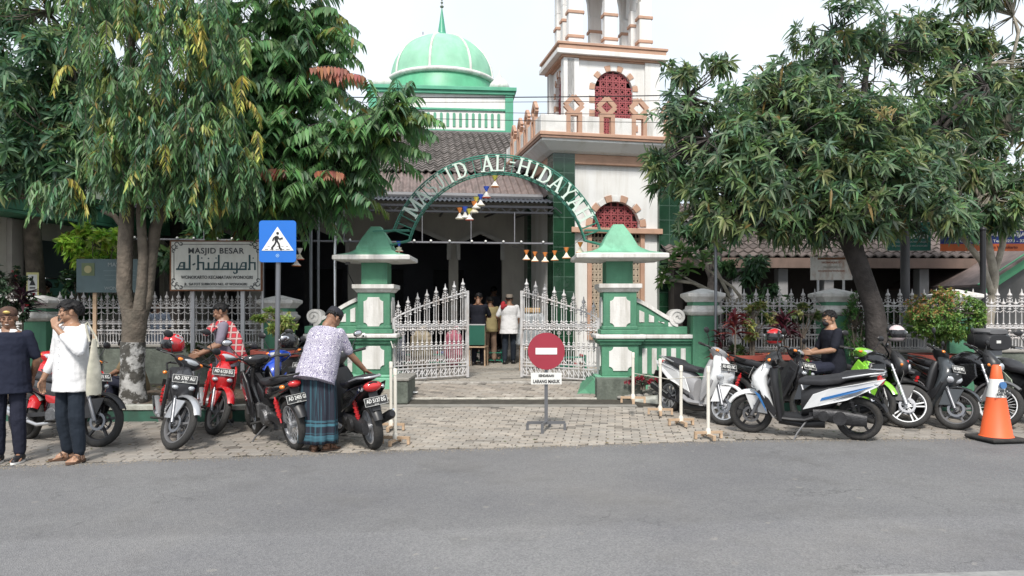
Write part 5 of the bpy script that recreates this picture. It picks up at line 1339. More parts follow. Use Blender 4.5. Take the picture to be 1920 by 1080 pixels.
        for q in (-1, 1):
            b = MB(); P = [(.0, .38), (-.16, .43), (-.50, .53), (-.83, .70), (-.92, .80), (-.60, .73), (-.30, .66), (-.12, .58)]
            V0 = [(x, q*(.128+.035*sin(PI*min(1, max(0, -x/.9)))), z) for x, z in P]; V1 = [(x, y+q*.014, z) for x, y, z in V0]; n = len(P)
            b.add(V0+V1, [tuple(range(n)), tuple(range(2*n-1, n-1, -1))]+[(i, (i+1) % n, (i+1) % n+n, i+n) for i in range(n)]); b.build('side_panel', main, t, bevel=.005)
        se = [(.05, .70, .07, .03), (-.03, .72, .12, .045), (-.22, .725, .15, .05), (-.42, .755, .15, .055), (-.5, .80, .14, .05), (-.72, .835, .11, .04), (-.82, .85, .06, .02)]
        zt, xt = .76, -.88
    else:
        b = MB()
        if style == 'underbone':
            loftz(b, [(.40, xf-.26, .06, .045), (.55, xf-.20, .09, .10), (.68, xf-.15, .10, .14), (.78, xf-.16, .11, .13), (.88, xf-.22, .09, .08), (.94, xf-.28, .05, .05)]); b.build('front_apron', main, t, smooth=50)
            for q in (-1, 1):
                b = MB(); P = [(xf-.12, .80), (xf-.16, .62), (xf-.30, .33), (xf-.42, .30), (xf-.44, .50), (xf-.36, .74), (xf-.25, .88)]
                b.prism(P, q*.155-.014, q*.155+.014); b.build('leg_shield', second, t, bevel=.01)
                b = MB(); b.prism([(xf-.16, .72), (xf-.22, .58), (xf-.33, .38), (xf-.36, .44), (xf-.30, .66), (xf-.24, .78)], q*.172-.006, q*.172+.006); b.build('shield_trim', main, t, bevel=.004)
            for q in (-1, 1):
                b = MB(); b.sph((xf-.07, q*.085, .70), (.035, .04, .028), 10, 6); b.build('indicator', glass_h, t, smooth=60)
            b = MB(); loftx(b, [(xf-.36, .62, .05, .10), (.10, .50, .065, .09), (-.06, .52, .085, .12), (-.2, .58, .10, .12)]); b.build('spine_cover', second, t, smooth=40)
        else:
            loftx(b, [(xf-.20, .80, .06, .05), (.30, .88, .12, .09), (.15, .90, .15, .11), (-.02, .84, .14, .10), (-.14, .78, .09, .06)]); b.build('fuel_tank', main, t, smooth=50)
            b = MB(Ms); loftz(b, [(.70, xf-.16, .05, .06), (.78, xf-.13, .09, .13), (.88, xf-.16, .11, .14), (.97, xf-.22, .08, .10), (1.04, xf-.25, .04, .05)]); b.build('headlight_cowl', second, t, smooth=50)
            b = MB(Ms); b.sph((xf-.05, 0, .83), (.03, .085, .055), 14, 8); b.build('headlight', glass_h, t, smooth=60)
            for q in (-1, 1):
                b = MB(); b.prism([(.42, .84), (.46, .66), (.30, .50), (.14, .55), (.10, .72), (.2, .82)], q*.17-.016, q*.17+.016); b.build('tank_shroud', main, t, bevel=.012)
                b = MB(Ms); b.tube([(xf-.14, q*.1, .80), (xf-.14, q*.19, .80)], .008, 6); b.sph((xf-.14, q*.21, .80), (.02, .03, .02), 8, 6); b.build('indicator', lens_o, t, smooth=60)
        # exposed engine
        b = MB(); b.cbox((.02, 0, .36), (.26, .20, .22)); b.cbox((.20, 0, .37), (.16, .15, .13)); b.lathe([(.001, -.14), (.09, -.14), (.10, -.10), (.10, .10), (.09, .14), (.001, .14)], (-.03, 0, .33), 'y', 18)
        for i in range(5): b.cbox((.16+i*.03, 0, .37), (.012, .19, .17))
        b.cbox((.0, 0, .22), (.3, .12, .05)); b.build('engine', engm, t, bevel=.008)
        tail = [(-.02, .60, .08, .11), (-.2, .64, .115, .12), (-.45, .68, .115, .09), (-.72, .75, .08, .055), (-.86, .80, .04, .03)]
        b = MB(); loftx(b, tail); b.build('rear_body', main, t, smooth=50)
        se = [(.12, .745, .05, .02), (.0, .75, .10, .04), (-.2, .755, .125, .045), (-.4, .78, .125, .05), (-.62, .815, .10, .04), (-.76, .83, .06, .02)]
        for q in (-1, 1):
            b = MB(); b.bar((.0, q*.09, .36), (xr, q*.09, Rw), .035, .05); b.build('swingarm', bpl, t)
            b = MB(); b.tube([(.05, q*.12, .27), (.05, q*.26, .27)], .014, 8); b.build('foot_peg', rubber, t, smooth=50)
        b = MB(); b.bar((xf-.28, 0, .80), (.05, 0, .62), .06); b.bar((.12, 0, .58), (-.1, 0, .38), .05); b.build('frame', bpl, t)
        zt, xt = .79, -.86
    b = MB(); loftx(b, se, p=3); b.build('seat', seat, t, smooth=45)
    if sc:
        b = MB(); loftx(b, [(-.12, .33, .06, .07), (-.35, .31, .075, .09), (-.58, .285, .06, .09), (-.72, .27, .04, .07)], yc=.10); b.cbox((-.2, 0, .32), (.26, .2, .16)); b.lathe([(.001, -.02), (.08, -.02), (.08, .02), (.001, .02)], (-.42, .175, .30), 'y', 16); b.lathe([(.001, -.02), (.06, -.02), (.06, .02), (.001, .02)], (-.24, .175, .32), 'y', 16)
        b.build('engine', dkall, t, smooth=40)
    b = MB(); b.tube([(.05 if not sc else -.15, -.08, .26), (-.25, -.13, .21), (-.42, -.145, .25)], .022, 8); b.tube([(-.40, -.15, .25), (-.5, -.155, .285), (-.86, -.17, .40), (-.90, -.172, .41)], [.03, .052, .055, .03], 14); b.build('exhaust', blackm if sc else silver, t, smooth=50)
    b = MB(); b.tube([(-.42, -.205, .31), (-.82, -.222, .44)], .014, 6); b.build('heat_shield', chrome, t, smooth=50)
    for q in ((1,) if sc else (-1, 1)):
        b = MB(); a0, a1 = Vector((xr+.02, q*.125, Rw+.04)), Vector((xr+.12, q*.125, .62)); b.tube([a0, a1], .010, 6)
        for i in range(9): c = a0.lerp(a1, .25+i*.075); b.tube([c+Vector((.0, 0, -.010)), c+Vector((0, 0, .010))], .030 if i % 2 else .022, 10)
        b.build('shock_absorber', shock, t, smooth=40)
    b = MB(); arcshell(b, xr, Rw, Rw+.05, 35 if not sc else 20, 160, .075, n=12); b.build('rear_fender', bpl, t, smooth=50)
    b = MB(); b.sph((xt+.02, 0, zt-.01), (.055, .11 if sc else .075, .060 if sc else .042), 14, 8); b.build('tail_light', lens_r, t, smooth=60)
    for q in (-1, 1):
        b = MB(); b.sph((xt+.06, q*(.125 if sc else .13), zt-.03), (.045, .03, .025), 10, 6); b.build('rear_indicator', glass_h if sc else lens_o, t, smooth=60)
    b = MB(); b.bar((xt+.06, 0, zt-.05), (xt-.02, 0, zt-.28), .10, .02); b.build('plate_holder', bpl, t)
    b = MB(); b.tube([(-.45, .13, zt+.03), (-.75, .13, zt+.09), (-.90, .09, zt+.10), (-.92, 0, zt+.10), (-.90, -.09, zt+.10), (-.75, -.13, zt+.09), (-.45, -.13, zt+.03)], .013, 8); b.build('grab_rail', silver if sc else bpl, t, smooth=50)
    b = MB(); b.tube([(-.05, .1, .24), (.06, .22, .10), (.10, .27, .015)], .011, 6); b.cbox((.10, .275, .012), (.06, .04, .012)); b.build('kickstand', gpl, t, smooth=50)
    def mkplate(txt, loc, rx, rz, M=None, nm='number_plate'):
        e = bpy.data.objects.new(nm, None)
        T = Matrix.Translation(loc) @ Matrix.Rotation(rz, 4, 'Z') @ Matrix.Rotation(rx, 4, 'X')
        if M is not None: T = M @ T
        b = MB(); b.box(-.135, .135, -.002, .003, -.05, .05); o = b.build(nm, plate_k, t); o.matrix_local = T
        text(txt, .062, plate_w, o, (0, -.004, .006), name='lettering', width=.22, bold=.001); text('07 27', .022, plate_w, o, (0, -.004, -.038), name='lettering')
        b = MB(); b.box(-.132, .132, -.0045, -.0025, .044, .047); b.box(-.132, .132, -.0045, -.0025, -.047, -.044); b.box(-.132, -.129, -.0046, -.0025, -.0438, .0438); b.box(.129, .132, -.0046, -.0025, -.0438, .0438); b.build('plate_border', plate_w, o)
    if plate:
        mkplate(plate, (xt-.035, 0, zt-.17), R(-18), -PI/2)
        if sc: mkplate(plate, (xf-.015 if light != 'bar' else xf-.03, 0, .80 if light != 'bar' else .58), R(-20 if light != 'bar' else 20), PI/2)
        elif style == 'underbone': mkplate(plate, (xf-.055, 0, .80), R(-25), PI/2)
        else: mkplate(plate, (xf-.0, 0, .70), R(-10), PI/2, Ms)
    if screen:
        b = MB(Ms); rg = []
        for i in range(8):
            u = i/7; rg.append([(hx+.14-.10*u-.10*(v*v), v*.24*(1-.35*u*u), hz-.12+.42*u) for v in [-1+k/5 for k in range(11)]]+[(hx+.136-.10*u-.10*(v*v), v*.24*(1-.35*u*u), hz-.12+.42*u) for v in [1-k/5 for k in range(11)]])
        b.loft(rg); b.build('windscreen', clear, t, smooth=60)
    return t
GR = 'motorbikes parked along the kerb'
# left of the gate
motorbike('black and red underbone motorbike partly behind the man in white, front wheel to the right', 184, 838, -22, 12, 6, 'underbone', mat('satin_black', (.03,.03,.034), .3, coat=.4), red_p, bpl, 5, plate='AD 5371 KG', fender=bpl, light='bar')
motorbike('red motorbike behind the man in navy at the left edge', 62, 822, -80, 10, 6, 'scooter', red_p, bpl, bpl, 5, plate='AD 4211 SG', light='bar')
b3 = motorbike('black and red motorbike with a silver fender carrying the red helmet', 325, 843, -62, 30, 9, 'underbone', mat('satin_black', (.03,.03,.034), .3, coat=.4), bpl, gpl, 5, plate='AD 3787 AU', fender=silver, light='bar')
b4 = motorbike('bright red motorbike beside the man with the plaid cloth', 400, 816, -66, 22, 9, 'underbone', red_p, red_p, gpl, 5, plate='AD 6120 EG', fender=red_p, light='bar')
b5 = motorbike('blue motorbike half hidden between the red motorbike and the crossing sign', 486, 808, -105, -6, 6, 'underbone', blue_p, bpl, chrome, 28, fender=blue_p, light='bar')
b6 = motorbike('black motorbike with red shock absorbers seen from behind, left of the man in sarong', 556, 842, 128, -10, 8, 'underbone', bpg, bpl, silver, 28, plate='AD 2405 GH', front=False, light='bar')
b7 = motorbike('black scooter carrying the black helmet behind the sign pole', 556, 795, -92, 8, 5, 'scooter', bpg, bpl, bpl, 5, plate='AD 4830 AI')
b8 = motorbike('black and red round tailed scooter with windscreen seen from behind', 702, 842, 120, 12, 8, 'scooter', bpg, bpl, silver, 10, plate='AD 5137 EG', front=False, screen=True)
# right of the gate
b9 = motorbike('white scooter with silver wheels beside the barrier stands', 1356, 798, -66, 22, 8, 'scooter', white_p, mat('pearl_grey', (.30,.30,.31), .4), silver, 10, plate='AD 6021 BC', fender=white_p, rim=silver) if False else motorbike('white scooter with silver wheels beside the barrier stands', 1356, 798, -66, 22, 8, 'scooter', white_p, mat('pearl_grey', (.30,.30,.31), .4), silver, 10, plate='AD 6021 BC', fender=white_p)
b10 = motorbike('white and black scooter with blue stripes parked sideways nearest the road', 1409, 811, 155, 6, 8, 'scooter', white_p, bpl, bpl, 5, fender=white_p, plate='AD 5520 XG', shock=bpl)
b11 = motorbike('dark motorbike carrying the red patterned helmet behind the blue striped scooter', 1515, 796, -58, 14, 8, 'underbone', bpg, bpl, bpl, 5, plate='AD 4916 ABC', light='bar')
b12 = motorbike('lime green motorbike with rounded headlight behind the sideways scooter', 1642, 797, -72, 4, 6, 'underbone', lime_p, lime_p, bpl, 5, plate='AD 3394 KG', light='bar', fender=lime_p)
b13 = motorbike('black sport motorbike with white five spoke wheels left of the dark scooter', 1697, 803, -58, 34, 8, 'sport', bpg, bpl, white_p, 5, True, plate=None, fender=bpl)
b14 = motorbike('dark grey scooter between the white wheeled motorbikes', 1790, 806, -62, 24, 8, 'scooter', mat('graphite', (.035,.04,.045), .3, coat=.5), bpl, gpl, 5, plate='AD 3704 WG')
b15 = motorbike('black motorbike with white rimmed wire wheel behind the traffic cone', 1868, 803, -72, 26, 6, 'sport', bpg, bpl, white_p, 28, fender=gpl)
b16 = motorbike('pale green and white scooter cut off by the right edge', 1962, 806, -100, 5, 6, 'scooter', mat('pale_mint', (.45,.52,.42), .3, coat=.5), bpl, bpl, 5, plate='AD 2288 OG')
# blue stripe decals on the sideways scooter
for q in (-1, 1):
    for P, m_ in (([(-.20, .505), (-.60, .635), (-.80, .72), (-.58, .66), (-.22, .545)], mat('decal_blue', (.03,.16,.42), .3, coat=.5)), ([(-.30, .50), (-.60, .60), (-.70, .655), (-.55, .61)], mat('decal_grey', (.12,.14,.17), .3, coat=.5))):
        V0 = [(x, q*(.128+.035*sin(PI*min(1, max(0, -x/.9)))+.0155), z) for x, z in P]; V1 = [(x, y+q*.002, z) for x, y, z in V0]; n = len(P)
        MB().add(V0+V1, [tuple(range(n)), tuple(range(2*n-1, n-1, -1))]+[(i, (i+1) % n, (i+1) % n+n, i+n) for i in range(n)]).build('decal', m_, b10)
    MB().prism([(.44, .42), (.50, .56), (.56, .60), (.50, .50), (.42, .34)], q*.195-.004, q*.195+.004).build('decal', _M['decal_blue'], b10)
# helmets, top box, sack
def helmet(lab, px, py, Y, m, rz, m2=None, z=None):
    t = thing('helmet', lab, 'helmet', U(px, py, Y), rz, 'helmets left on the motorbikes')
    b = MB(); rg = []
    for k in range(11):
        a = -.95+k*(PI/2+.93)/10
        rg.append([(cos(a)*cos(2*PI*i/24)*.128*(1.08 if cos(2*PI*i/24) > 0 and a < 0 else 1), cos(a)*sin(2*PI*i/24)*.118, sin(a)*.125) for i in range(24)])
    b.loft(rg); b.build('shell', m, t, smooth=60)
    b = MB(); rg = []
    for k in range(6):
        a = -.42+k*.17; rg.append([(cos(a)*cos(u)*.142, cos(a)*sin(u)*.13, sin(a)*.13+.005) for u in [R(-75+i*15) for i in range(11)]]+[(cos(a)*cos(u)*.134, cos(a)*sin(u)*.122, sin(a)*.13+.005) for u in [R(75-i*15) for i in range(11)]])
    b.loft(rg); b.build('visor', bpg, t, smooth=60)
    b = MB(); b.lathe([(.095, -.106), (.112, -.10), (.108, -.088), (.09, -.09)], seg=22, closed=True); b.build('edge_trim', rubber, t, smooth=60)
    for q in (-1, 1):
        b = MB(); b.sph((.03, q*.122, .02), (.02, .012, .02), 10, 6); b.build('visor_pivot', silver, t, smooth=60)
    if m2:
        b = MB()
        for k in range(5):
            a0 = R(-60+k*32); rg = []
            for i in range(9):
                v = .15+i*.13; u = a0+PI+.35*sin(i*.9+k); w_ = .10*sin(PI*(i+1)/10)+.02
                rg.append([(cos(v)*cos(u-w_)*.131, cos(v)*sin(u-w_)*.121, sin(v)*.128), (cos(v)*cos(u+w_)*.131, cos(v)*sin(u+w_)*.121, sin(v)*.128), (cos(v)*cos(u+w_)*.126, cos(v)*sin(u+w_)*.116, sin(v)*.123), (cos(v)*cos(u-w_)*.126, cos(v)*sin(u-w_)*.116, sin(v)*.123)])
            b.loft(rg)
        b.build('painted_flash', m2, t, smooth=60)
    return t
helmet('red full face helmet resting on the motorbike left of the plaid cloth man', 325, 645, 8.9, red_p, R(-150), silver)
helmet('glossy black helmet on the mirror of the scooter behind the sign pole', 541, 640, 9.7, bpg, R(-60), silver)
helmet('red helmet with white pattern beside the masked man', 1452, 632, 10.6, red_p, R(-120), white_p)
helmet('white and pink striped helmet on the motorbike with white wheels', 1681, 626, 10.4, mat('helmet_pink', (.60,.50,.51), .3, coat=.5), R(-100), mat('helmet_grey', (.05,.05,.07), .3, coat=.5))
TB = thing('top_box', 'black luggage top box on the motorbike behind the traffic cone', 'box', U(1855, 640, 10.9), R(-80))
b = MB(); loftx(b, [(-.20, 0, .20, .10), (-.15, 0, .24, .13), (.12, 0, .24, .13), (.20, -.01, .18, .10)], p=4); b.build('case', bpl, TB, smooth=40)
b = MB(); loftx(b, [(-.17, .14, .17, .03), (-.1, .145, .21, .045), (.1, .145, .21, .045), (.17, .14, .15, .03)], p=3); b.build('lid', gpl, TB, smooth=40)
b = MB(); b.box(.19, .21, -.07, .0, -.02, .02); b.build('latch', plate_w, TB); b = MB(); b.box(-.1, .12, -.1, .1, -.20, -.125); b.build('rack', steel, TB)
# ---------------------------------------------------------------- people
skin = mat('skin', (.235,.125,.078), .5, var=.08, vs=12, bump=.05); skin2 = mat('skin_light', (.31,.175,.11), .5, var=.08, vs=12, bump=.05)
for s_ in (skin, skin2):
    q = s_.node_tree.nodes['Principled BSDF']; q.inputs['Subsurface Weight'].default_value = .15; q.inputs['Subsurface Radius'].default_value = (.02, .008, .005)
hair_m = mat('black_hair', (.006,.0055,.006), .6, var=.2, vs=30, bump=.2, bs=80, spec=.25)
def cloth(name, col, var=.12, wr=.5, rough=.85): return mat(name, col, rough, var=var, vs=4, bump=wr, bs=9, spec=.2)
def remesh(mb, name, m, parent, voxel, smooth=3, wrinkle=0.):
    o = mb.build(name, m, None); 
    md = o.modifiers.new('r', 'REMESH'); md.mode = 'VOXEL'; md.voxel_size = voxel; md.use_smooth_shade = True
    if smooth: sm = o.modifiers.new('s', 'SMOOTH'); sm.iterations = smooth; sm.factor = .5
    if wrinkle:
        tx = bpy.data.textures.new('folds', 'CLOUDS'); tx.noise_scale = .09; dp = o.modifiers.new('d', 'DISPLACE'); dp.texture = tx; dp.strength = wrinkle; dp.mid_level = .5; dp.texture_coords = 'LOCAL'
    dg = bpy.context.evaluated_depsgraph_get(); me = bpy.data.meshes.new_from_object(o.evaluated_get(dg)); me.name = name
    bpy.data.objects.remove(o); me.polygons.foreach_set('use_smooth', [True]*len(me.polygons))
    if not me.materials: me.materials.append(m)
    n = bpy.data.objects.new(name, me); COL.objects.link(n); n.parent = parent; return n
V3 = Vector
def ell(b, c, rx, ry, M, n=16):
    b.loft
def torso(b, M, g=0., z0=.84, z1=1.5, wide=1.):
    prof = [(.80, .150, .105), (.88, .160, .115), (.95, .155, .112), (1.05, .145, .105), (1.18, .155, .112), (1.30, .172, .118), (1.38, .165, .108), (1.425, .13, .088), (1.455, .075, .065), (1.50, .052, .055)]
    pr = [p for p in prof if z0 <= p[0] <= z1]; rg = []
    for (z, rx, ry) in pr:
        ring = []
        if g > 0 and z < 1.1: rx += .018; ry += .022
        for i in range(20):
            a = 2*PI*i/20; k = .85; c, s = cos(a), sin(a)
            ring.append(M @ V3(((rx+g)*wide*math.copysign(abs(c)**k, c), (ry+g)*math.copysign(abs(s)**k, s)+.01, z)))
        rg.append(ring)
    b.loft(rg)
def hand(b, w, d, n, curl=.5, s=1., spread=.0, side=1):
    """w wrist, d direction of the fingers, n palm normal; thumb leaves the side of the palm"""
    d = V3(d).normalized(); n = V3(n); n = (n-d*n.dot(d)).normalized(); x = d.cross(n)*side
    w = V3(w)
    for k in range(4):
        o = (k-1.5)*.0195*s; b.cap(w+x*o*.7, w+d*.085*s+x*o, .014*s, .0115*s, 8)
    L_ = [.066, .076, .072, .056]
    for k in range(4):
        o = (k-1.5)*.0205*s; p = w+d*.088*s+x*o; dd = (d+x*(k-1.5)*spread).normalized()
        for j, f in enumerate((.45, .32, .23)):
            a = curl*(j+.6); v = (dd*cos(a)+n*sin(a)); q = p+v*L_[k]*s*f; b.cap(p, q, .0088*s-.001*j, .008*s-.001*j, 7); p = q
    p = w+d*.02*s-x*.026*s; v = (d*.65-x*.75+n*.25).normalized(); q = p+v*.038*s; b.cap(p, q, .013*s, .011*s, 8)
    v2 = (d*.9-x*.25+n*(.2+curl*.5)).normalized(); b.cap(q, q+v2*.045*s, .0105*s, .008*s, 8)
def head_mesh(b, H):
    """H: matrix of the head; local: face towards -y, centre of skull at origin"""
    S = lambda c, r, rot=None: b.sph(H @ V3(c), r, 18, 12, (H.to_3x3() @ (rot or Matrix.Identity(3))))
    S((0, .012, .03), (.076, .096, .090)); S((0, -.030, -.035), (.057, .058, .068)); S((0, -.052, -.080), (.030, .028, .026)); S((0, -.01, -.045), (.062, .065, .05))
    S((0, -.078, .022), (.052, .018, .012)); S((0, -.088, -.012), (.012, .016, .028)); S((0, -.102, -.026), (.012, .011, .009))
    for s in (-1, 1):
        S((s*.009, -.094, -.030), (.009, .009, .007)); S((s*.040, -.068, -.018), (.022, .018, .018)); S((s*.080, .012, -.008), (.011, .020, .032)); S((s*.086, .018, .006), (.007, .014, .020))
        S((s*.028, -.078, .006), (.013, .010, .008))
    S((0, -.086, -.054), (.024, .010, .0055)); S((0, -.084, -.063), (.021, .010, .0055))
    b.cap(H @ V3((0, .02, -.05)), H @ V3((0, .025, -.135)), .052, .056, 14)
def hair_cap(parent, H, kind='short', m=None):
    b = MB(); r = random.Random(len(COL.objects))
    for i in range(260):
        u = r.uniform(0, 2*PI); v = math.acos(r.uniform(-.35, 1)); d = V3((sin(v)*cos(u), sin(v)*sin(u), cos(v)))
        if d.y < -.30 and d.z < .42: continue
        if d.y < .35 and d.z < .05 and abs(d.x) > .5: continue
        if d.z < -.28: continue
        p = V3((d.x*.079, .012+d.y*.100, .03+d.z*.096)); g = .012 if kind == 'short' else .026
        t = V3((d.x*.2, -.9 if d.y < .2 else .4, -.3-.4*abs(d.x))) if kind != 'short' else V3((d.x*.3, -.3, -.5))
        t = (t-d*t.dot(d)*.8).normalized()
        b.cap(H @ p, H @ (p+d*g*.5+t*(.02 if kind == 'short' else .045)), .013, .007, 6)
    b.sph(H @ V3((0, .022, .042)), (.077, .090, .086), 16, 10, H.to_3x3())
    return remesh(b, 'hair', m or hair_m, parent, .005, 1)
def person(lab, loc, rz, sk=skin, h=1.7, lean=0., twist=0., tilt=0, head=(0, 0, 0), J={}, shirt=None, sleeve='short', hem=.80, pants=None, sarong=None, shoes=None, hair='short', cap=None, hl=(.4, .4), voxel=.0075, group=None, sit=False, shirt_g=.018):
    t = thing('person', lab, 'person', loc, rz, group); t.scale = (h/1.7,)*3
    j = dict(hipL=(.085,0,.90), kneeL=(.10,-.015,.49), ankL=(.105,.02,.085), hipR=(-.085,0,.90), kneeR=(-.10,-.015,.49), ankR=(-.105,.02,.085),
             elL=(.25,.03,1.12), wrL=(.26,-.03,.88), elR=(-.25,.03,1.12), wrR=(-.26,-.03,.88), footL=(0,-1,0), footR=(0,-1,0), hdL=(0,-.1,-1), hdR=(0,-.1,-1), hnL=(-1,0,0), hnR=(1,0,0), pel=(0,0,0))
    j.update(J); j = {k: V3(v) for k, v in j.items()}
    po = j['pel']
    T = Matrix.Translation(V3((0, 0, .93))+po) @ Matrix.Rotation(R(twist), 4, 'Z') @ Matrix.Rotation(R(lean), 4, 'X') @ Matrix.Rotation(R(tilt), 4, 'Y') @ Matrix.Translation((0, 0, -.93))
    shL, shR = T @ V3((.178, .01, 1.385)), T @ V3((-.178, .01, 1.385))
    H = T @ Matrix.Translation((0, -.012, 1.575)) @ Matrix.Rotation(R(head[2]), 4, 'Z') @ Matrix.Rotation(R(head[0]), 4, 'X') @ Matrix.Rotation(R(head[1]), 4, 'Y')
    nk = T @ V3((0, .005, 1.43))
    b = MB(); head_mesh(b, H); b.cap(nk, H @ V3((0, .022, -.09)), .062, .055, 14); torso(b, T)
    for s, sh, el, wr, hd, hn in ((1, shL, j['elL'], j['wrL'], j['hdL'], j['hnL']), (-1, shR, j['elR'], j['wrR'], j['hdR'], j['hnR'])):
        b.cap(sh, el, .052, .040); b.cap(el, el.lerp(wr, .35), .040, .041); b.cap(el.lerp(wr, .35), wr, .041, .027); hand(b, wr, hd, hn, hl[0 if s > 0 else 1], 1., side=s)
    for s, hp, kn, an, ft in ((1, 'hipL', 'kneeL', 'ankL', 'footL'), (-1, 'hipR', 'kneeR', 'ankR', 'footR')):
        hp, kn, an = j[hp]+po, j[kn], j[an]; ft = j[ft].normalized()
        b.cap(hp, kn, .082, .055); b.cap(kn, kn.lerp(an, .35), .052, .056); b.cap(kn.lerp(an, .35), an, .056, .036)
        g_ = V3((0, 0, -.045)); sd = ft.cross(V3((0, 0, 1)))
        b.cap(an+g_-ft*.03, an+g_+ft*.07+V3((0,0,-.005)), .034, .03); b.cap(an, an+g_+ft*.10, .036, .024)
        for k in range(5): q = (k-2)*.017*-s; b.cap(an+g_+ft*.07+sd*q, an+g_+ft*(.145-.008*k)+sd*q*1.15+V3((0,0,-.018)), .017, .011 if k else .013, 7)
    bd = remesh(b, 'body', sk, t, voxel if not shirt else voxel*.8, 2)
    # eyes and brows
    e = MB(); ei = MB()
    for s in (-1, 1):
        ei.sph(H @ V3((s*.029, -.086, -.001)), (.010, .005, .0045), 8, 6, H.to_3x3()); e.tube([H @ V3((s*.014, -.094, .022)), H @ V3((s*.030, -.095, .026)), H @ V3((s*.047, -.085, .020))], .0032, 5)
    ei.each('eye', blackm, t); e.each('eyebrow', hair_m, t)
    if hair: hair_cap(t, H, hair)
    if shirt:
        b = MB(); torso(b, T, shirt_g, max(.80, hem), 1.44, 1.0)
        if hem < .80:
            rg = [[T @ V3(((.182+shirt_g+.008*k)*cos(2*PI*i/20), (.137+shirt_g+.008*k)*sin(2*PI*i/20)+.01, z)) for i in range(20)] for k, z in enumerate((.86, .80, hem))]; b.loft(rg)
        for sh, el, wr in ((shL, j['elL'], j['wrL']), (shR, j['elR'], j['wrR'])):
            b.sph(sh, (.068, .066, .066), 12, 8)
            if sleeve == 'short': e_ = sh.lerp(el, .82); b.cap(sh, e_, .066, .058)
            elif sleeve == 'long': b.cap(sh, el, .066, .054); b.cap(el, el.lerp(wr, .93), .054, .042)
            elif sleeve == 'mid': b.cap(sh, el, .066, .054); b.cap(el, el.lerp(wr, .6), .056, .05)
        remesh(b, 'shirt', shirt, t, voxel*1.1, 3, .012)
        b = MB(); rg = []
        for (z, q) in ((1.415, .070), (1.45, .066), (1.452, .059), (1.42, .062)): rg.append([T @ V3((q*cos(2*PI*i/20), q*1.0*sin(2*PI*i/20)+.012, z+.014*sin(2*PI*i/20))) for i in range(20)])
        b.loft(rg, closed=True); b.build('collar', shirt, t, smooth=50)
    if pants:
        b = MB()
        rg = [[V3((rx*cos(2*PI*i/20), ry*sin(2*PI*i/20)+.008, z))+po for i in range(20)] for (z, rx, ry) in ((.98, .145, .105), (.92, .158, .118), (.84, .165, .122), (.78, .15, .11))]; b.loft(rg)
        for s in 'LR':
            hp, kn, an = j['hip'+s]+po, j['knee'+s], j['ank'+s]; lo = kn.lerp(an, .93)
            b.cap(hp, kn, .086, .078); b.cap(kn, lo, .080, .062)
        remesh(b, 'trousers', pants, t, voxel*1.1, 3, .014)
    if sarong:
        b = MB(); rg = []; nn = 72
        for k in range(15):
            z = .98-.88*k/14; u = k/14; ring = []
            for i in range(nn):
                a = 2*PI*i/nn; f = (.004+.012*u)*sin(a*7+1.3*sin(a*2)+.8*u)+(.003+.008*u)*sin(a*13+2*u+1)
                rx = .205+.015*sin(PI*u)+.03*u+f; ry = .138+.035*u+f
                ring.append((rx*cos(a), ry*sin(a)+.01-.01*u, z+.006*sin(a*3)*u))
            rg.append(ring)
        b.loft(rg, cap=False); o = b.build('sarong', sarong, t, smooth=80); md = o.modifiers.new('s', 'SOLIDIFY'); md.thickness = .006
    if shoes:
        for s in 'LR':
            an = j['ank'+s]; ft = j['foot'+s].normalized(); b = MB(); g_ = V3((0, 0, -.045)); sd = ft.cross(V3((0, 0, 1)))
            if shoes[0] == 'sandal':
                for q in (0,):
                    P = []
                    for i in range(20):
                        a = 2*PI*i/20; P.append(an+ft*(.05+.14*cos(a))+sd*.05*sin(a)*(1+.15*cos(a)))
                    b.loft([[V3((p.x, p.y, .002)) for p in P], [V3((p.x, p.y, .022)) for p in P]])
                for q, w_ in ((.075, .03), (.02, .02)): b.tube([an+ft*q+sd*.047+V3((0,0,-.06)), an+ft*q+sd*.03+V3((0,0,-.012)), an+ft*q+V3((0,0,.0-.005)), an+ft*q-sd*.03+V3((0,0,-.012)), an+ft*q-sd*.047+V3((0,0,-.06))], .009, 6)
                b.build('sandal', shoes[1], t, smooth=50)
            else:
                b.cap(an+g_-ft*.035+V3((0,0,.01)), an+g_+ft*.08, .046, .042); b.cap(an+g_+ft*.05, an+g_+ft*.15+V3((0,0,-.012)), .043, .030); b.cap(an, an+g_+ft*.04, .048, .045)
                remesh(b, 'shoe', shoes[1], t, .008, 2)
                b = MB(); P = [an+ft*(.055+.145*cos(2*PI*i/20))+sd*.05*sin(2*PI*i/20) for i in range(20)]; b.loft([[V3((p.x, p.y, .0)) for p in P], [V3((p.x, p.y, .02)) for p in P]]); b.build('shoe_sole', white_cl if shoes[0] == 'white_sole' else rubber, t, smooth=50)
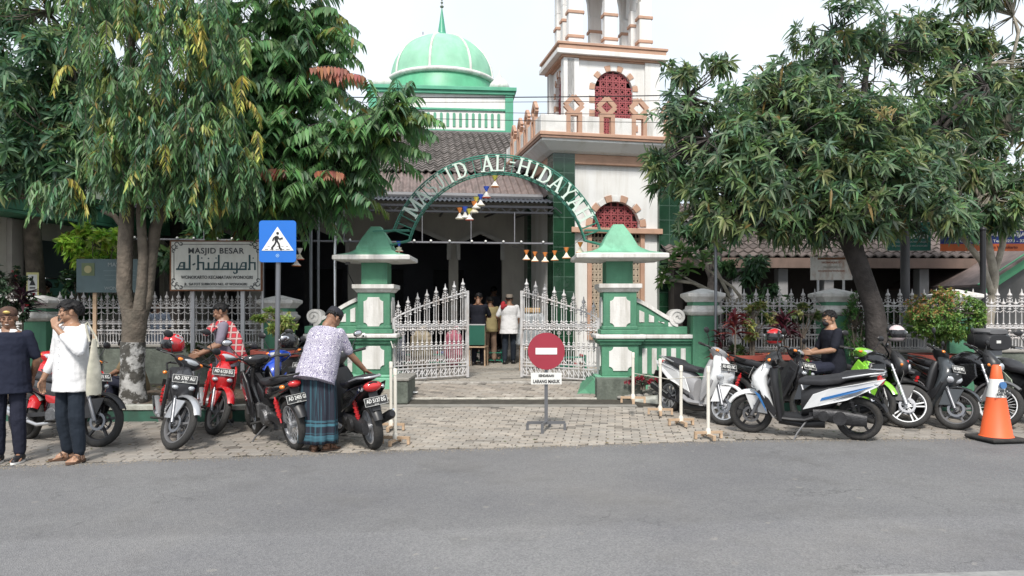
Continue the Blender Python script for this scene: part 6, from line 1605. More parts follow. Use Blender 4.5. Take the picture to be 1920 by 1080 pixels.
    if cap:
        b = MB(); kind, m = cap
        if kind == 'peci':
            rg = [[H @ V3((q*.083*cos(2*PI*i/24), .016+q*.104*sin(2*PI*i/24), z+.008*sin(2*PI*i/24)*-1)) for i in range(24)] for (z, q) in ((.040, 1.04), (.06, 1.04), (.118, .97), (.126, .90), (.120, .5))]
            b.loft(rg)
        elif kind == 'blangkon':
            rg = [[H @ V3((q*.083*cos(2*PI*i/24), .016+q*.102*sin(2*PI*i/24), z)) for i in range(24)] for (z, q) in ((.028, 1.06), (.05, 1.10), (.08, 1.04), (.108, .85), (.128, .4))]; b.loft(rg)
        elif kind == 'cap':
            rg = [[H @ V3((q*.084*cos(2*PI*i/24), .012+q*.104*sin(2*PI*i/24), z)) for i in range(24)] for (z, q) in ((.03, 1.03), (.06, 1.04), (.10, .88), (.128, .5), (.132, .1))]; b.loft(rg)
            b.loft([[H @ V3((x, y, z)) for (x, y) in ((-.07, -.07), (-.05, -.15), (0, -.17), (.05, -.15), (.07, -.07))] for z in (.035, .043)])
        b.build('hat', m, t, smooth=50)
    t['_H'] = 0; del t['_H']
    return t, T, H
# patterned cloths
def batik():
    m = bpy.data.materials.new('batik_cloth'); m.use_nodes = True; t = m.node_tree; L = t.links.new; b = t.nodes['Principled BSDF']; b.inputs['Roughness'].default_value = .85
    tc = t.nodes.new('ShaderNodeTexCoord'); n = t.nodes.new('ShaderNodeTexNoise'); n.inputs['Scale'].default_value = 22; n.inputs['Detail'].default_value = 2; L(tc.outputs['Object'], n.inputs['Vector'])
    ad = t.nodes.new('ShaderNodeVectorMath'); ad.operation = 'MULTIPLY_ADD'; L(n.outputs['Color'], ad.inputs[0]); ad.inputs[1].default_value = (.05, .05, .05); L(tc.outputs['Object'], ad.inputs[2])
    v = t.nodes.new('ShaderNodeTexVoronoi'); v.inputs['Scale'].default_value = 15; v.inputs['Randomness'].default_value = .35; L(ad.outputs['Vector'], v.inputs['Vector'])
    sn = t.nodes.new('ShaderNodeMath'); sn.operation = 'MULTIPLY'; sn.inputs[1].default_value = 34; L(v.outputs['Distance'], sn.inputs[0]); s2 = t.nodes.new('ShaderNodeMath'); s2.operation = 'SINE'; L(sn.outputs[0], s2.inputs[0])
    r = t.nodes.new('ShaderNodeValToRGB'); e = r.color_ramp.elements; e[0].position = .1; e[0].color = (.20,.18,.27,1); e[1].position = .62; e[1].color = (.58,.56,.60,1); L(s2.outputs[0], r.inputs['Fac']); L(r.outputs['Color'], b.inputs['Base Color'])
    return m
def sarong_mat():
    m = bpy.data.materials.new('sarong_cloth'); m.use_nodes = True; t = m.node_tree; L = t.links.new; b = t.nodes['Principled BSDF']; b.inputs['Roughness'].default_value = .85
    tc = t.nodes.new('ShaderNodeTexCoord'); mp = t.nodes.new('ShaderNodeMapping'); mp.inputs['Scale'].default_value = (42, 42, .25); L(tc.outputs['Object'], mp.inputs['Vector'])
    n = t.nodes.new('ShaderNodeTexNoise'); n.inputs['Scale'].default_value = 1; n.inputs['Detail'].default_value = 3; L(mp.outputs['Vector'], n.inputs['Vector'])
    r = t.nodes.new('ShaderNodeValToRGB'); e = r.color_ramp.elements; e[0].position = .52; e[0].color = (.012,.014,.026,1); e[1].position = .68; e[1].color = (.03,.10,.13,1); L(n.outputs['Fac'], r.inputs['Fac'])
    sp = t.nodes.new('ShaderNodeSeparateXYZ'); L(tc.outputs['Object'], sp.inputs[0])
    r2 = t.nodes.new('ShaderNodeValToRGB'); r2.color_ramp.interpolation = 'CONSTANT'; e = r2.color_ramp.elements; e[0].position = 0; e[0].color = (0,0,0,1)
    e[1].position = .13; e[1].color = (.6,.6,.6,1)
    for p, c in ((.20, 0), (.215, .5), (.225, 0), (.30, .7), (.33, 0), (.345, .6), (.37, 0)): k = e.new(p); k.color = (c, c, c, 1)
    L(sp.outputs['Z'], r2.inputs['Fac'])
    mp2 = t.nodes.new('ShaderNodeMapping'); mp2.inputs['Scale'].default_value = (3, 3, 90); L(tc.outputs['Object'], mp2.inputs['Vector']); n2 = t.nodes.new('ShaderNodeTexNoise'); n2.inputs['Scale'].default_value = 1; L(mp2.outputs['Vector'], n2.inputs['Vector'])
    mu = t.nodes.new('ShaderNodeMath'); mu.operation = 'MULTIPLY'; L(r2.outputs['Color'], mu.inputs[0]); L(n2.outputs['Fac'], mu.inputs[1]); mu2 = t.nodes.new('ShaderNodeMath'); mu2.operation = 'MULTIPLY'; mu2.inputs[1].default_value = 2.; L(mu.outputs[0], mu2.inputs[0])
    x = t.nodes.new('ShaderNodeMixRGB'); L(mu2.outputs[0], x.inputs['Fac']); L(r.outputs['Color'], x.inputs['Color1']); x.inputs['Color2'].default_value = (.05,.16,.21,1); L(x.outputs['Color'], b.inputs['Base Color'])
    return m
def plaid():
    m = bpy.data.materials.new('plaid_cloth'); m.use_nodes = True; t = m.node_tree; L = t.links.new; b = t.nodes['Principled BSDF']; b.inputs['Roughness'].default_value = .9
    tc = t.nodes.new('ShaderNodeTexCoord'); sp = t.nodes.new('ShaderNodeSeparateXYZ'); L(tc.outputs['Object'], sp.inputs[0]); o = []
    for ax, f in (('X', 75), ('Z', 75)):
        k = t.nodes.new('ShaderNodeMath'); k.operation = 'MULTIPLY'; k.inputs[1].default_value = f; L(sp.outputs[ax], k.inputs[0]); s = t.nodes.new('ShaderNodeMath'); s.operation = 'SINE'; L(k.outputs[0], s.inputs[0]); o.append(s)
    a = t.nodes.new('ShaderNodeMath'); a.operation = 'MAXIMUM'; L(o[0].outputs[0], a.inputs[0]); L(o[1].outputs[0], a.inputs[1])
    r = t.nodes.new('ShaderNodeValToRGB'); r.color_ramp.interpolation = 'CONSTANT'; e = r.color_ramp.elements; e[0].position = 0; e[0].color = (.40,.03,.04,1); e[1].position = .35; e[1].color = (.10,.02,.03,1); k = e.new(.75); k.color = (.42,.28,.26,1)
    L(a.outputs[0], r.inputs['Fac']); L(r.outputs['Color'], b.inputs['Base Color']); return m
navy = cloth('navy_polo', (.014,.017,.032)); navy_t = cloth('navy_trouser', (.018,.020,.034)); wshirt = cloth('white_linen', (.66,.66,.67), .05, .6); dkt = cloth('dark_trouser', (.016,.022,.032)); blk = cloth('black_tee', (.012,.013,.02)); khaki = cloth('khaki_shirt', (.30,.25,.13)); grey_tee = cloth('mauve_tee', (.17,.15,.19)); olive = cloth('olive_shirt', (.16,.12,.07)); tan = cloth('tan_trouser', (.22,.15,.11)); pblue = cloth('pale_blue_shirt', (.38,.42,.52), .4)
sandal_m = mat('brown_sandal', (.10,.055,.035), .6)

Y1 = 7.78
p1, T1, H1 = person('smiling man in navy polo with white collar and patterned headcloth at the left edge', (UX(16, Y1), Y1, 0), R(12), h=1.62, head=(5, 0, 14), shirt=navy, sleeve='short', hem=.76, pants=navy_t, shoes=('white_sole', blackm), hair=None,
    cap=('blangkon', mat('headcloth', (.06,.03,.02), .8, var=.6, vs=25)), J=dict(elL=(.26,.06,1.12), wrL=(.18,.16,.93), elR=(-.26,.05,1.12), wrR=(-.2,.14,.93)), shirt_g=.035)
b = MB(); b.sph(H1 @ V3((0, -.099, .075)), (.035, .012, .018), 10, 6, H1.to_3x3()); b.build('hat_badge', mat('gold_thread', (.5,.36,.12), .5, .5), p1, smooth=60)
b = MB()
for s in (-1, 1): b.add([T1 @ V3(p) for p in ((s*.012, -.085, 1.30), (s*.07, -.095, 1.40), (s*.085, -.03, 1.455), (s*.045, -.055, 1.455), (s*.012, -.1, 1.30), (s*.075, -.11, 1.385), (s*.1, -.03, 1.44), (s*.045, -.07, 1.46))], [(0,1,2,3),(7,6,5,4),(0,4,5,1),(1,5,6,2),(2,6,7,3),(3,7,4,0)])
b.each('collar_flap', white_cl, p1)
b = MB(); b.tube([H1 @ V3(p) for p in ((-.016, -.0935, -.057), (0, -.0955, -.060), (.016, -.0935, -.057))], .0028, 6); b.build('teeth', white_cl, p1, smooth=60)
Y2 = 7.86
p2, T2, H2 = person('young man in white collarless shirt with hand raised to his chin', (UX(133, Y2), Y2, 0), R(-22), sk=skin2, h=1.69, head=(2, 0, -38), shirt=wshirt, sleeve='mid', hem=.74, pants=dkt, shoes=('sandal', sandal_m), hair='long', shirt_g=.02, hl=(.9, .35),
    J=dict(elR=(-.24,.0,1.10), wrR=(-.29,-.10,.86), elL=(.27,-.12,1.17), wrL=(.02,-.19,1.42), hdL=(-.40,.15,.9), hnL=(-.3,.7,-.1), ankL=(.13,.0,.085), kneeL=(.12,-.03,.49), ankR=(-.10,.05,.085), footR=(-.5,-1,0), footL=(.25,-1,0), hipL=(.09,0,.9)), voxel=.007)
b = MB()
for k in range(7): b.sph(T2 @ V3((0, -.145+.0*k, 1.36-k*.075)), .006, 6, 4)
b.each('shirt_button', plate_w, p2)
b = MB(); rg = []
for (z, w_, q) in ((1.28, .025, .012), (1.12, .05, .018), (1.0, .075, .026), (.88, .085, .035), (.76, .09, .04), (.70, .08, .03)):
    rg.append([(.30+w_*cos(2*PI*i/16)*.45, .03+w_*sin(2*PI*i/16), z+.01*sin(i)) for i in range(16)])
b.loft(rg); tb = thing('tote_bag', 'pale canvas tote bag hanging from the shoulder of the man in white', 'bag', (UX(133, Y2), Y2, 0), R(-22)); b.build('sack', mat('canvas', (.42,.40,.33), .9, var=.3, vs=9, dirt=.4, dcol=(.16,.22,.12)), tb, smooth=50)
b = MB(); b.tube([(.30, -.02, 1.26), (.24, -.02, 1.44), (.20, .03, 1.46), (.27, .08, 1.3), (.31, .07, 1.2)], .011, 6); b.build('strap', _M['canvas'], tb, smooth=50)
Y3 = 10.35
person('man in mauve tee standing side on behind the red motorbike', (UX(425, Y3), Y3, 0), R(-70), h=1.68, lean=6, head=(12, 0, -5), shirt=grey_tee, pants=tan, hair='short', J=dict(elR=(-.27,-.12,1.12), wrR=(-.24,-.34,1.0), hdR=(0,-1,-.3), elL=(.27,-.10,1.12), wrL=(.22,-.34,1.0), hdL=(0,-1,-.3)), shoes=('x', blackm))
b = MB(); rg = []
P = [(UX(400, Y3), Y3-.2, 1.28), (UX(415, Y3), Y3-.16, 1.40), (UX(432, Y3), Y3-.12, 1.36), (UX(448, Y3), Y3-.16, 1.20), (UX(458, Y3), Y3-.18, 1.02), (UX(466, Y3), Y3-.16, .88)]
for k, p in enumerate(P):
    w_ = (.09, .08, .10, .11, .09, .03)[k]; rg.append([(p[0]+.035*cos(2*PI*i/14)*1.2+.4*w_*cos(2*PI*i/14), p[1]+.05*sin(2*PI*i/14), p[2]+w_*sin(2*PI*i/14+.3)*.7) for i in range(14)])
pc = remesh(b.loft(rg), 'plaid_cloth', plaid(), None, .01, 2, .02); tag(pc, 'red plaid cloth draped over the shoulder of the man in mauve', 'cloth')
Y4 = 8.42
p4, T4, H4 = person('man in patterned shirt and dark sarong seen from behind bending over a scooter seat', (UX(596, Y4), Y4, 0), R(163), h=1.66, lean=24, twist=-8, head=(22, 0, -4), shirt=batik(), sleeve='short', hem=.78, sarong=sarong_mat(), hair='short', cap=('peci', mat('black_velvet', (.008,.008,.014), .7)), shirt_g=.062, shoes=('sandal', sandal_m),
    J=dict(elR=(-.26,-.28,1.10), wrR=(-.36,-.46,.90), hdR=(-.25,-.8,-.4), hnR=(0,0,-1), elL=(.30,-.22,1.10), wrL=(.16,-.40,.94), hdL=(-.3,-1,-.2), hnL=(0,0,-1), ankL=(.03,.03,.085), ankR=(-.10,-.04,.085), kneeL=(.04,0,.49), kneeR=(-.1,-.03,.49), footL=(.5,-.8,0), footR=(-.35,-.9,0)), voxel=.007)
Y5 = 10.75
p5, T5, H5 = person('masked young man in black tee sitting side on among the right motorbikes', (UX(1562, Y5), Y5, -.10), R(-86), sk=skin2, h=1.70, lean=4, head=(10, 0, 4), shirt=blk, pants=navy_t, hair='short', hl=(.8, .8), J=dict(pel=(0,0,-.02), kneeL=(.14,-.42,.84), ankL=(.14,-.45,.42), kneeR=(-.14,-.42,.84), ankR=(-.14,-.45,.42), elL=(.24,-.12,1.12), wrL=(.10,-.36,1.07), hdL=(-.5,-1,.1), elR=(-.24,-.12,1.10), wrR=(-.10,-.34,1.05), hdR=(.4,-1,.2)), shoes=('x', blackm))
b = MB(); b.sph(H5 @ V3((0, -.062, -.050)), (.052, .050, .045), 14, 10, H5.to_3x3()); b.sph(H5 @ V3((0, -.085, -.035)), (.03, .03, .035), 12, 8, H5.to_3x3()); remesh(b, 'face_mask', blackm, p5, .006, 2)
b = MB()
for s in (-1, 1): b.arc((s*.031, .0), .019, .0225, 0, 2*PI, -.101, -.098, 16); b.box(s*.05-.002, s*.05+.002, -.10, -.0, -.001, .003)
b.v = [tuple(H5 @ V3(p)) for p in b.v]; b.build('glasses', steel, p5)
def simple(lab, px, py, Y, rz, z0, **k):
    k.setdefault('voxel', .009); k.setdefault('shoes', ('x', blackm)); return person(lab, (UX(px, Y), Y, z0), rz, **k)
p6, T6, H6 = simple('man in white shirt and round cap walking away into the courtyard', 955, 682, 17.6, R(183), .3, h=1.64, shirt=wshirt, sleeve='short', hem=.74, pants=dkt, cap=('peci', mat('grey_knit', (.20,.17,.14), .9)), shirt_g=.045, head=(6, 0, 0), J=dict(elL=(.30,.02,1.15), wrL=(.24,-.2,1.08), ankL=(.12,.10,.085), ankR=(-.1,-.08,.085)))
b = MB(); b.cap((.14, .0, 1.43), (.17, .12, 1.33), .055, .05); b.cap((.17, .12, 1.33), (.08, .13, 1.38), .05, .03); rc = thing('shoulder_cloth', 'small red cloth on the shoulder of the man walking in', 'cloth', p6.location, R(183)); remesh(b, 'fold', mat('red_cloth', (.35,.02,.03), .9), rc, .012, 1, .02)
simple('man in black tee and dark cap seen from behind, standing behind the green chair', 897, 665, 17.2, R(165), .3, h=1.66, shirt=blk, pants=navy_t, head=(25, 0, 10), cap=('cap', blackm), J=dict(elR=(-.24,-.15,1.15), wrR=(-.1,-.3,1.15), elL=(.24,-.1,1.13), wrL=(.1,-.3,1.1)))
simple('man in khaki shirt standing between the man in black tee and the man in white', 919, 665, 17.9, R(200), .3, h=1.60, shirt=khaki, pants=tan, J=dict(elL=(.24,-.1,1.13), wrL=(.1,-.3,1.1)))
simple('dim figure in grey standing inside the hall behind the khaki shirt', 926, 650, 20.6, R(150), .55, h=1.66, shirt=cloth('dim_grey', (.08,.08,.10)), pants=navy_t)
simple('man in pale blue patterned shirt behind the fence beside the forked trunk', 294, 640, 14.9, R(15), .12, h=1.66, shirt=pblue, pants=dkt)
simple('dark haired figure with only his head above the left fence post', 86, 640, 14.6, R(-60), .45, h=1.70, shirt=blk, pants=dkt)
Ys = 11.5
person('seated man in olive shirt and navy trousers hidden behind the forked trunk', (UX(258, Ys), Ys, -.42), R(-80), h=1.66, lean=14, head=(20, 0, 0), shirt=olive, pants=navy_t, J=dict(pel=(0,0,-.06), kneeL=(.12,-.40,.95), ankL=(.12,-.35,.60), kneeR=(-.12,-.40,.95), ankR=(-.12,-.35,.60), elL=(.24,-.2,1.12), wrL=(.1,-.36,1.05), elR=(-.24,-.2,1.12), wrR=(-.1,-.36,1.05)), voxel=.009, shoes=('x', blackm))
# ---------------------------------------------------------------- leaves, trees and plants
def leafset(name, parent, base, dirv, up, Ln, Wd, col, droop=.25, fold=.25, mat_='leaf'):
    """many leaves as one mesh; arrays (n,3),(n,3),(n,3),(n,),(n,),(n,3)"""
    base = np.asarray(base, float); d = np.asarray(dirv, float); u = np.asarray(up, float); n = len(base)
    Ln = np.asarray(Ln, float)[:, None]; Wd = np.asarray(Wd, float)[:, None]
    d = d/np.linalg.norm(d, axis=1, keepdims=True)
    x = np.cross(d, u); x /= (np.linalg.norm(x, axis=1, keepdims=True)+1e-9); nn = np.cross(x, d)
    g = np.array([0, 0, -1.0])
    if n > 400: droop = droop*nr.uniform(.2, 1.9, (n, 1)); x = unit(x+nn*nr.normal(0, .25, (n, 1))); dead = nr.rand(n) < .012; col = np.where(dead[:, None], np.array([.22, .15, .05]), np.asarray(col, float)*nr.uniform(.85, 1.18, (n, 3)))
    def pt(t, w, f): return base+d*Ln*t+x*Wd*w+nn*Wd*f+g*(Ln*droop*t*t)
    P = [pt(0, 0, 0), pt(.33, -.5, fold), pt(.33, 0, 0), pt(.33, .5, fold), pt(.70, -.36, fold*.7), pt(.70, 0, 0), pt(.70, .36, fold*.7), pt(1.0, 0, 0)]
    V = np.stack(P, 1).reshape(-1, 3); o = (np.arange(n)*8)[:, None]
    Fq = np.concatenate([o+np.array([[0, 2, 1, 1]]), ], 1) if False else None
    tri = np.array([[0, 2, 1], [0, 3, 2], [1, 2, 5], [1, 5, 4], [2, 3, 6], [2, 6, 5], [4, 5, 7], [5, 6, 7]])
    Fc = (o[:, None, :]+tri[None]).reshape(-1, 3)
    c = np.repeat(np.asarray(col, float)*(1.2 if n > 400 else 1), 8, axis=0)
    return npmesh(name, V, Fc, _M[mat_], parent, cols=c, smooth=False)
def unit(v): return v/(np.linalg.norm(v, axis=-1, keepdims=True)+1e-9)
def rings_to_leaves(C, A, per, L0, W0, pal, spread=(45, 100), rs=None, jit=.25):
    """whorls of leaves at points C with axes A"""
    C = C+0.; n = len(C); k = per; C2 = np.repeat(C, k, 0); A2 = unit(np.repeat(A, k, 0)); m = n*k
    ref = unit(np.cross(A2, rs.normal(size=(m, 3)))); th = np.radians(rs.uniform(spread[0], spread[1], m))[:, None]
    D = A2*np.cos(th)+ref*np.sin(th)
    B = C2-A2*rs.uniform(0, .10, m)[:, None]*(L0/.2)
    L_ = L0*rs.uniform(.6, 1.15, m); W_ = W0*rs.uniform(.75, 1.2, m)
    pal = np.array(pal); ci = rs.randint(0, len(pal), n); col = np.repeat(pal[ci], k, 0)*rs.uniform(.7, 1.3, (m, 1))
    U_ = A2+rs.normal(size=(m, 3))*jit
    return B, D, U_, L_, W_, col
def branches(b, root, targets, r0, rs, start=None, sag=.0):
    """curved limbs from root to each target, radius tapering"""
    for tg, r in targets:
        a = V3(root) if start is None else V3(start); c = V3(tg); m = a.lerp(c, .5)+V3((rs.normal()*.12, rs.normal()*.12, .18*(c-a).length-sag))
        P = [a.lerp(m, t).lerp(m.lerp(c, t), t)+V3(rs.normal(size=3)*.015*(c-a).length)*(0 if t in (0, 1) else 1) for t in np.linspace(0, 1, 8)]
        b.tube(P, [r*(1-.72*t) for t in np.linspace(0, 1, 8)], 7)
def crown_points(ells, rs, shell=.35, sig=.13):
    """ells: (cx,cy,cz,rx,ry,rz,n): clumped points spread through ellipsoids; returns points and outward axes"""
    P = []; A = []
    for (cx, cy, cz, rx, ry, rz, n) in ells:
        nc = max(3, n//14); cen = unit(rs.normal(size=(nc, 3)))*(rs.uniform(shell, 1, (nc, 1)))
        k = rs.randint(0, nc, n); p = cen[k]+rs.normal(size=(n, 3))*sig
        r = np.linalg.norm(p, axis=1, keepdims=True); p = np.where(r > 1.08, p/r*1.05, p)
        P.append(np.array([cx, cy, cz])+p*np.array([rx, ry, rz])); A.append(unit(unit(p)+np.array([0, -.15, .35])+rs.normal(size=(n, 3))*.35))
    return np.concatenate(P), np.concatenate(A)
def twigs(b, P, hubs, rs, every=3, r=.007):
    H_ = np.array(hubs)
    for i in range(0, len(P), every):
        q = P[i]; d = np.linalg.norm(H_-q, axis=1); h = H_[d.argmin()]; m = (h+q)/2+rs.normal(size=3)*.06
        b.tube([tuple(h), tuple(m), tuple(q)], [r*2.2, r*1.4, r*.7], 4, cap=False)
MANGO = [(0.086,0.149,0.072), (0.103,0.176,0.077), (0.069,0.127,0.068), (0.132,0.198,0.077), (0.092,0.149,0.094), (0.172,0.209,0.088), (0.114,0.171,0.099)]
def PE(px, py, Y, rx, ry, rz, n): c = U(px, py, Y); return (c.x, Y, c.z, rx, ry, rz, n)

# --- right mango tree
rs = np.random.RandomState(3)
TY = 11.9
MT = thing('mango_tree', 'big mango tree with dark leaning trunk and long drooping leaves right of the gate', 'tree', (0, 0, 0))
b = MB(); P = [U(*p) for p in ((1652, 700, TY), (1646, 640, TY), (1640, 580, TY), (1618, 520, TY), (1602, 475, TY), (1592, 440, TY))]; b.tube(P, [.20, .165, .15, .145, .155, .165], 14)
def rough(b, amp, f=9):
    b.v = [tuple(V3(p)+V3((sin(p[2]*f+p[0]*7), sin(p[2]*f*1.3+p[1]*9), 0))*amp) for p in b.v]; return b
fork = P[-1]
hubs = [U(*p) for p in ((1540, 330, 11.6), (1450, 300, 11.5), (1620, 250, 12.0), (1700, 330, 11.7), (1400, 400, 11.4), (1565, 180, 12.), (1760, 250, 12.2), (1330, 260, 11.6), (1600, 420, 11.3), (1720, 400, 11.5), (1290, 180, 11.8), (1560, 60, 12.), (1640, 90, 12.3), (1480, 180, 11.9), (1850, 160, 12.4), (1600, 330, 12.9), (1450, 340, 12.8))]
branches(b, fork, [(h, .10 if i < 4 else .075) for i, h in enumerate(hubs)], .1, rs)
for (i, j, r) in ((1, 7, .05), (7, 10, .035), (2, 12, .05), (5, 11, .05), (6, 14, .045)): branches(b, hubs[i], [(hubs[j], r)], r, rs)
rough(b, .012).build('trunk', bark_dk, MT, smooth=60)
E1 = [PE(1540, 330, 11.6, 1.5, 1.1, 1.0, 330), PE(1430, 320, 11.5, 1.1, 1.0, .95, 230), PE(1650, 370, 11.5, 1.15, 1.0, .8, 220), PE(1370, 400, 11.4, .75, .7, .45, 90), PE(1290, 225, 11.8, .75, .6, .6, 75), PE(1480, 200, 12.0, 1.0, .9, .6, 130), PE(1620, 215, 12.1, .9, .9, .65, 130), PE(1740, 290, 12.0, .95, .9, .8, 150), PE(1545, 420, 11.3, .9, .5, .2, 60), PE(1760, 405, 11.6, .6, .7, .45, 80), PE(1590, 60, 12.0, .85, .6, .55, 80), PE(1690, 60, 12.4, .9, .6, .6, 80), PE(1530, 130, 12.2, 1.1, .8, .45, 110), PE(1260, 140, 12.0, .45, .4, .3, 22), PE(1345, 110, 12.0, .7, .3, .2, 16), PE(1235, 290, 11.7, .35, .3, .4, 34), PE(1330, 300, 11.9, .8, .7, .9, 150), PE(1420, 210, 12.1, .9, .8, .6, 120), PE(1560, 250, 12.4, 1.9, .9, .9, 300), PE(1780, 190, 12.4, .9, .8, .8, 120), PE(1650, 425, 11.9, .8, .6, .2, 50), PE(1290, 330, 11.8, .55, .5, .5, 60), PE(1560, 300, 11.2, 1.9, .5, 1.0, 200)]
P_, A_ = crown_points(E1, rs, .3, .24); hb = [tuple(h) for h in hubs]
b = MB(); twigs(b, P_, hb, rs, 3); b.build('twigs', bark_dk, MT)
leafset('crown', MT, *rings_to_leaves(P_, A_, 13, .215, .045, MANGO, rs=rs), droop=.35)
b = MB()
for (px, py) in ((1655, 218), (1650, 214), (1662, 220)):
    c = U(px, py, 10.9)
    for k in range(5): b.tube([c+V3((rnd.uniform(-.1, .1), 0, -.05)), c+V3((rnd.uniform(-.2, .2), -.05, .1))], .008, 4)
b.build('flower_spray', mat('panicle', (.35,.27,.12), .8), MT)

# --- second tree at far right
rs = np.random.RandomState(5)
M2 = thing('mango_tree', 'mango tree at the right edge with pale thin branching stems', 'tree', (0, 0, 0))
b = MB(); 
for pts, r in (([(1850, 700, 13.6), (1855, 600, 13.6), (1865, 520, 13.6), (1850, 440, 13.5)], .10), ([(1862, 560, 13.6), (1840, 490, 13.5), (1800, 440, 13.4), (1790, 410, 13.4)], .06), ([(1858, 540, 13.6), (1880, 460, 13.6), (1890, 400, 13.5)], .06)):
    b.tube([U(*p) for p in pts], [r*(1-.12*i) for i in range(len(pts))], 9)
hubs = [U(*p) for p in ((1860, 360, 13.4), (1800, 300, 13.3), (1900, 250, 13.3), (1850, 120, 13.4), (1930, 330, 13.4), (1780, 120, 13.5), (1900, 30, 13.3))]
branches(b, U(1850, 440, 13.5), [(h, .07) for h in hubs], .07, rs); rough(b, .008).build('trunk', bark_pale, M2, smooth=60)
P_, A_ = crown_points([PE(1860, 330, 13.4, 1.3, .9, 1.0, 190), PE(1890, 130, 13.4, 1.2, .9, 1.1, 170), PE(1800, 210, 13.3, .9, .8, .9, 110), PE(1960, 250, 13.2, .9, .8, 1.5, 120), PE(1840, -20, 13.4, 1.3, .8, .6, 90), PE(1890, 400, 13.0, .7, .5, .42, 90), PE(1790, 90, 13.4, 1.0, .7, .8, 110), PE(1760, 410, 12.9, .6, .4, .3, 50)], rs)
b = MB(); twigs(b, P_, [tuple(h) for h in hubs], rs, 3); b.build('twigs', bark_pale, M2)
leafset('crown', M2, *rings_to_leaves(P_, A_, 13, .24, .05, MANGO, rs=rs), droop=.35)

# --- left: mango like crown, weeping tree, soursop like tree
rs = np.random.RandomState(8)
LT = thing('broadleaf_tree', 'dark mango tree filling the upper left corner', 'tree', (0, 0, 0))
b = MB(); b.tube([U(*p) for p in ((60, 700, 14.2), (70, 560, 14.2), (60, 430, 14.0), (80, 330, 13.6), (90, 250, 13.2))], [.2, .17, .15, .14, .12], 10)
hubs = [U(*p) for p in ((40, 150, 11.8), (100, 260, 11.6), (140, 120, 11.8), (20, 310, 11.8), (90, 20, 12), (-40, 220, 11.8), (170, 330, 11.6), (60, 370, 11.7))]
branches(b, U(90, 250, 13.2), [(h, .08) for h in hubs], .07, rs); rough(b, .01).build('trunk', bark, LT, smooth=60)
P_, A_ = crown_points([PE(50, 130, 11.8, 1.3, .9, 1.1, 230), PE(40, 300, 11.7, 1.1, .8, .75, 200), PE(150, 230, 11.9, .9, .7, 1.3, 210), PE(120, 0, 12, 1.6, .9, .9, 140), PE(130, 350, 11.7, .6, .5, .35, 60), PE(-60, 200, 11.6, .8, .8, 1.6, 90)], rs)
b = MB(); twigs(b, P_, [tuple(h) for h in hubs], rs, 3); b.build('twigs', bark, LT)
DARKL = [(0.077,0.149,0.068), (0.063,0.128,0.074), (0.098,0.189,0.081), (0.077,0.155,0.088), (0.140,0.209,0.088)]
leafset('crown', LT, *rings_to_leaves(P_, A_, 13, .25, .055, DARKL, rs=rs), droop=.35)

def weeping(parent, tips, rs, pal, yel):
    """hanging shoots with paired narrow leaves; tips: (x,y,z,length)"""
    B = []; D = []; U_ = []; L_ = []; W_ = []; C = []; st = MB()
    for (x, y, z, ln) in tips:
        n = int(ln/.028); a = rs.uniform(0, 2*PI); lean = np.array([cos(a), sin(a), 0])*rs.uniform(.1, .75)
        yl = rs.rand() < .16; base = np.array(pal[rs.randint(len(pal))]) if not yl else np.array(yel[rs.randint(len(yel))]); P = []
        for i in range(n):
            t = i/n; p = np.array([x, y, z])+lean*ln*(t-.4*t*t)*1.2+np.array([0, 0, -ln*(.15*t+.85*t*t)]); P.append(p)
            for s in (-1, 1):
                q = a+s*rs.uniform(.9, 1.9); dd = np.array([cos(q), sin(q), -1.05+rs.normal()*.25-.5*t]); B.append(p); D.append(dd); U_.append(np.array([0, 0, 1.])+rs.normal(size=3)*.4)
                L_.append(.155*rs.uniform(.7, 1.25)*(1-.3*t)); W_.append(.028*rs.uniform(.8, 1.25)); C.append(base*rs.uniform(.7, 1.3)*(1+(.5*t if yl else .15*t)))
        st.tube([tuple(P[0]), tuple(P[n//2]), tuple(P[-1])], [.007, .005, .003], 4, cap=False)
    st.build('hanging_shoots', bark, parent)
    return leafset('crown', parent, B, D, U_, L_, W_, C, droop=.22, fold=.15)
rs = np.random.RandomState(11)
WT = thing('weeping_tree', 'weeping narrow leaved tree with forked whitewashed trunk left of the name board', 'tree', (0, 0, 0))
TYl = 10.95
b = MB(); b.tube([U(*p) for p in ((250, 762, TYl), (249, 730, TYl), (248, 690, TYl), (250, 641, TYl))], [.22, .185, .17, .165], 16); rough(b, .010, 23).build('whitewashed_trunk', bark_wh, WT, smooth=60)
b = MB(); b.tube([U(*p) for p in ((250, 641.5, TYl), (252, 610, TYl), (254, 580, TYl))], [.163, .165, .175], 14)
b.tube([U(*p) for p in ((246, 610, TYl), (232, 540, TYl), (234, 460, TYl), (238, 380, TYl), (240, 200, TYl), (250, 0, TYl))], [.10, .11, .108, .10, .07, .04], 12)
b.tube([U(*p) for p in ((258, 600, TYl-.05), (266, 540, TYl-.05), (268, 480, TYl), (262, 400, TYl), (280, 250, TYl+.1), (300, 80, TYl+.1))], [.09, .075, .07, .065, .05, .03], 10)
b.tube([U(*p) for p in ((262, 605, TYl+.02), (276, 560, TYl+.05), (281, 500, TYl+.1), (290, 430, TYl+.15), (330, 300, TYl+.2), (360, 100, TYl+.2))], [.09, .085, .08, .08, .06, .03], 10)
b.tube([U(*p) for p in ((236, 430, TYl), (215, 405, TYl), (190, 395, TYl-.1))], [.05, .04, .025], 7)
hubs = [U(*p) for p in ((240, 300, TYl), (300, 260, TYl), (350, 220, TYl), (280, 120, TYl), (200, 200, TYl), (420, 300, TYl), (330, 60, TYl))]
branches(b, U(245, 380, TYl), [(h, .05) for h in hubs], .05, rs); rough(b, .008).build('trunk', bark, WT, smooth=60)
tips = []
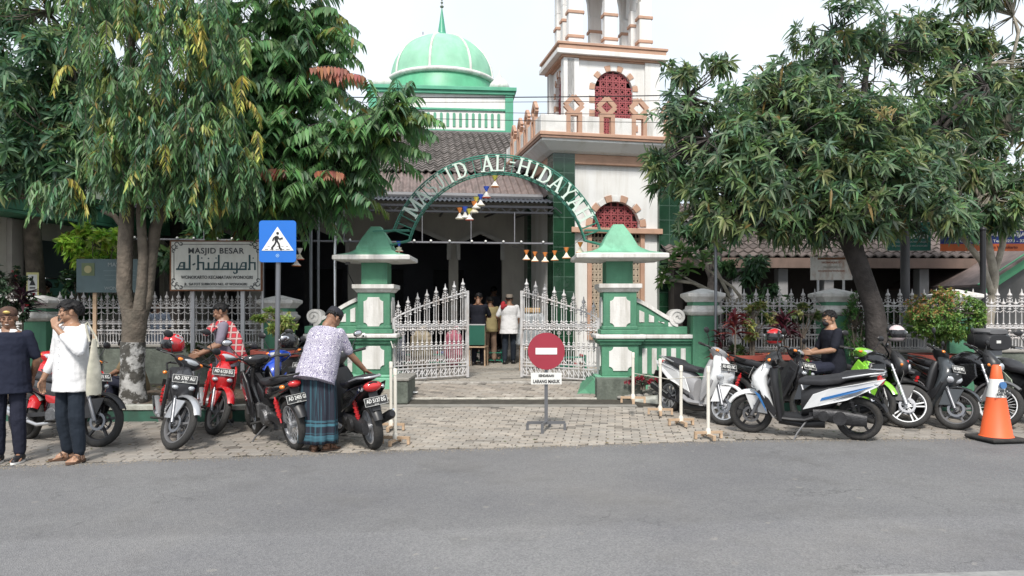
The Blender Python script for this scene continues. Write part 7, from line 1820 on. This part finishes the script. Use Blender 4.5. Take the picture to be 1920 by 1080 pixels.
for (px, py, Y, rx, ry, rz, n) in ((300, 130, 10.7, 1.35, .9, 1.35, 400), (330, 280, 10.6, 1.15, .8, .7, 230), (220, 250, 10.6, .6, .6, .9, 90), (420, 330, 10.7, .6, .5, .4, 50), (250, 355, 10.5, .55, .5, .25, 34), (380, 370, 10.6, .5, .4, .2, 26), (250, -40, 10.8, 1.3, .9, .7, 70), (120, 370, 10.8, .4, .3, .15, 14)):
    c = U(px, py, Y)
    for i in range(n):
        d = unit(rs.normal(size=3))*rs.uniform(.45, 1.0); tips.append((c.x+d[0]*rx, Y+d[1]*ry, c.z+d[2]*rz+.2, rs.uniform(.22, .6)))
weeping(WT, tips, rs, [(0.098,0.181,0.075), (0.078,0.156,0.075), (0.117,0.206,0.088), (0.085,0.163,0.094)], [(0.312,0.300,0.075), (0.260,0.288,0.088), (0.221,0.275,0.088)])

def fronds(parent, items, rs, pal, Ln=.185, Wd=.062, pairs=11, flen=.62):
    """arching shoots with two rows of oblong drooping leaves: items (pos, dir, colour or None)"""
    B = []; D = []; U_ = []; L_ = []; W_ = []; C = []; st = MB()
    for (p0, d0, cc) in items:
        d0 = unit(np.array(d0)); x = unit(np.cross(d0, [0, 0, 1.])); base = np.array(cc if cc is not None else pal[rs.randint(len(pal))]); P = []
        fl = flen*rs.uniform(.7, 1.2)
        for i in range(pairs):
            t = (i+.6)/pairs; p = np.array(p0)+d0*fl*t+np.array([0, 0, -.30*fl*t*t]); P.append(tuple(p))
            for s in (-1, 1):
                B.append(p); D.append(x*s*.75+d0*.3+np.array([0, 0, -.8+rs.normal()*.12])); U_.append(np.array([0, 0, 1.])+rs.normal(size=3)*.12); L_.append(Ln*rs.uniform(.8, 1.15)*(.75+.5*sin(PI*t))); W_.append(Wd*rs.uniform(.85, 1.15)); C.append(base*rs.uniform(.75, 1.25))
        st.tube([tuple(p0)]+[P[pairs//2], P[-1]], [.009, .006, .003], 4, cap=False)
    st.build('shoots', bark_dk, parent)
    return leafset('crown', parent, B, D, U_, L_, W_, C, droop=.3, fold=.12)
rs = np.random.RandomState(13)
ST = thing('rowed_leaf_tree', 'broad leaved tree with some red fronds between the name board and the arch', 'tree', (0, 0, 0))
b = MB(); b.tube([U(*p) for p in ((455, 700, 13.9), (458, 600, 13.9), (455, 500, 13.8), (470, 380, 13.6), (490, 300, 13.4), (500, 200, 13.2), (520, 60, 13.2))], [.15, .13, .12, .11, .10, .08, .05], 10)
branches(b, U(485, 330, 13.5), [(U(*p), .055) for p in ((600, 230, 12.8), (560, 120, 12.9), (660, 270, 12.5), (540, 330, 12.7), (440, 200, 13), (500, -30, 13.), (620, 330, 12.7))], .05, rs)
branches(b, U(660, 270, 12.5), [(U(*p), .03) for p in ((745, 225, 12.3), (750, 255, 12.2), (690, 290, 12.3), (720, 180, 12.4))], .03, rs)
b.tube([U(*p) for p in ((500, 360, 13.4), (513, 200, 13), (516, 80, 12.7))], [.04, .03, .02], 6)
rough(b, .006).build('trunk', bark_dk, ST, smooth=60)
items = []
for (px, py, Y, rx, ry, rz, n) in ((480, 50, 13.2, .9, .6, .7, 50), (520, 250, 12.9, 1.0, .8, .95, 150), (470, 130, 13.1, .8, .7, .9, 85), (560, 110, 12.9, .62, .5, .75, 62), (600, 330, 12.7, .85, .6, .45, 90), (650, 260, 12.5, .45, .5, .35, 40), (722, 215, 12.2, .40, .4, .24, 26), (700, 262, 12.2, .28, .35, .16, 12), (530, 370, 12.8, 1.0, .5, .2, 60), (430, 330, 13.2, .8, .6, .8, 80), (560, 10, 12.8, .5, .4, .3, 22), (740, 195, 12.4, .36, .3, .12, 12), (600, 60, 12.8, .25, .3, .4, 12)):
    c = U(px, py, Y)
    for i in range(int(n*1.5)):
        d = unit(rs.normal(size=3))*rs.uniform(.3, 1.0); o_ = unit(np.array([d[0], d[1]-.35, d[2]*.3+.05])+rs.normal(size=3)*.3)
        cc = None if rs.rand() > .06 else (.13, .17, .04)
        items.append((np.array([c.x+d[0]*rx, Y+d[1]*ry, c.z+d[2]*rz]), o_, cc))
for (px, py, dx) in ((580, 128, 1), (608, 140, 1), (590, 322, 1), (540, 318, -1)):
    items.append((np.array(U(px, py, 11.9)), np.array([dx, -.1, .25]), (.30, .12, .08)))
fronds(ST, items, rs, [(0.109,0.217,0.083), (0.120,0.235,0.092), (0.131,0.264,0.100), (0.099,0.179,0.092)])

# --- background trees that close the gaps behind the crowns
def bgtree(px, pyb, Y, ells, lab, seed, pal=DARKL, k=10, L0=.3, W0=.09):
    rs = np.random.RandomState(seed); t = thing('background_tree', lab, 'tree', (0, 0, 0), 0, 'trees behind the buildings')
    b = MB(); b.tube([U(px, pyb, Y), U(px, (pyb+ells[0][1])/2, Y), U(*ells[0][:2], Y)], [.2, .16, .08], 8)
    E_ = [PE(*e) for e in ells]; branches(b, U(px, (pyb+ells[0][1])/2, Y), [((e[0], e[1], e[2]), .08) for e in E_], .08, rs); b.build('trunk', bark_dk, t, smooth=60)
    P_, A_ = crown_points(E_, rs, .2); leafset('crown', t, *rings_to_leaves(P_, A_, k, L0, W0, pal, rs=rs), droop=.3)
bgtree(330, 640, 17.5, [(330, 300, 17.5, 2.4, 1.2, 2.2, 260), (180, 330, 17.5, 1.8, 1, 1.6, 150), (470, 380, 16.8, 1.2, .8, 1.2, 120), (360, 470, 15.8, 1.6, .6, .8, 110)], 'dense dark tree behind the name board', 21)
bgtree(1500, 640, 22.5, [(1500, 330, 22.5, 3.6, 1.5, 1.6, 300), (1420, 180, 22.5, 1.6, 1.2, 1.2, 110)], 'leafy tree rising over the long tiled roof left of the other', 22)
bgtree(1760, 640, 23.5, [(1760, 300, 23.5, 3.6, 1.5, 2.0, 320), (1880, 200, 23, 2, 1.2, 1.8, 150)], 'leafy tree rising over the long tiled roof toward the right edge', 23)
bgtree(100, 640, 19.5, [(80, 250, 19.5, 2.6, 1.2, 2.4, 250)], 'broad dark tree over the roof of the building at the left edge', 24)
bgtree(1340, 640, 15.3, [(1345, 440, 15.3, .8, .6, .35, 60), (1420, 500, 15, .9, .5, .6, 70), (1300, 420, 15.6, .5, .5, .3, 34)], 'bushy small tree behind the fence beside the long tiled building', 25, [(.04,.09,.035), (.06,.12,.05), (.045,.10,.045)], 12, .2, .05)

# --- smaller plants
def shrub(name, lab, c, r, n, k, L0, W0, pal, seed, stems=5, z0=.24, group=None, tipcol=None, spread=(20, 100), petals=None, shell=.55, cat='shrub'):
    rs = np.random.RandomState(seed); t = thing(name, lab, cat, (c[0], c[1], z0), 0, group); cz = c[2]-z0
    P_, A_ = crown_points([(0, 0, cz, r[0], r[1], r[2], n)], rs, shell)
    b = MB()
    for i in range(stems): a = 2*PI*i/stems; b.tube([(.03*cos(a), .03*sin(a), 0), (.1*r[0]*cos(a), .1*r[1]*sin(a), cz*.5), (r[0]*.6*cos(a), r[1]*.6*sin(a), cz)], [.02, .014, .008], 5)
    twigs(b, P_, [(0, 0, cz*.7), (0, 0, cz)], rs, 4, .004); b.build('stems', bark, t)
    B, D, U_, L_, W_, C = rings_to_leaves(P_, A_, k, L0, W0, pal, spread, rs)
    if tipcol is not None:
        m_ = (rs.rand(len(B)) < np.clip((B[:, 2]-cz)/r[2]*.7-(B[:, 0]/r[0])*.5-.15, 0, .6)); C = np.where(m_[:, None], np.array(tipcol)*rs.uniform(.7, 1.3, (len(B), 1)), C)
    leafset('foliage', t, B, D, U_, L_, W_, C, droop=.2)
    if petals:
        B, D, U_, L_, W_, C = rings_to_leaves(P_[::petals[1]]+A_[::petals[1]]*.05, A_[::petals[1]], 7, petals[2], petals[2]*.8, [petals[0]], (30, 80), rs); leafset('blossom', t, B, D, U_, L_, W_, C, mat_='petal', droop=0)
    return t
def cp(px, py, Y): v = U(px, py, Y); return (v.x, v.y, v.z)
def pot(px, py, Y, r, h, z0, lab, rim=True, soil_=True):
    t = thing('plant_pot', lab, 'plant pot', (UX(px, Y), Y, z0), 0, 'big black planters with red rims')
    MB().lathe([(r*.72, 0), (r*.9, h*.35), (r, h*.8), (r*.98, h), (r*.88, h), (r*.85, h*.8), (.01, h*.78)], seg=28).build('tub', mat('black_tub', (.02,.02,.022), .55, var=.3, dirt=.4, dcol=(.07,.06,.05)), t, smooth=40)
    MB().lathe([(r*1.0, h*.88), (r*1.06, h*.9), (r*1.06, h*1.03), (r*.9, h*1.03), (r*.9, h*.95)], seg=28, closed=True).build('rim', mat('red_rim', (.24,.05,.035), .6, dirt=.4, dcol=(.1,.04,.03)), t, smooth=30)
    return t
pot(1385, 700, 11.9, .42, .62, .24, 'large black planter with red rim behind the white scooter'); pot(1475, 690, 12.0, .36, .62, .24, 'black planter with red rim under the purple cordyline')
pot(1755, 690, 11.9, .38, .62, .24, 'black planter with worn red rim below the round shrub'); pot(520, 650, 11.6, .38, .70, .24, 'black planter with red brown rim behind the sign pole')
shrub('clipped_shrub', 'round clipped shrub with orange red young leaves on its upper left', cp(1768, 592, 11.9), (.58, .5, .44), 900, 12, .055, .024, [(.12,.22,.05), (.15,.26,.06), (.10,.19,.045), (.19,.29,.07)], 31, z0=.85, tipcol=(.34,.19,.08), shell=.75)
shrub('thuja', 'feathery upright green conifer left of the mango trunk', cp(1606, 610, 12.2), (.22, .2, .52), 330, 9, .075, .012, [(.06,.15,.045), (.08,.18,.05)], 32, spread=(10, 60))
shrub('yellow_shrub', 'yellow green bushy shrub in the planter behind the blue sign pole', cp(528, 602, 11.6), (.42, .35, .20), 150, 10, .085, .035, [(.28,.34,.09), (.22,.30,.08), (.34,.38,.12), (.16,.24,.06)], 33, z0=.9)
shrub('bright_tree', 'bright yellow green young tree glowing behind the faded grey board', cp(178, 455, 14.3), (.62, .5, .48), 150, 11, .20, .07, [(.24,.40,.05), (.30,.46,.06), (.18,.34,.05), (.34,.44,.10)], 34, z0=.2, cat='tree')
shrub('bougainvillea', 'dark flowering bush with a few red blossoms behind the man in navy', cp(15, 545, 12.3), (.42, .4, .5), 190, 9, .09, .04, [(.03,.06,.03), (.05,.05,.04), (.025,.05,.025)], 35, petals=((.42,.03,.05), 14, .05))
shrub('fence_bush', 'dark leafy bush behind the left fence around the faded grey board', cp(150, 560, 14.1), (.9, .4, .5), 230, 9, .14, .05, [(.035,.08,.03), (.05,.11,.04), (.03,.06,.03)], 36)
shrub('fence_bush', 'dark leafy bush behind the fence between mango trunk and round shrub', cp(1680, 610, 13.3), (.5, .35, .4), 130, 9, .10, .04, [(.035,.08,.03), (.05,.10,.04)], 37)
shrub('croton', 'yellow speckled croton among the purple leaved plants', cp(1410, 600, 12.1), (.36, .25, .28), 80, 8, .09, .04, [(.34,.33,.12), (.26,.28,.08), (.12,.18,.06), (.4,.36,.2)], 38, z0=.8)
shrub('croton', 'yellow and green croton right of the purple cordyline', cp(1505, 590, 12.3), (.3, .2, .16), 50, 8, .08, .04, [(.26,.28,.10), (.10,.16,.05)], 39, z0=.8)
shrub('bed_plants', 'low red leaved ground plants behind the stone plinth of the right gate pillar', cp(1205, 712, 12.0), (.42, .16, .07), 90, 8, .05, .03, [(.20,.02,.04), (.28,.03,.05), (.05,.06,.03)], 40, z0=.3)
shrub('bed_plants', 'low leafy plants in the bed behind the red helmet', cp(1420, 660, 12.2), (.5, .2, .12), 80, 8, .09, .04, [(.06,.12,.04), (.10,.14,.05)], 41, z0=.6)
def cordyline(lab, c, n, ln, seed, z0=.8, pal=((.07,.015,.028), (.11,.02,.035), (.045,.015,.02))):
    rs = np.random.RandomState(seed); t = thing('cordyline', lab, 'plant', (c[0], c[1], z0), 0, 'purple leaved cordylines'); hz_ = c[2]-z0
    MB().tube([(0, 0, 0), (.01, 0, hz_)], .015, 6).build('stem', bark, t)
    A_ = unit(np.stack([rs.normal(size=n), rs.normal(size=n)*.8, rs.uniform(-.1, 1.5, n)], 1)); B = np.stack([np.zeros(n), np.zeros(n), hz_+rs.uniform(-.25, .1, n)], 1); C = np.array(pal)[rs.randint(0, len(pal), n)]*rs.uniform(.7, 1.4, (n, 1))
    leafset('foliage', t, B, A_, np.tile([0, 0, 1.], (n, 1))+rs.normal(size=(n, 3))*.1, ln*rs.uniform(.6, 1.1, n), .05*rs.uniform(.8, 1.3, n), C, droop=.35, fold=.3)
cordyline('tall purple cordyline in the second planter beside the masked man', cp(1470, 608, 12.0), 64, .42, 51)
cordyline('dark red cordyline in the planter behind the white scooter', cp(1378, 600, 11.9), 50, .36, 52, pal=((.16,.025,.03), (.10,.02,.03), (.20,.05,.04)))
cordyline('dark spiky cordyline between the man in navy and the left fence post', cp(42, 560, 12.4), 60, .48, 53, .2, ((.025,.012,.022), (.04,.015,.028), (.07,.03,.04)))
cordyline('dark red cordyline growing low behind the fence at the right', cp(1352, 640, 12.2), 36, .3, 54, .5, ((.12,.02,.03), (.06,.03,.03)))
# frangipani with pale bare limbs
rs = np.random.RandomState(61)
FT = thing('frangipani', 'frangipani with pale bare limbs and leaf rosettes above the right gate wall', 'tree', (0, 0, 0)); fy = 13.4
b = MB(); tips = []
for pts in ([(1440, 660), (1420, 600), (1380, 570), (1330, 545), (1275, 515)], [(1440, 660), (1415, 590), (1375, 540), (1320, 500), (1255, 490)], [(1420, 600), (1370, 560), (1340, 500), (1330, 470)], [(1400, 585), (1385, 560), (1360, 575)], [(1380, 570), (1300, 530), (1255, 525)], [(1320, 500), (1290, 478), (1285, 470)]):
    P = [U(x, y, fy) for x, y in pts]; b.tube(P, [.045, .035, .028, .02, .016][:len(P)], 7); tips.append(P[-1])
b.build('trunk', bark_pale, FT, smooth=60)
tips += [U(x, y, fy-.1) for x, y in ((1262, 480), (1300, 470), (1245, 505), (1320, 485), (1290, 500), (1350, 462), (1365, 585), (1240, 520), (1275, 465))]
P_ = np.array([tuple(p) for p in tips]); A_ = unit(np.array([[-.3, -.3, 1.]]*len(P_))+rs.normal(size=(len(P_), 3))*.2)
leafset('crown', FT, *rings_to_leaves(P_, A_, 15, .24, .07, [(.10,.20,.05), (.14,.25,.06), (.08,.17,.05)], (40, 95), rs), droop=.2)
shrub('fence_bush', 'mid green leafy bush behind the fence just left of the masked man', cp(1450, 585, 13.6), (.9, .4, .35), 170, 10, .15, .05, [(.07,.13,.05), (.09,.16,.06), (.06,.11,.05)], 44)
# ground litter plants in the left bed
shrub('fence_bush', 'ragged low weeds in the bed at the foot of the left fence', cp(420, 655, 12.9), (1.1, .2, .2), 90, 7, .10, .03, [(.05,.09,.035), (.09,.12,.04)], 43, z0=.25)
# ---------------------------------------------------------------- things in the courtyard and by the gate
FC = thing('folding_chair', 'wooden chair with green panel back standing in the gateway', 'chair', (UX(895, 16.9), 16.9, .3), R(-8))
for x in (-.19, .17): MB().bar((x, .02, 0), (x, -.02, .92), .03).build('leg', wood, FC)
for x in (-.19, .17): MB().bar((x, .36, 0), (x, .30, .42), .03).build('leg', wood, FC)
MB().box(-.2, .19, -.06, .36, .42, .45).build('seat', wood, FC, bevel=.005)
MB().box(-.2, .18, -.055, -.035, .48, .93).build('backrest', mat('chair_green', (.015,.10,.07), .5), FC, bevel=.005)
MB().box(-.21, .19, -.058, -.03, .93, .955).build('top_rail', pale_steel, FC)
for i, (px, Y, r, m_, lab) in enumerate([(745, 16.2, .20, cloth('grey_sack', (.30,.30,.34)), 'grey cloth sack behind the hinge side of the left gate leaf'), (790, 16.3, .26, cloth('beige_sack', (.45,.38,.27)), 'big beige sack behind the middle of the left gate leaf'), (850, 16.4, .22, cloth('pink_sack', (.38,.13,.17)), 'pink cloth sack behind the free end of the left gate leaf')]):
    rs = np.random.RandomState(70+i); b = MB(); b.sph((0, 0, .40), (r, r*.8, .40), 14, 10); b.sph((0, 0, .62), (r*.9, r*.75, .22), 12, 8); b.cap((0, 0, .70), (.05, 0, .86), r*.7, r*.35)
    t = thing('sack', lab, 'sack', (UX(px, Y), Y, .3), 0, 'cloth sacks stacked inside the gate'); remesh(b, 'bag', m_, t, .02, 2, .06)
    MB().tube([(-.05, -r*.4, .86), (0, -r*.45, .88), (.08, -r*.3, .86)], .012, 5).build('tie', wood, t)
def rack(px, Y, w_, lab, seed):
    r_ = random.Random(seed); t = thing('shoe_rack', lab, 'rack', (UX(px, Y), Y, .3), R(7), 'low green shoe racks'); gm = mat('rack_green', (.02,.20,.13), .5)
    for x in (-w_, w_): MB().box(x-.015, x+.015, -.15, .15, 0, .30).build('leg', gm, t)
    for z in (.06, .24):
        b = MB()
        for y in (-.14, -.05, .04, .13): b.box(-w_, w_, y-.012, y+.012, z, z+.015)
        b.build('shelf', gm, t)
    n = int(w_*2/.13)
    for z in (.075, .255):
        for i in range(n):
            if r_.random() < .25: continue
            s = thing('shoe', 'a', 'shoe') if False else None
            b = MB(); x = -w_+.07+i*.13; b.cap((x, -.1, z+.03), (x+.01, .06, z+.035), .032, .035, 8); b.build('sandal_pair', r_.choice([blackm, sandal_m, mat('blue_shoe', (.04,.08,.25), .6), mat('red_shoe', (.3,.04,.04), .6)]), t, smooth=60)
rack(800, 17.2, .75, 'low green shoe rack behind the left gate leaf', 1); rack(915, 18.0, .34, 'short green shoe rack beside the folding chair', 2); rack(1062, 16.2, .4, 'low green shoe rack behind the right gate leaf', 3)
CX = thing('covered_cart', 'small display cart under a clear plastic cover behind the right gate leaf', 'cart', (UX(998, 15.6), 15.6, .3), R(5))
frost = mat('frosted_sheet', (.45,.48,.50), .25, var=.15, vs=6, bump=.4); frost.node_tree.nodes['Principled BSDF'].inputs['Alpha'].default_value = .6
b = MB(); b.loft([[(-o, -o*.6, z), (o, -o*.6, z), (o, o*.6, z), (-o, o*.6, z)] for (o, z) in ((.34, .55), (.30, .8), (.24, 1.15), (.22, 1.2))]); remesh(b, 'plastic_cover', frost, CX, .03, 1, .05)
MB().box(-.26, .26, -.16, .16, .45, .52).build('tray', wood, CX)
MB().box(-.16, .16, -.1, .1, 1.22, 1.32).build('basket', mat('rattan', (.40,.27,.14), .8, var=.3, vs=20), CX, bevel=.02)
for x in (-.24, .24):
    for y in (-.14, .14): MB().box(x-.02, x+.02, y-.02, y+.02, 0, .45).build('leg', wood, CX)
# sloping rubble kerb right of the drive
b = MB(); rg = []
for (x, y, z) in ((1.95, 12.05, .16), (2.3, 11.9, .22), (2.7, 11.7, .30), (3.25, 11.5, .36)): rg.append([(x, y-.10, -.02), (x, y-.10, z-.04), (x, y-.07, z), (x, y+.07, z), (x, y+.10, -.02)])
o = b.loft(rg).build('sloping_kerb', kerb_white, smooth=30); struct(o)
b = MB(); vs = []; r_ = random.Random(9)
cells = []
for i in range(15):
    for j in range(5):
        x = 1.75+i*.10+r_.uniform(-.03, .03); y = 12.10+j*.15+r_.uniform(-.03, .03); z = .16+(x-1.7)*.11+j*.02
        b.sph((x, y, z), (.062+r_.uniform(0, .012), .08, .03), 7, 5, Matrix.Rotation(r_.uniform(-.5, .5), 3, 'Z'))
o = b.build('rubble_paving', conc, smooth=30); struct(o)
# small box on the left gateway: low green plinth by the barriers
o = thing('low_plinth', 'short mossy green block at the left edge of the driveway', 'block', (UX(757, 12.2), 12.3, .1), 0); MB().box(-.13, .13, -.55, .35, 0, .36).build('body', conc_dk, o, bevel=.02); MB().box(-.15, .15, -.57, .37, .36, .41).build('cap', conc, o, bevel=.015)
# litter
for i, (px, py, lab) in enumerate([(775, 734, 'crumpled white paper scrap on the ramp near the left gate leaf'), (740, 752, 'torn white paper on the concrete strip')]):
    Y = 12.4-i*.5; t = thing('paper_scrap', lab, 'litter', (UX(px, Y), Y, gz(0, Y)+.012), i); b = MB(); b.add([(-.07,-.04,0),(.06,-.05,.01),(.08,.03,.02),(-.05,.05,.01),(0,0,.03)], [(0,1,4),(1,2,4),(2,3,4),(3,0,4)]); b.build('sheet', white_cl, t)
